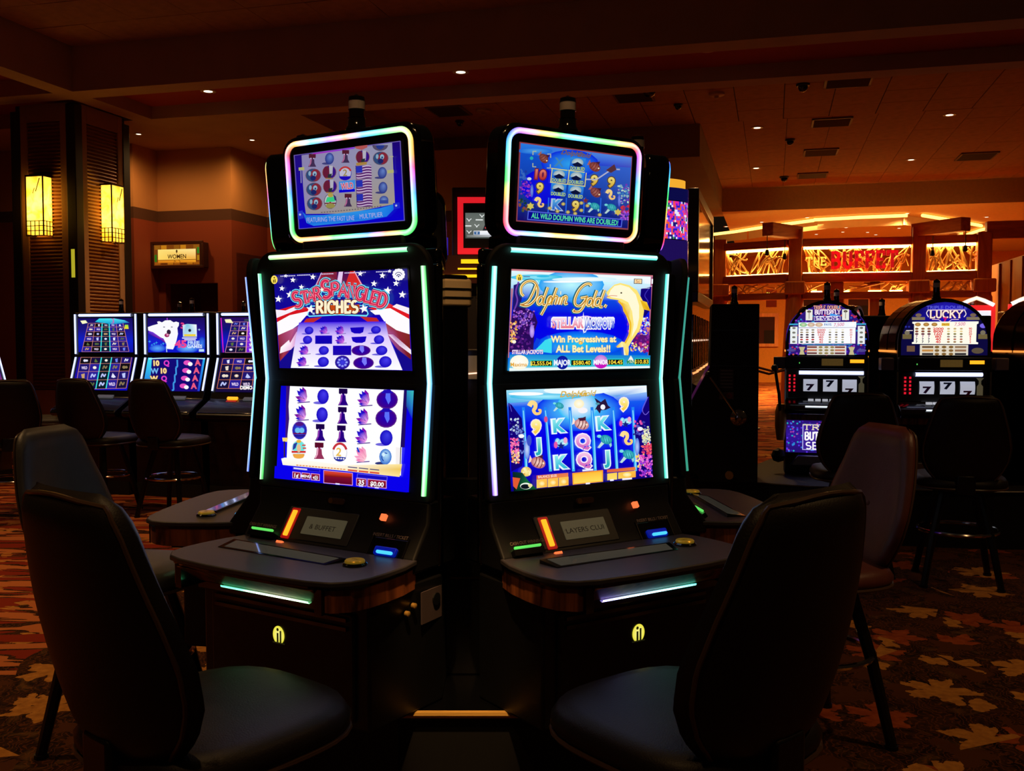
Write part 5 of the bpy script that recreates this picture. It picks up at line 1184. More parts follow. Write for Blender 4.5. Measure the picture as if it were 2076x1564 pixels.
def pod_machine(ang, label, leds, screens, group='tall rainbow-lit machines of the pod'):
    a = R(ang); n = Vector((-math.sin(-a) * 1, 0, 0))
    # local x runs along (cos, sin); the player stands on the local -y side
    loc = POD + Vector((math.sin(a), -math.cos(a), 0)) * (APO if abs(ang) < 120 else .745)
    if ang == -31.8: loc = Vector((-.49789, 2.9022, 0))
    if ang == 32.5: loc = Vector((.20109, 2.91902, 0))
    e = empty('slot_machine', (loc.x, loc.y, ZB), a, label, 'slot machine', group)
    Z = (0, 0, -ZB)
    def part(mb, name, m, parent=None, rot=(0, 0, 0), at_=None, **k):
        if parent is not None: return mb.build(name, m, parent, at_ or (0, 0, 0), rot, **k)
        l = at_ or (0, 0, 0)
        return mb.build(name, m, e, (l[0], l[1], l[2] - ZB), rot, **k)
    plan = [(-.336, .012), (.336, .012), (.338, .03), (.145 if abs(ang) < 120 else .25, .31), (-.145 if abs(ang) < 120 else -.25, .31), (-.338, .03)]
    part(MB().prism(plan, .80, 1.66, 'z').prism([(x * .97, y + .01) for x, y in plan], 1.66, 1.705, 'z'), 'cabinet', M_GLOSS, bevel=.012)
    if abs(ang) > 120:
        hd = part(MB().prism([(x * 1.03, .03 + (y - .03) * 1.05) for x, y in plan[2:]], 1.575, 1.69, 'z'), 'rear_hood', mat('hood_beige', (214, 190, 152), .6), bevel=.012)
        for z in (1.61, 1.645): MB().prism([(x * 1.04, .03 + (y - .03) * 1.065) for x, y in plan[2:]], z, z + .006, 'z').build('hood_groove', M_BLACK, hd)
        MB().box(-.01, .01, .3, .32, 1.69, 1.70).build('status_light', M_GREEN, hd)
    # bezels
    up = rrect(-.337, .337, -.06, .395, .07); lo = rrect(-.337, .337, -.335, .0, .012)
    bu = part(MB().prism([(x, z) for x, z in up if True], 0.0, .022, 'y'), 'upper_bezel', M_MATTE, at_=(0, 0, 1.322), rot=(R(5.1), 0, 0), bevel=.006)
    bl = part(MB().prism([(x, z) for x, z in lo], 0.0, .022, 'y'), 'lower_bezel', M_MATTE, at_=(0, 0, 1.322), rot=(R(-5.3), 0, 0), bevel=.004)
    U, Lw, T = screens
    if U: U.build('upper_screen', e, (0, -.0195, 1.5012 - ZB), (R(4.25), 0, 0))
    if Lw: Lw.build('lower_screen', e, (0, -.0165, 1.1575 - ZB), (R(-5.05), 0, 0))
    fr = MB()
    for x0, x1, z0, z1 in ((-.266, .266, .144, .150), (-.266, .266, -.150, -.144), (-.266, -.26, -.15, .15), (.26, .266, -.15, .15)): fr.box(x0, x1, -.004, .012, z0, z1)
    part(fr, 'screen_frame', M_BLACK, at_=(0, -.0165, 1.5012), rot=(R(4.25), 0, 0)); part(fr, 'screen_frame', M_BLACK, at_=(0, -.0125, 1.1575), rot=(R(-5.05), 0, 0))
    # LED strips
    for s, key in ((-1, 'l'), (1, 'r')):
        led('side_light_strip', [(s * .316, -.0315, 1.650 - ZB), (s * .316, -.004, 1.322 - ZB), (s * .316, -.034, 1.008 - ZB)], .0155, leds[key], e, (s * .35, -1, 0), core=leds['core'], sub=14)
    led('top_light_strip', [(-.268, -.036, 1.6975 - ZB), (.268, -.036, 1.6975 - ZB)], .015, leds['t'], e, (0, -1, .3), core=leds['core'], sub=24)
    # topper
    TP = (0, .0195, 1.899)
    tp = part(MB().prism(rrect(-.268, .268, -.168, .168, .06), .004, .085, 'y'), 'topper_housing', M_GLOSS, at_=TP, rot=(R(4.5), 0, 0), bevel=.012)
    MB().prism(rrect(-.225, .225, -.13, .135, .07), .085, .16, 'y').build('topper_back', M_MATTE, tp, bevel=.03)
    MB().prism(rrect(-.213, .213, -.118, .118, .004), .0, .01, 'y').build('topper_bezel', M_BLACK, tp)
    if T: T.build('topper_screen', tp, (0, -.002, 0))
    ring = rrect(-.240, .240, -.146, .146, .038, 8)
    led('topper_light_ring', [(x, .004, z) for x, z in ring], .0165, leds['ring'], tp, (0, -1, 0), closed=True, core=leds['core'] * .75, sub=6, gain=1.6)
    part(MB().prism([(-.20, .03), (.20, .03), (.20, .2), (-.20, .2)], 1.69, 1.76, 'z'), 'topper_neck', M_MATTE, bevel=.01)
    candle(e, (0, .062, 2.066 - ZB), .66, .92)
    # console
    part(MB().prism([(-.028, .992), (-.034, .93), (-.102, .838), (-.102, .80), (.1, .80), (.1, .992)], -.332, .332, 'x'), 'console', M_BLACK, bevel=.008)
    PR = (R(-34.6), 0, 0)
    mod = part(MB().prism(rrect(-.192, .085, -.05, .056, .006), -.012, .004, 'y'), 'reader_module', M_BLACK, at_=(0, -.058, .883), rot=PR, bevel=.003)
    MB().prism(rrect(-.106, .052, -.0285, .0285, .002), -.014, -.0, 'y').build('reader_display', M_LCD, mod)
    tx = Art([(0, 0), (100, 0), (100, 40), (0, 40)], .14, .05)
    for k, t in enumerate(('& BUFFET',) if ang < 0 else ('PLAYERS CLUB',)): tx.text(t, 50, 22, 12, (70, 60, 40))
    if tx.v: tx.build('display_text', mod, (-.03, -.0145, 0), m=mat('lcd_ink', (54, 46, 30), .6))
    MB().prism(rrect(-.178, -.144, -.05, .05, .004), -.0135, -.004, 'y').build('reader_bezel', M_REDG, mod)
    MB().prism(rrect(-.1695, -.1525, -.042, .042, .003), -.018, -.005, 'y').build('reader_light', M_ORANGE, mod, bevel=.002)
    part(MB().box(-.012, .012, -.004, .004, -.004, .004).add([(-.01, -.005, -.006), (.01, -.005, -.006), (.0, -.005, -.012)], [(0, 1, 2)]), 'reader_arrow', M_RED, at_=(-.158, -.118, .8405), rot=PR)
    part(MB().prism(rrect(-.0095, .0095, -.0095, .0095, .002), -.006, .006, 'y'), 'call_light', M_RED, at_=(.182, -.046, .937), rot=PR, bevel=.002)
    part(MB().box(-.0445, .0445, -.004, .004, -.0035, .0035), 'cash_out_light', M_GREEN, at_=(-.2495, -.099, .867), rot=PR, bevel=.002)
    part(MB().box(-.05, .05, -.004, .02, -.024, -.006), 'ticket_slot', M_GLOSS, at_=(-.2495, -.099, .867), rot=PR)
    t1 = Art([(0, 0), (100, 0), (100, 10), (0, 10)], .118, .0118); t1.text('CASH OUT WINNINGS', 50, 5, 8, (255, 255, 255), width=96)
    t1.build('print', e, (-.2495, -.0965, .8795 - ZB), PR, m=M_PRINT)
    t2 = Art([(0, 0), (100, 0), (100, 10), (0, 10)], .13, .012); t2.text('INSERT BILLS / TICKET', 50, 5, 8, (255, 255, 255), width=96)
    t2.build('print', e, (.229, -.0735, .893 - ZB), PR, m=M_PRINT)
    ba = part(MB().prism(rrect(-.06, .06, -.034, .03, .004), -.004, .004, 'y'), 'bill_acceptor', M_GLOSS, at_=(.229, -.0835, .858), rot=PR, bevel=.002)
    MB().prism(rrect(-.040, .038, -.024, .002, .006), -.012, .0, 'y').build('bill_housing', M_BLUE, ba, bevel=.003); MB().prism(rrect(-.026, .030, -.021, -.012, .004), -.018, -.008, 'y').build('bill_light', M_CYAN, ba, bevel=.002)
    q = MB()
    for sx in (-.066, .062): q.box(sx, sx + .003, -.006, -.003, -.034, .034)
    q.build('chrome_edge', M_STEEL, ba)
    bd = part(MB().prism(rrect(-.032, .032, -.0085, .0085, .0083), -.004, .002, 'y'), 'badge', mat('badge_pewter', (92, 66, 54), .45, metal=.4), at_=(-.004, -.036, .966), rot=(R(-6), 0, 0))
    MB().prism(rrect(-.029, -.013, -.0078, .0078, .0077), -.005, -.003, 'y').build('badge_ring', mat('badge_gold', (150, 110, 60), .4, metal=.6), bd)
    # button deck
    half = [(.332, -.085), (.350, -.16), (.3555, -.24), (.353, -.31), (.338, -.365), (.30, -.402), (.24, -.420), (.12, -.430)]
    outl = half + [(0, -.432)] + [(-x, y) for x, y in half[::-1]]
    def inset(pts, d): return [(x * (1 - d / .36), y + (d if y < -.3 else d * .4)) for x, y in pts]
    part(MB().prism(outl, .824, .840, 'z'), 'button_deck', M_DECK, bevel=.004)
    part(MB().prism(inset(outl, .008), .816, .824, 'z'), 'deck_shadow_gap', M_GLOSS)
    ib = inset(half, .010)
    part(MB().prism([(-.420, .816), (-.338, .7615), (-.2, .7615), (-.2, .816)], -.25, .25, 'x'), 'wood_band', M_ZEBRA)
    for s in (-1, 1):
        sid = [(s * x, y) for x, y in ib if x > .285] + [(s * .275, ib[5][1] - .002), (s * .275, -.09)]
        part(MB().prism(sid, .758, .816, 'z'), 'corner_band', M_ZEBRA)
        part(MB().box(s * .262 - .012, s * .262 + .012, -.405, -.33, .752, .818), 'band_bracket', M_GLOSS)
    def wedge(P, dz):
        zz = lambda y: .8412 + (y + .266) / .07 * .0095 + dz
        n = len(P)
        return MB().add([(x, y, zz(y)) for x, y in P] + [(x, y, .836) for x, y in P], [(0, 1, 2, 3), (7, 6, 5, 4)] + [(i, i + 4, (i + 1) % 4 + 4, (i + 1) % 4) for i in range(4)])
    ds = part(wedge([(-.272, -.192), (.180, -.206), (.160, -.266), (-.262, -.262)], 0), 'button_screen_frame', M_GLOSS)
    wedge([(-.252, -.200), (.160, -.213), (.146, -.258), (-.244, -.253)], .0008).build('button_screen', M_GLASS, ds)
    part(MB().lathe([(.033, 0), (.034, .004), (.030, .008)], 20), 'spin_button_ring', M_GLOSS, at_=(.226, -.222, .840), smooth=True)
    sb = part(MB().lathe([(.027, .004), (.0275, .012), (.025, .015), (.001, .0155)], 20), 'spin_button', M_GOLD, at_=(.226, -.222, .840), smooth=True)
    sp = Art([(0, 0), (100, 0), (100, 100), (0, 100)], .03, .03); sp.text('SPIN', 50, 50, 30, (255, 255, 255), width=70, bold=.02)
    sp.build('print', sb, (0, 0, .0158), (R(-90), 0, 0), m=mat('button_ink', (150, 100, 20), .5))
    part(MB().prism(rrect(-.27, .27, .735, .7615, .006), -.331, -.27, 'y'), 'kick_lip', M_GLOSS, bevel=.004)
    led('kick_light_strip', [(-.168, -.334, .7545 - ZB), (.165, -.334, .7545 - ZB)], .0085, leds['k'], e, (0, -1, -1.1), core=leds['core'] * .5, sub=12, gain=5.0, depth=.003)
    part(MB().prism([(-.315, -.27), (.315, -.27), (.33, .03), (.15, .32), (-.15, .32), (-.33, .03)], ZB, .778, 'z'), 'base_cabinet', M_BLACK, bevel=.008)
    dr = part(MB().prism(rrect(-.27, .27, .43, .725, .012), -.281, -.265, 'y'), 'base_door', M_BLACK, bevel=.005)
    for z in (.702, .678): MB().box(-.25, .25, -.288, -.28, z, z + .01).build('door_rib', M_GLOSS, dr)
    lg = Art([(0, 0), (100, 0), (100, 110), (0, 110)], .046, .0506)
    lg.ell(50, 58, 48, 56, (235, 225, 60), (255, 250, 150), 26); lg.ell(42, 26, 10, 10, (30, 30, 4), n=12); lg.box(42, 74, 15, 56, (30, 30, 4)); lg.box(66, 66, 14, 72, (30, 30, 4)); lg.box(50, 108, 100, 12, (30, 30, 10))
    lg.build('lit_emblem', dr, (0, -.2825, .629), m=glow_mat('emblem_glow', 1.0))
    # keys and plates on the flank
    for z_, y_ in ((.70, -.13), (.715, -.10)): part(MB().lathe([(.008, 0), (.008, .01), (.005, .012)], 12), 'lock', M_BRASS, at_=(.326, y_, z_), rot=(0, R(90), 0), smooth=True)
    pl = part(MB().box(0, .004, -.05, .05, -.045, .045), 'flank_plate', mat('flank_plate', (96, 82, 84), .5, metal=.3), at_=(.329, -.02, .70), rot=(0, 0, R(3)))
    MB().lathe([(.018, 0), (.018, .006)], 16).build('flank_lock', M_BLACK, pl, (.002, .02, .012), (0, R(90), 0))
    fp = Art([(0, 0), (100, 0), (100, 60), (0, 60)], .10, .06); fp.text('08-20-0', 50, 14, 22, (255, 255, 255)); fp.text('10391', 50, 46, 22, (255, 255, 255))
    fp.build('asset_number', e, (.30, .088, .94 - ZB), (0, 0, R(124.6)), m=M_DIM)
    return e
g, tl_, wh, or_, bl_, vi, cy, rd = (.05, .9, .12), (.05, .95, .75), (.8, .9, .9), (1.2, .5, .05), (.03, .25, 1.3), (.55, .12, 1.2), (.1, .75, 1.2), (1.2, .05, .12)
ledL = dict(core=1.0,
    l=[(0, (.05, .85, .3)), (.2, cy), (.45, (.15, .6, 1.3)), (.62, cy), (.8, (.1, .9, .5)), (.95, g), (1, (.02, .5, .05))],
    r=[(0, (.0, .45, .05)), (.1, g), (.35, (.1, .9, .5)), (.5, (.1, .6, 1.1)), (.6, (.12, .5, 1.4)), (.75, cy), (.85, (.1, .95, .5)), (.93, g), (1, (.02, .6, .05))],
    t=[(0, (.3, 1, .3)), (.18, (1, .9, .3)), (.4, or_), (.55, (1, .8, .3)), (.75, g), (1, (.1, .95, .3))],
    k=[(0, (.03, .6, .2)), (.25, (.08, .7, .3)), (.45, (.6, .9, .5)), (.7, (.8, 1, .6)), (1, (.2, .9, .3))],
    ring=[(0, or_), (.03, (.5, 1, .3)), (.08, g), (.11, cy), (.145, bl_), (.16, rd), (.19, or_), (.215, vi), (.235, bl_), (.265, cy), (.285, g), (.31, or_), (.35, rd), (.39, vi), (.42, bl_), (.45, cy), (.48, g), (.515, g), (.54, or_), (.575, rd), (.60, or_), (.63, g), (.67, g), (.70, cy), (.725, bl_), (.75, rd), (.785, or_), (.81, g), (.86, g), (.885, cy), (.91, bl_), (.935, vi), (.955, rd), (.98, or_), (1, or_)])
ledR = dict(core=1.0,
    l=[(0, (.03, .7, .55)), (.1, tl_), (.4, tl_), (.6, (.15, .85, 1.1)), (.75, (.3, .6, 1.3)), (.88, (.4, .35, 1.4)), (1, (.25, .05, 1.0))],
    r=[(0, tl_), (.5, tl_), (1, (.03, .85, .6))],
    t=[(0, tl_), (1, tl_)],
    k=[(0, (.4, .3, 1.2)), (.25, (.5, .7, 1.1)), (.6, (.3, .9, .9)), (1, (.05, .8, .55))],
    ring=[(0, vi), (.02, rd), (.05, or_), (.09, g), (.13, g), (.16, bl_), (.185, cy), (.21, g), (.235, g), (.265, or_), (.29, rd), (.31, vi), (.34, bl_), (.37, cy), (.405, g), (.43, g), (.455, or_), (.48, rd), (.51, rd), (.53, vi), (.555, bl_), (.585, cy), (.61, g), (.635, or_), (.655, rd), (.68, or_), (.71, g), (.735, cy), (.76, bl_), (.785, vi), (.81, rd), (.84, or_), (.875, g), (.91, g), (.935, cy), (.96, bl_), (.985, vi), (1, vi)])
ledX = dict(ledR); ledX['l'] = [(0, (.03, .3, .24)), (1, (.03, .3, .2))]; ledX['core'] = .04; ledX['r'] = ledX['l']
ledW = dict(ledL); ledW['r'] = [(0, (.05, .2, 1.2)), (.15, bl_), (.35, (.2, .6, 1.2)), (.55, (.1, .8, .9)), (.8, (.1, .5, 1.1)), (1, (.0, .1, .9))]
def plain(c1, c2, w, h):
    a = Art([(0, 0), (100, 0), (100, 60), (0, 60)], w, h); a.fill(c1, c2, c1)
    for k in range(12): a.ell(12 + 25 * (k % 4), 10 + 20 * (k // 4), 7, 6, ((40, 60, 200), (220, 200, 80), (200, 60, 90))[k % 3], (240, 240, 250))
    return a
pod_machine(-31.8, 'left machine of the front pair, patriotic game titled STAR SPANGLED RICHES', ledL, (art_star_upper(), art_star_lower(), art_star_topper()))
pod_machine(32.5, 'right machine of the front pair, ocean game titled Dolphin Gold', ledR, (art_dolphin_upper(), art_dolphin_lower(), art_dolphin_topper()))
blue = lambda: (plain((20, 20, 70), (30, 40, 90), .52, .289), plain((90, 84, 96), (60, 60, 100), .52, .289), plain((20, 20, 70), (30, 40, 90), .415, .225))
pod_machine(-95.5, 'pod machine seen edge-on at left of the star spangled machine', ledW, blue())
pod_machine(96.5, 'pod machine seen edge-on at right of the dolphin machine', ledX, blue())
pod_machine(-147, 'pod machine with its back to us behind the star spangled machine', ledW, blue())
pod_machine(148, 'pod machine with its back to us behind the dolphin machine', ledX, blue())
# carousel base
cb = empty('carousel_base', POD, 0, 'black carousel plinth with a brass edge strip under the pod of tall machines', 'plinth')
PR_ = []
hw = .17
for k, an in enumerate((0, 64, 124, 180, 236, 296)):
    c = Vector((math.sin(R(an)), -math.cos(R(an)), 0)); t = Vector((math.cos(R(an)), math.sin(R(an)), 0))
    PR_ += [c * .79 - t * hw, c * .79 + t * hw]
MB().prism([(p.x, p.y) for p in PR_], 0, .395, 'z').build('plinth', M_MATTE, cb); MB().prism([(p.x * 1.01, p.y * 1.01) for p in PR_], .395, ZB, 'z').build('plinth_top', M_GLOSS, cb)
for k in range(6):
    a_, b_ = PR_[2 * k] * 1.012, PR_[2 * k + 1] * 1.012; t = b_ - a_
    MB().tube([a_ + Vector((0, 0, .402)), b_ + Vector((0, 0, .402))], .011, 8).build('brass_trim', M_BRASS, cb)
for k in range(6):
    a_, b_ = PR_[2 * k + 1] * 1.012, PR_[(2 * k + 2) % 12] * 1.012
    MB().tube([a_ + Vector((0, 0, .402)), b_ + Vector((0, 0, .402))], .005, 6).build('dark_trim', M_STEEL, cb)
for s_ in (-1,):
    ip = empty('infill_panel', (POD.x, POD.y - .5, ZB), 0, 'narrow black panel closing the gap between the two front machines', 'panel')
    MB().box(-.07, .07, 0, .03, 0, .61).build('board', M_MATTE, ip, bevel=.004); MB().box(-.05, .05, -.004, .0, .3, .306).build('seam', M_GLOSS, ip)
# ---------------------------------------------------------------- stools
M_VINYL = mat('dark_vinyl', (27, 20, 14), .48, spec=.35, var=.12, vscale=14, bump=.25, bscale=260)
M_VINYLG = mat('grey_vinyl', (62, 60, 57), .45, var=.1, vscale=14, bump=.25, bscale=260)
M_VINYLB = mat('brown_vinyl', (98, 50, 42), .42, var=.12, vscale=14, bump=.25, bscale=260)
M_PIPE = mat('vinyl_piping', (84, 62, 46), .35)
M_LEG = mat('leg_black', (20, 18, 18), .4, metal=.3)
def interp(tab, v):
    for (a, x), (b, y) in zip(tab, tab[1:]):
        if v <= b: return x + (y - x) * (v - a) / (b - a)
    return tab[-1][1]
HW = [(0, .11), (.06, .16), (.16, .208), (.28, .238), (.42, .246), (.58, .230), (.74, .204), (.87, .182), (.95, .160), (1.0, .115)]
def chair(loc, rz, label, vinyl=None, group='padded swivel stools', zt=1.13, wk=1.0):
    vinyl = vinyl or M_VINYL
    e = empty('stool', loc, rz, label, 'stool', group)
    zs, zt = .63, zt
    def seatf(u, v):
        an = 2 * math.pi * u; r = 1.0
        prof = [(.0, .0), (.2, .0), (.24, .012), (.255, .035), (.255, .05), (.24, .075), (.17, .088), (.08, .092), (.0, .093)]
        t = v * (len(prof) - 1); i = min(int(t), len(prof) - 2); f = t - i
        rr = prof[i][0] + (prof[i + 1][0] - prof[i][0]) * f; z = prof[i][1] + (prof[i + 1][1] - prof[i][1]) * f
        c, s = math.cos(an), math.sin(an); k = (abs(c) ** 3.2 + abs(s) ** 3.2) ** (-1 / 3.2)
        return (rr * c * k, rr * s * k * 1.02 + .01, zs - .065 + z)
    MB().grid(seatf, 36, 16, True).build('seat', vinyl, e, smooth=True, angle=180)
    pts = []
    for i in range(40):
        an = 2 * math.pi * i / 40; c, s = math.cos(an), math.sin(an); k = (abs(c) ** 3.2 + abs(s) ** 3.2) ** (-1 / 3.2)
        pts.append((.252 * c * k, .252 * s * k * 1.02 + .01, zs - .045))
    MB().tube(pts, .006, 6, True).build('seat_piping', M_PIPE, e, smooth=True)
    def mid(x, v): return -.205 - .115 * v - .02 * math.sin(v * 3) + 1.15 * x * x * (1 - .3 * v)
    def back(side):
        def f(u, v):
            uu = 2 * u - 1; hw = interp(HW, v) * wk; x = uu * hw
            edge = math.sqrt(max(0, 1 - abs(uu) ** 3.5)) * min(1, math.sqrt(max(0, v) * 9)) * min(1, math.sqrt(max(0, 1 - v) * 14))
            th = .042 * edge
            z = .60 + (zt - .60) * v
            return (x, mid(x, v) + side * th, z)
        return f
    b = MB().grid(back(1), 18, 22).grid(back(-1), 18, 22)
    bo = b.build('backrest', vinyl, e, smooth=True, angle=180)
    bm = bmesh.new(); bm.from_mesh(bo.data); bmesh.ops.remove_doubles(bm, verts=bm.verts, dist=.0004); bmesh.ops.recalc_face_normals(bm, faces=bm.faces); bm.to_mesh(bo.data); bm.free()
    P = []
    for i in range(60):
        an = 2 * math.pi * i / 60
        v = .5 + .485 * math.sin(an)
        hw = interp(HW, v) * .93 * wk; x = hw * (1 if math.cos(an) > 0 else -1) * min(1, abs(math.cos(an)) * 3.2 + .02) if abs(math.cos(an)) < .3 else hw * (1 if math.cos(an) > 0 else -1)
        edge = math.sqrt(max(0, 1 - abs(x / (interp(HW, v) * wk)) ** 3.5)) * min(1, math.sqrt(v * 9)) * min(1, math.sqrt((1 - v) * 14))
        P.append((x, mid(x, v) - .042 * edge, .60 + (zt - .60) * v))
    MB().tube(P, .005, 6, True).build('back_piping', M_PIPE, bo, smooth=True)
    MB().lathe([(.012, 0), (.012, .006), (.004, .009)], 12).build('button', vinyl, bo, (0, mid(0, .45) + .036, .60 + (zt - .60) * .45), (R(-90), 0, 0), smooth=True)
    MB().box(-.05, .05, -.27, -.18, zs - .07, zs + .04).build('back_bracket', M_LEG, e, bevel=.01)
    MB().lathe([(.09, zs - .085), (.09, zs - .065)], 20).build('swivel_plate', M_LEG, e)
    for sx, sy in ((-1, -1), (1, -1), (1, 1), (-1, 1)):
        MB().tube([(sx * .10, sy * .10, zs - .08), (sx * .155, sy * .155, .3), (sx * .205, sy * .205, .012)], [.022, .022, .019], 8).build('leg', M_LEG, e, smooth=True)
        MB().lathe([(.024, 0), (.024, .014)], 10).build('foot_glide', M_LEG, e, (sx * .205, sy * .205, 0))
    MB().tube([(.222 * math.cos(2 * math.pi * k / 36), .222 * math.sin(2 * math.pi * k / 36), .315) for k in range(36)], .011, 8, True).build('foot_ring', M_CHROME, e, smooth=True)
    return e
def face(dx, dy): return math.atan2(-dx, dy)
chair((-.655, 2.09, 0), face(.62, .78), 'near left stool with its dark back to us, facing the star spangled machine', zt=1.165, wk=1.06)
chair((.382, 2.09, 0), face(-.62, .78), 'near right stool with its dark back to us, facing the dolphin machine', zt=1.165, wk=1.06)
chair((-1.385, 3.46, 0), face(.97, -.2), 'grey stool behind the near left stool, turned to the pod', M_VINYLG)
chair((1.09, 3.52, 0), face(-.96, -.25), 'reddish brown stool behind the near right stool, turned to the pod', M_VINYLB)
# ---------------------------------------------------------------- the low row of machines at the left
ICON = [(230, 230, 255), (190, 200, 255), (140, 120, 80), (200, 160, 110), (110, 130, 240), (90, 110, 60), (235, 220, 200)]
def cell_icon(a, x, y, s, q):
    k = q.randrange(6); c = ICON[q.randrange(len(ICON))]
    if k == 0: a.ell(x - s * .15, y, s * .24, s * .2, c, n=10); a.ell(x + s * .18, y, s * .2, s * .17, c, n=10)
    elif k == 1: a.poly([(x - s * .3, y + s * .2), (x - s * .1, y - s * .3), (x + s * .1, y - s * .05), (x + s * .3, y + s * .2), (x, y + s * .3)], c)
    elif k == 2: a.poly([(x - s * .1, y + s * .3), (x - s * .2, y - s * .2), (x + s * .25, y - s * .3), (x + s * .2, y + s * .3)], c)
    elif k == 3: a.text('WILD', x, y, s * .34, (240, 220, 255), width=s * .75, bold=.03)
    elif k == 4: a.stroke([(x - s * .3, y + s * .2), (x - s * .1, y - s * .2), (x + s * .1, y + .1 * s), (x + s * .3, y - s * .2)], s * .16, c)
    else: a.ell(x, y, s * .26, s * .2, c, (255, 255, 255), n=10)
def grid_art(quad, top, bot, rows, cols, y0, y1, x0t, x1t, x0b, x1b, hot, hotc, seed, extra=None, line=(220, 140, 120)):
    a = Art(quad, .60, .32); q = random.Random(seed)
    a.fill(*top)
    if bot: bot(a)
    bl = lambda u, v: ((x0t + (x1t - x0t) * u) * (1 - v) + (x0b + (x1b - x0b) * u) * v, y0 + (y1 - y0) * v)
    for r in range(rows):
        for c in range(cols):
            v0, v1 = (r / rows) ** 1.15, ((r + 1) / rows) ** 1.15
            P = [bl(c / cols, v0), bl((c + 1) / cols, v0), bl((c + 1) / cols, v1), bl(c / cols, v1)]
            base = hotc if c == hot else ((14, 10, 20), (30, 20, 110), (20, 14, 60), (40, 30, 150))[q.randrange(4)]
            a.poly(P, base)
            cx, cy = sum(p[0] for p in P) / 4, sum(p[1] for p in P) / 4; cell_icon(a, cx, cy, min(P[2][1] - P[1][1], P[1][0] - P[0][0]) * 1.0, q)
    for c in range(cols + 1):
        hot_ = hot is not None and c in (hot, hot + 1)
        a.stroke([bl(c / cols, 0), bl(c / cols, 1)], 9 if hot_ else 4, (60, 240, 235) if (hot_ and line[0] == 220) else line, smooth=False)
    for r in range(0, rows + 1, 1): a.stroke([bl(0, (r / rows) ** 1.15), bl(1, (r / rows) ** 1.15)], 3, line, smooth=False)
    if extra: extra(a)
    return a
def m1u():
    def ex(a):
        a.poly([(440, 240), (480, 207), (620, 207), (720, 225), (770, 250), (600, 265)], (30, 190, 220), [(60, 230, 240), (120, 250, 250), (70, 200, 230), (20, 80, 180), (20, 150, 210)]); a.poly([(300, 230), (350, 225), (370, 250), (320, 262)], (250, 250, 200)); a.text('3', 608, 232, 50, (220, 60, 180)); a.poly([(725, 270), (755, 270), (762, 312), (720, 312)], (150, 230, 60), [(150, 220, 60), (250, 220, 40), (250, 210, 40)])
    return grid_art([(275, 205), (792, 202), (815, 560), (270, 555)], ((20, 12, 90), (26, 20, 130), (10, 30, 200), (14, 20, 170)), None, 6, 5, 255, 552, 375, 705, 305, 775, 2, (10, 30, 60), 1, ex)
def m1l(): return grid_art([(265, 603), (785, 610), (715, 905), (195, 885)], ((30, 10, 120), (10, 10, 190)), None, 4, 5, 606, 885, 288, 772, 225, 708, 2, (6, 26, 40), 2)
def m3u():
    def ex(a): a.poly([(1590, 225), (1640, 222), (1665, 262), (1600, 258)], (250, 250, 190)); a.box(1820, 232, 120, 20, (60, 70, 80)); a.box(1905, 232, 50, 22, (170, 230, 60)); a.stroke([(1558, 210), (1580, 570)], 8, (220, 30, 200), smooth=False)
    a = grid_art([(1550, 205), (2065, 200), (2090, 575), (1555, 572)], ((40, 10, 90), (10, 20, 120), (20, 20, 200), (16, 10, 120)), None, 6, 5, 250, 570, 1655, 1990, 1595, 2060, 2, (120, 30, 220), 3, ex, (225, 150, 170))
    for k in range(6): a.text('WILD', 1848, 275 + k * 54, 30, (255, 240, 255), width=78, bold=.04)
    return a
def m3l():
    a = grid_art([(1570, 620), (2090, 628), (2040, 935), (1530, 930)], ((30, 12, 90), (20, 10, 60)), None, 4, 5, 626, 900, 1590, 2085, 1545, 2040, None, None, 4, None, (235, 130, 70))
    a.text('DEMO', 1798, 892, 30, (255, 255, 255), width=100, bold=.04); return a
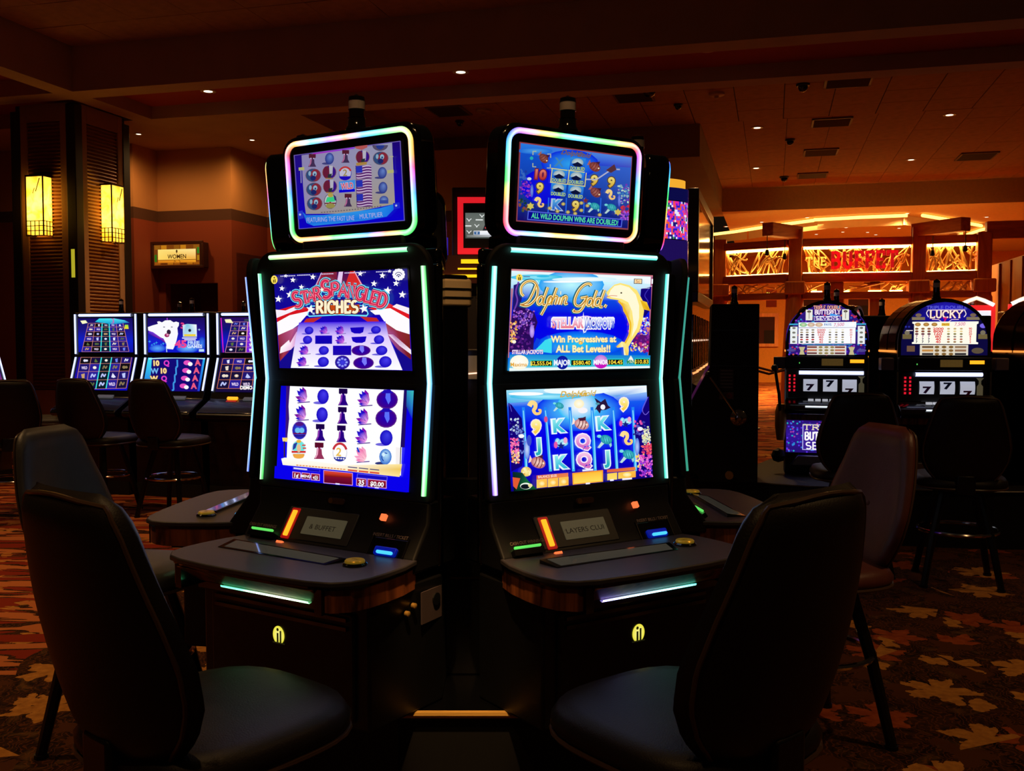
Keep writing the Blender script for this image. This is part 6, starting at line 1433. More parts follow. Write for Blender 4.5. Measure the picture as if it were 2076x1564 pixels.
def m2u():
    a = Art([(910, 205), (1458, 203), (1460, 565), (908, 562)], .60, .32)
    a.fill((24, 10, 90), (30, 14, 130), (20, 30, 210), (10, 20, 200)); a.stroke([(1098, 206), (1100, 250)], 8, (170, 60, 230), smooth=False)
    for k in range(9): a.star(925 + 22 * k, 450 + (k * 37) % 50, 16, (60, 170, 240), 4, .3)
    a.ell(1290, 520, 110, 50, (20, 60, 220), (110, 190, 255)); a.ell(1000, 520, 80, 40, (20, 60, 220), (90, 170, 250)); a.ell(1430, 470, 40, 70, (14, 40, 190), (60, 130, 240))
    a.poly([(912, 300), (960, 282), (1010, 268), (1002, 245), (1022, 240), (1048, 252), (1080, 232), (1130, 230), (1160, 252), (1185, 244), (1212, 255), (1210, 285), (1195, 310), (1200, 370), (1185, 440), (1165, 500), (1150, 532), (1090, 525), (1085, 470), (1060, 420), (1020, 400), (950, 350), (914, 335)], (250, 250, 255))
    a.poly([(920, 340), (960, 352), (1030, 405), (1070, 440), (1080, 470), (1030, 430), (960, 400), (915, 370)], (130, 40, 200), [(120, 60, 220), (190, 90, 230), (150, 40, 170), (60, 20, 160), (40, 20, 160), (30, 30, 190), (20, 20, 170)])
    a.ell(1068, 300, 10, 4, (60, 60, 100)); a.ell(1142, 300, 10, 4, (60, 60, 100)); a.ell(1112, 352, 20, 26, (50, 30, 60)); a.ell(1094, 385, 24, 20, (160, 30, 100)); a.ell(1100, 380, 12, 10, (230, 160, 190)); a.stroke([(1085, 500), (1090, 560)], 8, (190, 220, 255), smooth=False)
    a.text('3', 1245, 285, 56, (230, 60, 130), bold=.04); a.poly([(1248, 280), (1290, 268), (1380, 275), (1382, 400), (1248, 400)], (225, 240, 250), [(120, 200, 230), (250, 255, 255), (220, 240, 250), (190, 220, 240)]); a.ell(1314, 335, 14, 16, (30, 30, 60)); a.box(1315, 385, 110, 22, (240, 210, 60)); a.star(1405, 328, 14, (180, 220, 255), 4, .3)
    a.box(1310, 414, 140, 13, (225, 225, 255)); a.box(1315, 432, 110, 12, (225, 225, 255)); a.text('45', 1225, 475, 70, (235, 70, 150), bold=.05, width=105); a.text('FREE', 1350, 462, 34, (190, 215, 255), width=110, bold=.04); a.text('GAMES', 1360, 500, 34, (210, 225, 255), width=140, bold=.04); a.box(1425, 542, 50, 26, (190, 230, 255))
    return a
def m2l():
    a = Art([(900, 610), (1430, 620), (1370, 925), (828, 912)], .60, .32)
    a.fill((14, 10, 120), (16, 6, 110), (20, 6, 120)); a.poly([(898, 612), (935, 612), (900, 912), (830, 912)], (60, 220, 245), [(60, 230, 250), (20, 60, 220), (20, 40, 230)]); a.poly([(1410, 622), (1448, 622), (1370, 920), (1350, 918)], (40, 150, 240), [(40, 200, 245), (20, 60, 220), (40, 60, 200)]); a.stroke([(905, 622), (1150, 616), (1428, 628)], 9, (200, 250, 255))
    for r in range(4):
        y = 662 + r * 70; sh = -r * 14
        a.text('10' if r < 2 else 'W', 975 + sh + (80 if r == 1 else 0), y, 44, (255, 225, 150), bold=.05, outline=(120, 60, 30)); a.text('QWQ9'[r], 1070 + sh - (100 if r == 1 else 0), y, 46, (225, 60, 200) if r != 1 else (110, 180, 240), bold=.04); a.text('J', 1165 + sh, y, 50, (60, 150, 230), bold=.05)
        a.ell(1262 + sh, y, 34, 22, (230, 80, 190)); a.ell(1290 + sh, y + 12, 22, 18, (250, 250, 250)); a.text('A', 1360 + sh, y, 50, (235, 90, 130), bold=.05)
    return a
WB = [(0, (.55, .65, 1.3)), (1, (.6, .7, 1.3))]
M_LOWBODY = mat('low_cabinet_black', (12, 12, 16), .35, coat=.3)
def low_machine(p, q, label, U, L, rz=-RA, loc=None, lit=True, group='low twin-screen machines of the left row'):
    e = empty('slot_machine', loc or rm(p, q), rz, label, 'slot machine', group)
    prof = [(.0, 1.69), (.0, 1.285), (-.105, .965), (-.13, .90), (-.34, .80), (-.36, .77), (-.34, .74), (-.17, .70), (-.15, .30), (-.15, .02), (.42, .02), (.42, 1.45), (.2, 1.69)]
    MB().prism(prof, -.345, .345, 'x').build('cabinet', M_LOWBODY, e, bevel=.008)
    MB().box(-.34, .34, -.16, .40, 0, .12).build('kick_base', M_MATTE, e)
    MB().prism([(-.335, -.348), (.335, -.348), (.345, -.2), (.345, -.13), (-.345, -.13), (-.345, -.2)], .775, .80, 'z').build('button_deck', M_GLOSS, e, rot=(R(0), 0, 0), bevel=.006)
    if U: U.build('upper_screen', e, (0, -.008, 1.478))
    tl = math.degrees(math.atan2(.105, .32))
    if L: L.build('lower_screen', e, (0, -.059, 1.118), (R(-tl), 0, 0))
    if lit:
        led('top_light_strip', [(-.285, -.008, 1.665), (.285, -.008, 1.665)], .026, WB, e, core=.5)
        for s in (-1, 1):
            led('side_light_strip', [(s * .331, -.008, 1.675), (s * .331, -.008, 1.30)], .020, WB, e, core=.5); led('side_light_strip', [(s * .331, -.008, 1.27), (s * .331, -.108, .975)], .020, WB, e, core=.5, sub=4)
    MB().box(-.16, -.06, -.018, 0, -.012, .012).build('reader_light', M_ORANGE, e, (.0, -.13, .905), (R(-50), 0, 0)); MB().box(-.16, -.06, -.018, 0, -.012, .012).build('reader_glow', M_REDG, e, (.0, -.15, .875), (R(-60), 0, 0))
    MB().box(.0, .17, -.016, 0, -.02, .02).build('display_window', mat('grey_lcd', (96, 96, 98), .4, emis=(.05, .05, .055)), e, (.0, -.13, .90), (R(-58), 0, 0))
    MB().lathe([(.03, 0), (.03, .012), (.02, .016)], 14).build('spin_button', M_STEEL, e, (.16, -.27, .80), smooth=True)
    MB().box(-.05, .05, -.004, .004, -.012, .012).build('logo_plate', mat('logo_grey', (70, 70, 80), .4), e, (0, -.152, .60))
    candle(e, (.10, .1, 1.69), .78)
    return e
low_machine(-6.07, 7.88, 'leftmost low machine of the lit row, blue grid game', m1u(), m1l())
low_machine(-5.31, 7.88, 'low machine of the left row showing a white polar bear', m2u(), m2l())
low_machine(-4.55, 7.88, 'low machine of the left row with violet grid, half behind the tall pod', m3u(), m3l())
for k, p in enumerate((-5.75, -5.02)):
    low_machine(p, 8.84, ('dark machine back to back with the leftmost low machine, only its lamp shows', 'dark machine back to back with the polar bear machine, only its lamp shows')[k], None, None, R(180) - RA, None, False, 'back row of low machines')
low_machine(0, 0, 'machine at the left edge, seen almost side-on', plain((20, 20, 160), (200, 60, 60), .6, .32), plain((160, 60, 40), (30, 30, 160), .6, .32), R(68), (at(-62, 760, 9.6).x, 9.6, 0))
rz_row = -RA
chair((at(205, 800, 8.1).x, 8.1, 0), rz_row - R(4), 'black stool in front of the leftmost low machine'); chair((at(350, 800, 7.95).x, 7.95, 0), rz_row - R(2), 'black stool in front of the polar bear machine')
chair((at(10, 800, 7.8).x, 7.8, 0), face(-.5, .8), 'dark stool cut by the left edge, in front of the lantern column', group='padded swivel stools'); chair((at(100, 790, 10.0).x, 10.0, 0), face(-.9, -.2), 'grey stool beyond the row, beside the lantern column base', M_VINYLG)

# ---------------------------------------------------------------- things seen through the gap between the two machines
tw = empty('screen_tower', (at(985, 600, 12.0).x, 12.0, 0), 0, 'dark tower with a red framed television and yellow light bars', 'display')
MB().box(-.42, .42, .05, .5, 0, 3.3).build('tower_body', mat('tower_dark', (26, 22, 28), .6), tw, bevel=.02)
f = MB()
for x0, x1, z0, z1 in ((-.345, .345, 3.10, 3.17), (-.345, .345, 2.48, 2.55), (-.345, -.275, 2.55, 3.10), (.275, .345, 2.55, 3.10)): f.box(x0, x1, -.02, .06, z0, z1)
f.build('red_frame', mat('frame_red_glow', (230, 20, 20), .6, emis=(.72, .012, .02), var=.1, vscale=90), tw)
MB().box(-.275, .275, .0, .06, 2.55, 3.10).build('tv_body', M_BLACK, tw)
a = Art([(480, 305), (880, 300), (880, 540), (480, 540)], .5, .31); a.fill((92, 100, 96), (110, 116, 110), (70, 76, 72))
for x, y in ((515, 368), (590, 422), (515, 480), (640, 330)): a.stroke([(x - 22, y - 12), (x - 6, y + 2), (x, y + 14), (x + 8, y + 2), (x + 24, y - 10)], 7, (225, 230, 228))
for x, y in ((615, 368), (503, 425), (730, 306)): a.box(x, y, 70, 11, (225, 230, 228))
a.poly([(645, 470), (670, 410), (740, 392), (840, 400), (880, 440), (880, 475), (660, 475)], (28, 28, 36)); a.ell(728, 365, 32, 42, (190, 130, 90), (230, 180, 130)); a.ell(728, 336, 30, 16, (20, 16, 16)); a.box(728, 398, 26, 22, (40, 24, 20)); a.stroke([(670, 445), (710, 425), (755, 432)], 14, (190, 60, 60)); a.box(738, 452, 12, 10, (255, 255, 255))
a.quad4([(560, 470), (880, 466), (880, 508), (560, 510)], [(250, 250, 252), (250, 250, 255), (220, 225, 235), (225, 230, 240)]); a.quad4([(495, 508), (880, 505), (880, 526), (495, 530)], [(120, 125, 120), (240, 240, 245), (200, 205, 215), (110, 115, 110)]); a.box(592, 490, 56, 30, (60, 100, 150)); a.text('V', 592, 490, 24, (255, 255, 255))
a.build('tv_picture', tw, (0, -.006, 2.825))
MB().box(-.62, .42, -.06, .05, 2.12, 2.46).build('bar_panel', mat('panel_dark_red', (70, 14, 10), .6), tw); 
for z0, z1, x0 in ((2.36, 2.41, -.3), (2.285, 2.305, -.34), (2.19, 2.225, -.60)): MB().box(x0, -.08, -.075, -.06, z0, z1).build('light_bar', mat('bar_yellow', (255, 220, 20), .4, emis=(1.0, .62, .01)), tw)
MB().box(-.50, -.465, -.02, .05, 2.47, 2.68).build('blue_light', mat('blue_slot', (20, 20, 200), .4, emis=(.01, .01, .35)), tw)
def glow_row(px, Y, label, z=1.33):
    e = empty('slot_machine', (at(px, 680, Y).x, Y, 0), R(170), label, 'slot machine')
    MB().box(-.3, .3, -.2, .25, .02, 1.35).build('cabinet', M_MATTE, e, bevel=.01); MB().box(-.3, -.24, .1, .27, 1.35, 1.46).build('hood_post', mat('post_tan', (120, 90, 70), .6), e); MB().box(.24, .3, .1, .27, 1.35, 1.46).build('hood_post', mat('post_tan', (120, 90, 70), .6), e)
    MB().box(-.3, .3, .24, .27, 1.1, 1.3).build('back_panel', mat('panel_ochre', (150, 120, 80), .5, emis=(.06, .04, .02)), e)
    led('side_light_strip', [(.02, .285, 1.345), (.05, .285, 1.0)], .03, [(0, (.3, .4, 1.2)), (1, (.8, .7, 1.2))], e, (0, 1, 0), core=.5); led('cross_light', [(-.29, .28, 1.17), (.29, .28, 1.12)], .014, [(0, (1, .5, .3)), (1, (1, .6, .4))], e, (0, 1, 0), core=.4)
glow_row(962, 8.6, 'low machine with a violet light rod seen in the gap between the front machines')

# ---------------------------------------------------------------- right of the pod: drum-topped machine, framed panel, long bank
dt = empty('slot_machine', (at(1312, 600, 5.6).x, 5.6, 0), R(14), 'tall machine with a curved purple picture drum and amber cap behind the right machine', 'slot machine')
MB().prism(rrect(-.24, .24, .02, 1.78, .03), -.1, .4, 'y').build('cabinet', M_GLOSS, dt, bevel=.01)
def halfdrum(z0, z1, r, y, m, name, k=.6):
    pts = [(r * math.sin(R(t)), y - r * k * math.cos(R(t))) for t in range(-90, 91, 10)] + [(r, .35), (-r, .35)]
    return MB().prism(pts, z0, z1, 'z').build(name, m, dt, smooth=True)
halfdrum(1.78, 2.0, .235, -.02, mat('drum_purple', (40, 16, 110), .25, emis=(.012, .004, .09), coat=.5), 'drum_base'); halfdrum(2.0, 2.22, .228, -.02, M_BLACK, 'drum_core'); halfdrum(2.22, 2.29, .235, -.02, mat('drum_navy', (16, 16, 90), .25, emis=(.003, .003, .06)), 'drum_band'); halfdrum(2.29, 2.34, .215, -.02, mat('amber_cap', (255, 170, 40), .4, emis=(.9, .42, .03)), 'amber_cap')
q = random.Random(5); vs, fs, cs = [], [], []
for i in range(61):
    for j in range(19):
        t = R(-88 + 176 * i / 60); vs.append((.2295 * math.sin(t), -.02 - .2295 * .6 * math.cos(t) - .002, 2.005 + .21 * j / 18))
cl = [rgb(*c) for c in ((90, 20, 230), (230, 40, 160), (40, 30, 200), (240, 90, 60), (120, 60, 240), (250, 60, 120), (230, 230, 250), (30, 20, 120), (60, 160, 90))]
for i in range(60):
    for j in range(18): fs.append((i * 19 + j, (i + 1) * 19 + j, (i + 1) * 19 + j + 1, i * 19 + j + 1))
me = bpy.data.meshes.new('drum_picture'); me.from_pydata(vs, [], fs); ca = me.color_attributes.new(name='Col', type='FLOAT_COLOR', domain='CORNER'); arr = []
for f_ in fs:
    i, j = divmod(f_[0], 19); w_ = math.sin(i * .7 + 2 * math.sin(j * .5)) + math.sin(j * .9 + i * .35 + 1) + q.uniform(-.12, .12)
    c = cl[int((w_ + 2.5) / 5 * 9) % 9]
    for _ in range(4): arr += [*c, 1]
ca.data.foreach_set('color', arr); me.materials.append(glow_mat('display_picture')); link('drum_picture', me, dt)
candle(dt, (-.1, .2, 2.34), .6)
pier = empty('framed_panel', rm(-.72, 9.1), -RA, 'dark framed glass panel on posts above the long bank, seen edge-on', 'panel')
M_TANP = wood('pier_tan', (120, 74, 44), (146, 94, 56), 3)
for y, lab in ((.1, 'nearer'), (2.12, 'farther')):
    MB().box(-.64, .03, y - .03, y + .03, 1.82, 1.88).build('bracket', M_TANP, pier)
    sp_ = empty('support_post', rm(-.72 - .70, 9.1 + y), -RA, '%s tan wooden post carrying the framed panel above the long bank' % lab, 'post')
    MB().box(-.05, .05, -.05, .05, 0, 2.0).build('shaft', M_TANP, sp_, bevel=.01); MB().box(-.09, .09, -.09, .09, 0, .03).build('foot', M_TANP, sp_)
f = MB()
for y0, y1, z0, z1 in ((-.02, 2.25, 2.72, 2.82), (-.02, 2.25, 1.78, 1.88), (-.02, .08, 1.88, 2.72), (2.15, 2.25, 1.88, 2.72)): f.box(-.05, .05, y0, y1, z0, z1)
f.build('frame', mat('frame_walnut', (50, 24, 14), .35, coat=.3), pier, bevel=.008); MB().box(-.03, .03, .08, 2.15, 1.88, 2.72).build('glass', mat('panel_glass', (60, 48, 40), .05, coat=1.0, spec=.9), pier)
def bank_machine(k):
    e = empty('slot_machine', rm(-.70 - .018 * k, 8.0 + .66 * k), -RA + R(90), 'narrow dark machine of the long amber-lit bank, number %s from the front' % ('one', 'two', 'three', 'four', 'five', 'six', 'seven')[k], 'slot machine', 'long bank of amber-lit machines')
    MB().prism([(0, 1.62), (-.06, 1.45), (-.02, 1.22), (-.05, 1.12), (-.28, 1.0), (-.30, .95), (-.16, .88), (-.14, .02), (.4, .02), (.4, 1.5), (.2, 1.64)], -.31, .31, 'x').build('cabinet', M_MATTE, e, bevel=.012)
    led('light_strip', [(-.31, -.07, 1.43), (.31, -.07, 1.43)], .02, [(0, (1.2, .6, .35)), (1, (1.2, .6, .35))], e, core=.4); led('deck_strip', [(-.31, -.09, 1.17), (.31, -.09, 1.17)], .018, [(0, (1.2, .3, .08)), (1, (1.2, .35, .1))], e, core=.1)
    for j in range(6): MB().lathe([(.022, 0), (.02, .02)], 10).build('button', (M_ORANGE, M_RED)[j % 2], e, (-.22 + .088 * j, -.17, 1.065), (R(28), 0, 0))
    MB().prism([(-.005, 1.26), (-.05, 1.42)], -.26, .26, 'x').build('screen', mat('bank_screen', (60, 60, 80), .1, coat=.5), e); [MB().box(x, x + .03, -.085, .0, 1.2, 1.64).build('side_fin', M_GLOSS, e) for x in (-.29, -.07, .15)]
    MB().box(-.2, .2, -.152, -.14, .6, .74).build('belly_glass', mat('belly_amber', (200, 120, 40), .4, emis=(.5, .22, .03)), e)
for k in range(7): bank_machine(k)
# black machine with a pull arm, seen from its side
X0 = 1.6; lv = empty('slot_machine', (X0, 7.0, .40), R(-10), 'black lever machine turned side-on at the end of the right bank', 'slot machine')
prof = [(-.165, 1.295), (.17, 1.295), (.17, 0), (-.245, 0), (-.25, .05), (-.37, .10), (-.375, .46), (-.35, .50), (-.175, .84)]
MB().prism(prof, 0, .56, 'y').build('cabinet', M_MATTE, lv, bevel=.008)
MB().add([(-.176, -.001, .845), (-.352, -.001, .503), (-.352, .5, .503), (-.176, .5, .845)], [(0, 1, 2, 3)]).build('front_slope', mat('violet_lit_slope', (70, 30, 80), .3, emis=(.03, .004, .03)), lv)  # violet light on the slope, put into its colour and emission
for z in (1.1, .845): MB().box(-.16, .168, -.004, .01, z, z + .012).build('seam', M_STEEL, lv)
pr = Art([(0, 0), (100, 0), (100, 220), (0, 220)], .1, .22); pr.poly([(0, 0), (100, 0), (100, 160), (0, 160)], (60, 52, 54)); pr.poly([(-0, 168), (100, 168), (100, 220), (0, 220)], (110, 84, 84)); pr.ell(70, 195, 20, 20, (150, 40, 40)); pr.ell(70, 195, 10, 10, (110, 84, 84))
for k in range(6): pr.box(50, 14 + k * 24, 84, 10, (120, 110, 112))
bpm = bpy.data.materials.new('printed_notice'); bpm.use_nodes = True; nb = bpm.node_tree.nodes['Principled BSDF']; an = bpm.node_tree.nodes.new('ShaderNodeAttribute'); an.attribute_name = 'Col'; bpm.node_tree.links.new(an.outputs['Color'], nb.inputs['Base Color']); nb.inputs['Roughness'].default_value = .6
pr.build('notice', lv, (-.055, -.002, .72), m=bpm)
def pull_arm(parent, x, z, dx, dz, name='lever', k=1.0):
    h = MB().lathe([(.06 * k, 0), (.058 * k, .03), (.035 * k, .05), (.012, .055)], 18).build(name + '_hub', M_CHROME, parent, (x, -.001, z), (R(90), 0, 0), smooth=True)
    MB().tube([(x, -.045, z), (x + dx * .5, -.06, z + dz * .5), (x + dx, -.05, z + dz)], .009, 8).build(name + '_arm', M_CHROME, parent)
    return h
pull_arm(lv, .03, .48, -.21, .30); MB().lathe([(.001, -.026), (.018, -.018), (.026, 0), (.018, .018), (.001, .026)], 12).build('lever_knob', M_BLACK, lv, (-.185, -.05, .79), smooth=True)
MB().lathe([(.03, 0), (.03, .03)], 10).build('key_lock', M_BRASS, lv, (-.03, .003, .06), (R(90), 0, 0)); candle(lv, (.0, .15, 1.295), .82)

# ---------------------------------------------------------------- round-topped reel machines
def art_butterfly():
    a = Art([(900, 150), (1552, 150), (1552, 582), (900, 582)], .60, .40)
    arch = [(900, 582), (900, 420)] + [(1226 + 326 * math.cos(R(t)), 420 - 268 * math.sin(R(t))) for t in range(180, -1, -10)] + [(1552, 582)]
    a.poly(arch, (46, 20, 120)); 
    q = random.Random(3)
    for i in range(240):
        x, y = q.uniform(910, 1545), q.uniform(160, 578)
        if y < 420 and ((x - 1226) / 316) ** 2 + ((y - 420) / 258) ** 2 > 1: continue
        a.ell(x, y, 9, 8, q.choice([(90, 40, 200), (190, 50, 90), (40, 90, 190), (60, 30, 160), (140, 50, 190), (50, 150, 200), (200, 80, 70)]), n=6)
    a.serif('TRIPLE DOUBLE', 1226, 187, 28, (235, 170, 150), 5, width=215, layers=[(3, (60, 10, 40)), (0, (240, 170, 150))]); a.serif('BUTTERFLY', 1228, 225, 36, (250, 240, 255), 7, width=200, layers=[(5, (120, 30, 120)), (0, (250, 240, 255))])
    a.poly([(1200, 240), (1226, 262), (1200, 262)], (220, 40, 60)); a.poly([(1255, 236), (1330, 255), (1300, 268), (1240, 262)], (60, 150, 235)); a.box(1226, 276, 208, 38, (230, 225, 250)); a.box(1226, 276, 200, 31, (70, 30, 150)); a.serif('SEVENS', 1226, 276, 24, (250, 245, 255), 6, width=180)
    for x in (1083, 1370): a.box(x, 248, 54, 88, (235, 235, 225)); a.ell(x, 220, 16, 10, (90, 80, 70)); a.box(x, 250, 6, 60, (150, 140, 130))
    a.poly([(1000, 310), (1455, 306), (1455, 352), (1000, 352)], (245, 250, 255))
    for x, c in ((1038, (90, 190, 120)), (1100, (200, 150, 130)), (1163, (210, 160, 130))): a.ell(x, 329, 30, 17, c, (230, 220, 190), n=14)
    a.text('PAYS', 1232, 328, 18, (60, 120, 190), bold=.02); a.text('7,500', 1320, 328, 26, (220, 60, 130), rot=-.06, shear=.2); a.box(1420, 328, 40, 20, (255, 255, 255))
    a.box(960, 325, 70, 12, (60, 170, 210)); a.box(1495, 325, 70, 12, (60, 170, 210)); a.box(963, 416, 58, 142, (235, 240, 240)); a.box(1495, 414, 56, 146, (235, 240, 240))
    for k in range(4):
        for x in (963, 1495): a.ell(x, 356 + k * 38, 14, 9, (120, 120, 110), n=10)
    a.poly([(1000, 356), (1450, 354), (1450, 484), (1000, 486)], (252, 252, 255))
    for r in range(6):
        y = 372 + r * 20
        for c in range(3): a.ell(1025 + c * 45, y, 13, 7, [(150, 140, 120), (170, 150, 120), (60, 40, 50), (90, 50, 60), (190, 60, 60), (40, 60, 60)][r], n=8)
        for c in range(3): a.ell(1250 + c * 50, y, 11, 6, [(235, 230, 200), (150, 140, 110), (80, 70, 70), (150, 130, 90), (190, 180, 150), (60, 110, 100)][r], n=8)
        a.text(('2000', '800', '160', '80', '40', '40')[r], 1180, y, 17, (215, 60, 60), width=(66, 56, 46, 34, 32, 30)[r], bold=.02); a.text(('80', '25', '20', '8', '5', '2')[r], 1415, y, 14, (215, 60, 60), bold=.02)
    a.box(1226, 492, 400, 5, (60, 160, 200)); a.box(1225, 540, 310, 76, (225, 220, 210))
    for r in range(3):
        y = 514 + r * 25; a.box(1110, y, 78, 14, [(130, 70, 60), (190, 110, 80), (110, 60, 60)][r]); a.box(1330, y, 78, 14, [(130, 70, 60), (190, 110, 80), (110, 60, 60)][r])
        for c in range(3): a.ell(1178 + c * 46, y, 17, 9, (150, 130, 80), n=8)
    for x in (1030, 1422): a.poly([(x - 26, 512), (x + 26, 512), (x + 12, 545), (x + 22, 576), (x - 22, 576), (x - 12, 545)], (196, 186, 140))
    a.ell(945, 540, 36, 12, (80, 70, 140)); a.ell(1500, 540, 36, 12, (80, 70, 140))
    return a
def art_lucky():
    a = Art([(440, 270), (1320, 270), (1320, 850), (440, 850)], .62, .41)
    arch = [(440, 850), (440, 620)] + [(880 + 440 * math.cos(R(t)), 620 - 345 * math.sin(R(t))) for t in range(180, -1, -10)] + [(1320, 850)]
    a.poly(arch, (12, 8, 60)); a.ell(890, 430, 330, 150, (14, 10, 80), (30, 20, 190)); a.ell(900, 350, 250, 80, (20, 14, 110), (40, 30, 200))
    a.text('TRIPLE DOUBLE', 898, 342, 34, (90, 90, 215), width=400, bold=.02); a.serif('LUCKY', 893, 412, 70, (255, 235, 225), 15, width=320, layers=[(12, (90, 10, 50)), (0, (255, 235, 220))])
    a.stroke([(715, 370), (700, 400), (720, 440)], 8, (255, 240, 235)); a.stroke([(1075, 370), (1090, 410), (1070, 440)], 8, (255, 240, 235)); a.stroke([(710, 368), (1080, 368)], 7, (255, 225, 225), smooth=False); a.text('7', 885, 470, 48, (225, 20, 110), bold=.05); a.stroke([(755, 465), (820, 466), (850, 488)], 6, (255, 220, 225), smooth=False); a.stroke([(1020, 465), (950, 466), (920, 488)], 6, (255, 220, 225), smooth=False)
    for x in (620, 1160): a.ell(x, 420, 30, 18, (120, 100, 80)); a.box(x, 455, 130, 30, (130, 116, 90))
    for x in (510, 1260): a.box(x, 640, 90, 50, (110, 96, 60)); a.ell(x, 600, 26, 24, (120, 110, 90))
    a.text('o o', 512, 535, 26, (60, 70, 220)); a.ell(1262, 530, 34, 24, (120, 100, 230)); a.stroke([(500, 578), (565, 578)], 7, (255, 240, 235), smooth=False)
    a.poly([(560, 488), (1215, 485), (1215, 505), (1198, 515), (1195, 695), (1215, 700), (1215, 718), (560, 716), (560, 698), (578, 695), (578, 512), (560, 505)], (255, 252, 235))
    for x in (615, 698, 780): a.ell(x, 516, 30, 19, (160, 110, 50), (210, 160, 80), n=14)
    a.box(890, 516, 80, 30, (235, 200, 60)); a.text('PAYS', 890, 516, 20, (180, 90, 40), bold=.02); a.text('7,500', 1032, 512, 34, (215, 60, 140), rot=-.05, shear=.2)
    for r in range(6):
        y = 560 + r * 27
        for c in range(3):
            if r < 3: a.ell(605 + c * 61, y, 18, 11, [(150, 100, 60), (140, 80, 60), (110, 60, 70)][r], n=10)
            else: a.text('7', 605 + c * 61, y, 22, [(150, 50, 130), (60, 50, 90), (30, 20, 60)][r - 3], bold=.04)
            a.ell(920 + c * 63, y, 15, 9, [(200, 170, 110), (235, 210, 150), (130, 120, 60), (150, 130, 120), (190, 110, 90), (160, 120, 80)][r], n=10)
        a.text(('2000', '800', '160', '80', '40', '40')[r], 818, y, 24, (225, 60, 60), width=(104, 92, 72, 58, 50, 46)[r], bold=.03); a.text(('90', '25', '20', '8', '5', '2')[r], 1136, y, 22, (225, 60, 60), bold=.03)
    a.box(878, 783, 478, 116, (225, 215, 195))
    for r in range(3):
        y = 748 + r * 36; a.box(716, y, 112, 22, [(120, 90, 60), (200, 140, 70), (50, 46, 50)][r]); a.box(1042, y, 112, 22, [(150, 120, 90), (150, 110, 80), (50, 46, 50)][r])
        for c in range(3): a.ell(808 + c * 70, y, 24, 14, (130, 96, 50), n=10)
    a.box(548, 765, 80, 60, (110, 80, 60)); a.ell(1210, 785, 60, 30, (90, 76, 60))
    return a
def art_belly():
    a = Art([(890, 1110), (1560, 1110), (1560, 1405), (890, 1405)], .58, .25); a.fill((40, 16, 110), (50, 20, 150), (36, 14, 110)); q = random.Random(9)
    for i in range(220): a.ell(q.uniform(895, 1555), q.uniform(1115, 1400), 9, 8, q.choice([(90, 50, 230), (170, 60, 160), (50, 120, 220), (60, 30, 170), (30, 170, 190)]), n=6)
    a.box(1226, 1260, 390, 235, (190, 190, 240)); a.box(1226, 1260, 376, 222, (60, 30, 150)); a.serif('TRIPLE', 1226, 1170, 44, (235, 220, 190), 10, width=380); a.serif('BUTTERFLY', 1226, 1250, 70, (255, 250, 255), 14, width=350); a.serif('SEVENS', 1226, 1338, 60, (250, 245, 255), 12, width=330)
    return a
M_BARREL = mat('barrel_bronze', (92, 56, 24), .2, metal=.8); M_REEL = mat('reel_white', (225, 225, 232), .5, emis=(.36, .38, .46))  # reel emission stands in for the strip light falling on the reels
def arch_outline(hw, z0, zs, zt, n=16): return [(-hw, z0), (-hw, zs)] + [(hw * math.cos(R(180 - 180 * k / n)), zs + (zt - zs) * math.sin(R(180 * k / n))) for k in range(1, n)] + [(hw, zs), (hw, z0)]
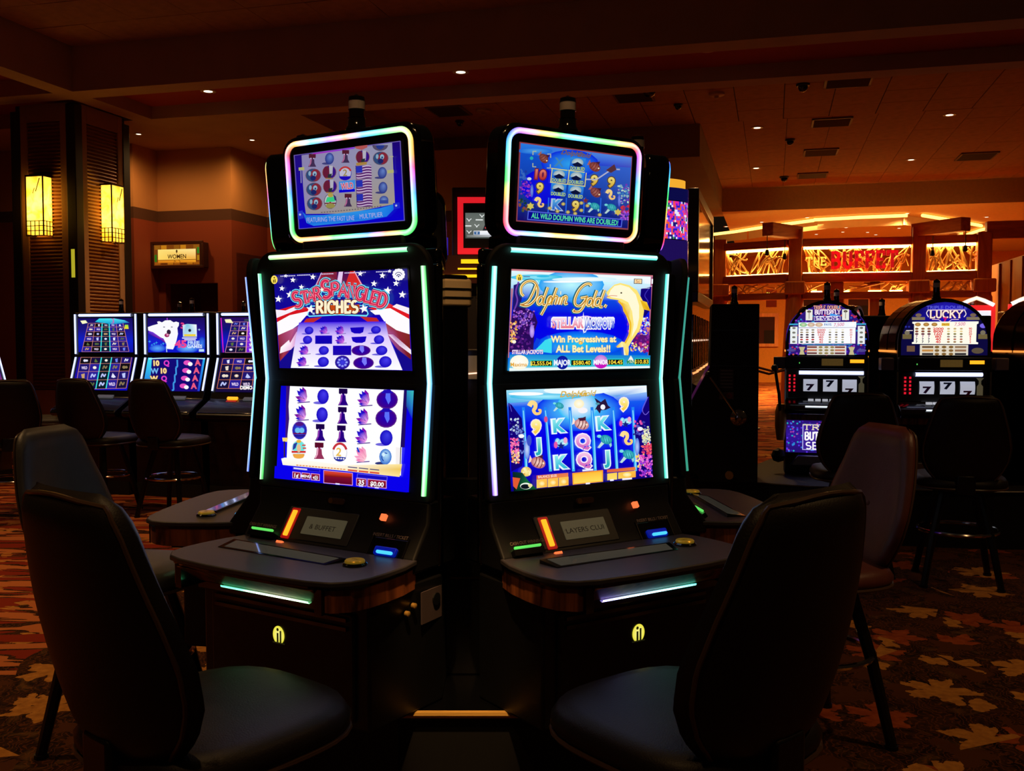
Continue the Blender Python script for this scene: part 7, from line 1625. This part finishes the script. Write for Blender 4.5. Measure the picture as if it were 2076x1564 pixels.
def round_machine(loc, rz, label, glass, hw=.315, belly=None, digits=(8, 8), sevens=(100, 40, 130), group='round-topped reel machines on the right bank', strip='round'):
    e = empty('slot_machine', (loc[0], loc[1], .40), rz, label, 'slot machine', group); Z = -.40
    MB().prism(arch_outline(hw, .4, 1.42, 1.735), .012, .5, 'y').build('cabinet', M_GLOSS, e, (0, 0, Z), bevel=.008)
    for y in (.05, .28):
        MB().prism(arch_outline(hw + .006, 1.36, 1.42, 1.742), y, y + .2, 'y').build('barrel_band', M_BARREL, e, (0, 0, Z))
        MB().box(-hw - .012, hw + .012, y, y + .2, 1.345, 1.36).build('barrel_reflection', mat('amber_reflection', (255, 140, 40), .4, emis=(1.1, .35, .06)), e, (0, 0, Z))  # glowing strip stands in for an orange line reflected in the barrel
    o = arch_outline(hw, 1.31, 1.42, 1.735); i_ = arch_outline(hw - .022, 1.325, 1.42, 1.712); n = len(o)
    m = MB().add([(x, .0, z) for x, z in o] + [(x, .0, z) for x, z in i_] + [(x, .02, z) for x, z in o] + [(x, .02, z) for x, z in i_], [(k, (k + 1) % n, n + (k + 1) % n, n + k) for k in range(n)] + [(k, 2 * n + k, 2 * n + (k + 1) % n, (k + 1) % n) for k in range(n)] + [(n + k, n + (k + 1) % n, 3 * n + (k + 1) % n, 3 * n + k) for k in range(n)]); m.build('arch_bezel', M_BLACK, e, (0, 0, Z))
    if glass: glass.build('top_glass', e, (0, .006, 1.518 + Z))
    MB().box(-hw, hw, -.03, .02, 1.215, 1.31).build('belt_panel', M_BLACK, e, (0, 0, Z), bevel=.006)
    MB().box(.17, .27, -.034, -.028, 1.262, 1.288).build('credit_display', M_ORANGE, e, (0, 0, Z)); MB().box(-.035, .12, -.033, -.028, 1.24, 1.293).build('name_plate', mat('plate_gold', (150, 110, 50), .5, emis=(.06, .035, .008), var=.3, vscale=60), e, (0, 0, Z)); MB().box(-.2, -.194, -.034, -.028, 1.255, 1.265).build('status_light', M_GREEN, e, (0, 0, Z)); MB().box(-hw, hw, -.036, -.028, 1.205, 1.215).build('chrome_rail', M_STEEL, e, (0, 0, Z))
    MB().box(-hw + .02, hw - .02, .01, .014, .99, 1.205).build('reel_well', M_BLACK, e, (0, 0, Z))
    o_ = led('reel_light', [(-.2, .0, 1.185), (.27, .0, 1.185)], .03, [(0, (.6, .65, 1.1)), (1, (.6, .65, 1.1))], e, core=.6)
    o_.location.z += Z
    for k, x in enumerate((-.115, .03, .17)):
        rl = MB().grid(lambda u, v, x=x: (x - .052 + .104 * u, -.0 + .03 * abs(2 * v - 1) ** 2, 1.005 + .165 * v), 2, 8).build('reel', M_REEL, e, (0, 0, Z), smooth=True)
        s = Art([(0, 0), (100, 0), (100, 160), (0, 160)], .1, .16); c = [sevens, (40, 60, 120), (130, 40, 110)][k]
        s.text('7', 50, (100, 70, 130)[k] - 5, 44, c, width=48, bold=.05)
        s.build('reel_symbol', rl, (x, -.004, 1.088), m=bpm)
    for k in range(2):
        for j in range(5): MB().box(-.275 + .035 * k, -.262 + .035 * k, -.002, .004, 1.04 + .028 * j, 1.056 + .028 * j).build('led_digit', mat('digit_red', (255, 20, 20), .4, emis=(.8, .01, .03)), e, (0, 0, Z))
    MB().prism([(.235, 1.03), (.275, 1.03), (.275, 1.10), (.262, 1.115), (.262, 1.14), (.28, 1.16), (.23, 1.16), (.248, 1.14), (.248, 1.115), (.235, 1.10)], -.002, .006, 'y').build('bottle_motif', mat('motif_cream', (190, 180, 140), .6, emis=(.05, .045, .025)), e, (0, 0, Z))
    MB().prism([(.02, .99), (-.10, .93), (-.12, .90), (-.10, .87), (.02, .87)], -hw, hw, 'x').build('button_shelf', M_GLOSS, e, (0, 0, Z), bevel=.006)
    for k in range(4): MB().box(-.13 + .052 * k, -.09 + .052 * k, -.055, -.025, .968, .985).build('button', mat('button_white', (230, 230, 240), .4, emis=(.35, .36, .4)), e, (0, .0, Z))
    o_ = led('shelf_light', [(-.15, -.104, .93), (.05, -.104, .93)], .012, [(0, (.7, .8, .9)), (1, (.7, .8, .9))], e, core=.3); o_.location.z += Z
    MB().box(-hw, hw, -.02, .03, .82, .87).build('wood_rail', M_ZEBRA, e, (0, 0, Z))
    if belly: belly.build('belly_glass', e, (0, .004, .69 + Z))
    MB().prism([(-.2, .55), (.2, .55), (.26, .47), (-.26, .47)], -.09, .02, 'y').build('coin_tray', mat('tray_steel', (150, 150, 165), .3, metal=.9), e, (0, 0, Z), bevel=.01)
    for s in (-1, 1): MB().box(s * hw - .006, s * hw + .006, -.01, .01, .42, 1.3).build('chrome_edge', M_CHROME, e, (0, 0, Z))
    candle(e, (0, .2, 1.735 + Z), .9)
    return e
def mirror_box(parent, x, z): MB().box(x - .045, x + .045, -.02, .06, z - .045, z + .045).build('card_reader', mat('reader_mauve', (110, 96, 112), .4), parent, bevel=.006)
bf = round_machine((2.405, 7.45), R(-17), 'round-topped machine titled TRIPLE DOUBLE BUTTERFLY SEVENS', art_butterfly(), .30, art_belly()); mirror_box(bf, -.345, .86)
MB().tube([(-.33, -.03, .42), (-.345, -.06, .62), (-.375, -.05, .80)], .012, 8).build('lever_arm', M_STEEL, bf); MB().lathe([(.001, -.03), (.022, -.02), (.03, 0), (.022, .02), (.001, .03)], 12).build('lever_knob', M_BLACK, bf, (-.378, -.05, .82), smooth=True); MB().lathe([(.03, -.16), (.045, -.05), (.045, .06), (.03, .12)], 12).build('lever_housing', M_BRASS, bf, (-.33, -.01, .42), smooth=True); MB().lathe([(.001, -.055), (.04, -.04), (.055, 0), (.04, .04), (.001, .055)], 14).build('cup_ball', M_MATTE, bf, (-.345, -.02, .14), smooth=True)
lk = round_machine((3.14, 7.08), R(-6), 'round-topped machine titled TRIPLE DOUBLE LUCKY 7', art_lucky(), .325, None); mirror_box(lk, -.40, .86); mirror_box(lk, .40, .86)
round_machine((4.02, 6.9), R(10), 'round-topped machine cut by the right edge', None, .325, None)
r3 = round_machine((3.08, 8.65), R(60), 'round-topped machine behind the gap between the butterfly and lucky machines', None, .31, None)
for k in range(3): led('edge_light', [(-.31 + .0 * k, .02 + .16 * k, .98), (-.31, .02 + .16 * k, 1.3)], .03, [(0, ((1.1, .1, .1), (1, .7, .2), (.7, .8, 1))[k]), (1, ((.5, .2, .9), (1, 1, .8), (.3, .6, .9))[k])], r3, (-1, 0, 0), core=.2)
bp = empty('bank_plinth', (0, 0, 0), 0, 'low black plinth with a steel edge under the right bank', 'plinth')
PL = [(1.33, 7.28), (2.11, 6.86), (3.3, 6.62), (5.0, 6.6), (5.0, 9.2), (2.7, 9.2), (1.85, 7.75)]
MB().prism(PL, 0, .40, 'z').build('plinth', M_MATTE, bp); MB().tube([(x, y, .395) for x, y in PL[:4]], .008, 6).build('edge_trim', M_STEEL, bp)
def red_machine(px, Y, label):
    e = empty('slot_machine', (at(px, 640, Y).x, Y, 0), R(-14), label, 'slot machine', 'red-lit machines far right')
    MB().box(-.2, .2, .02, .5, .02, 1.75).build('cabinet', M_GLOSS, e, bevel=.01)
    f = MB()
    for x0, x1, z0, z1 in ((-.2, -.155, 1.3, 1.78), (.155, .2, 1.3, 1.78), (-.2, .2, 1.76, 1.82)): f.box(x0, x1, -.02, .03, z0, z1)
    f.build('red_frame', mat('machine_red', (230, 20, 20), .4, emis=(.8, .02, .02)), e); MB().box(-.155, .155, -.01, .02, 1.55, 1.76).build('screen', mat('screen_pale', (230, 240, 255), .4, emis=(.8, .86, .95)), e); MB().box(-.155, .155, -.01, .02, 1.3, 1.53).build('screen', mat('screen_dim', (40, 30, 50), .3, emis=(.06, .03, .06)), e)
    led('crown_light', [(-.18, -.03, 1.82), (-.08, -.03, 1.87), (0, -.03, 1.90), (.08, -.03, 1.87), (.18, -.03, 1.82)], .045, [(0, (1, .8, .7)), (.5, (1.2, .7, .4)), (1, (1, .8, .8))], e, core=.6); candle(e, (0, .2, 1.75), .9)
red_machine(1978, 11.0, 'red-framed machine with a white zigzag crown behind the lucky machine'); red_machine(2085, 10.6, 'red-framed machine with a white crown at the right edge')
for k in range(2):
    e = empty('slot_machine', (at((1772, 1900)[k], 640, 9.6).x, 9.6, 0), R(180), 'dark machine with its back to us behind the round-topped machines, %s' % ('left one', 'right one')[k], 'slot machine', 'back row behind the round-topped machines')
    MB().box(-.29, .29, 0, .5, .02, 1.66).build('cabinet', M_MATTE, e, bevel=.01); MB().box(-.25, .25, .49, .52, .6, 1.5).build('back_panel', M_BLACK, e); candle(e, (0, .2, 1.66), 1.0)
chair((at(1736, 900, 6.0).x, 6.05, 0), R(-12), 'black stool in front of the butterfly sevens machine'); chair((at(1945, 900, 5.75).x, 5.75, 0), R(-16), 'black stool in front of the lucky machine')
for px, Y, lab in ((1521, 15.5, 'nearer'), (1606, 16.5, 'farther')):
    e = empty('rope_post', (at(px, 740, Y).x, Y, 0), 0, 'dark queue post with belt before the buffet, %s one' % lab, 'queue post', 'queue posts')
    MB().lathe([(.17, 0), (.17, .02), (.03, .03), (.03, .95), (.035, 1.0), (.02, 1.01)], 14).build('post', M_BLACK, e, smooth=True); MB().tube([(0, 0, .96), (.3, 0, .88), (.62, 0, .96)] if px < 1550 else [(0, 0, .96), (-.3, 0, .88), (-.6, 0, .96)], .02, 6).build('belt', mat('belt_brown', (70, 30, 24), .8), e)
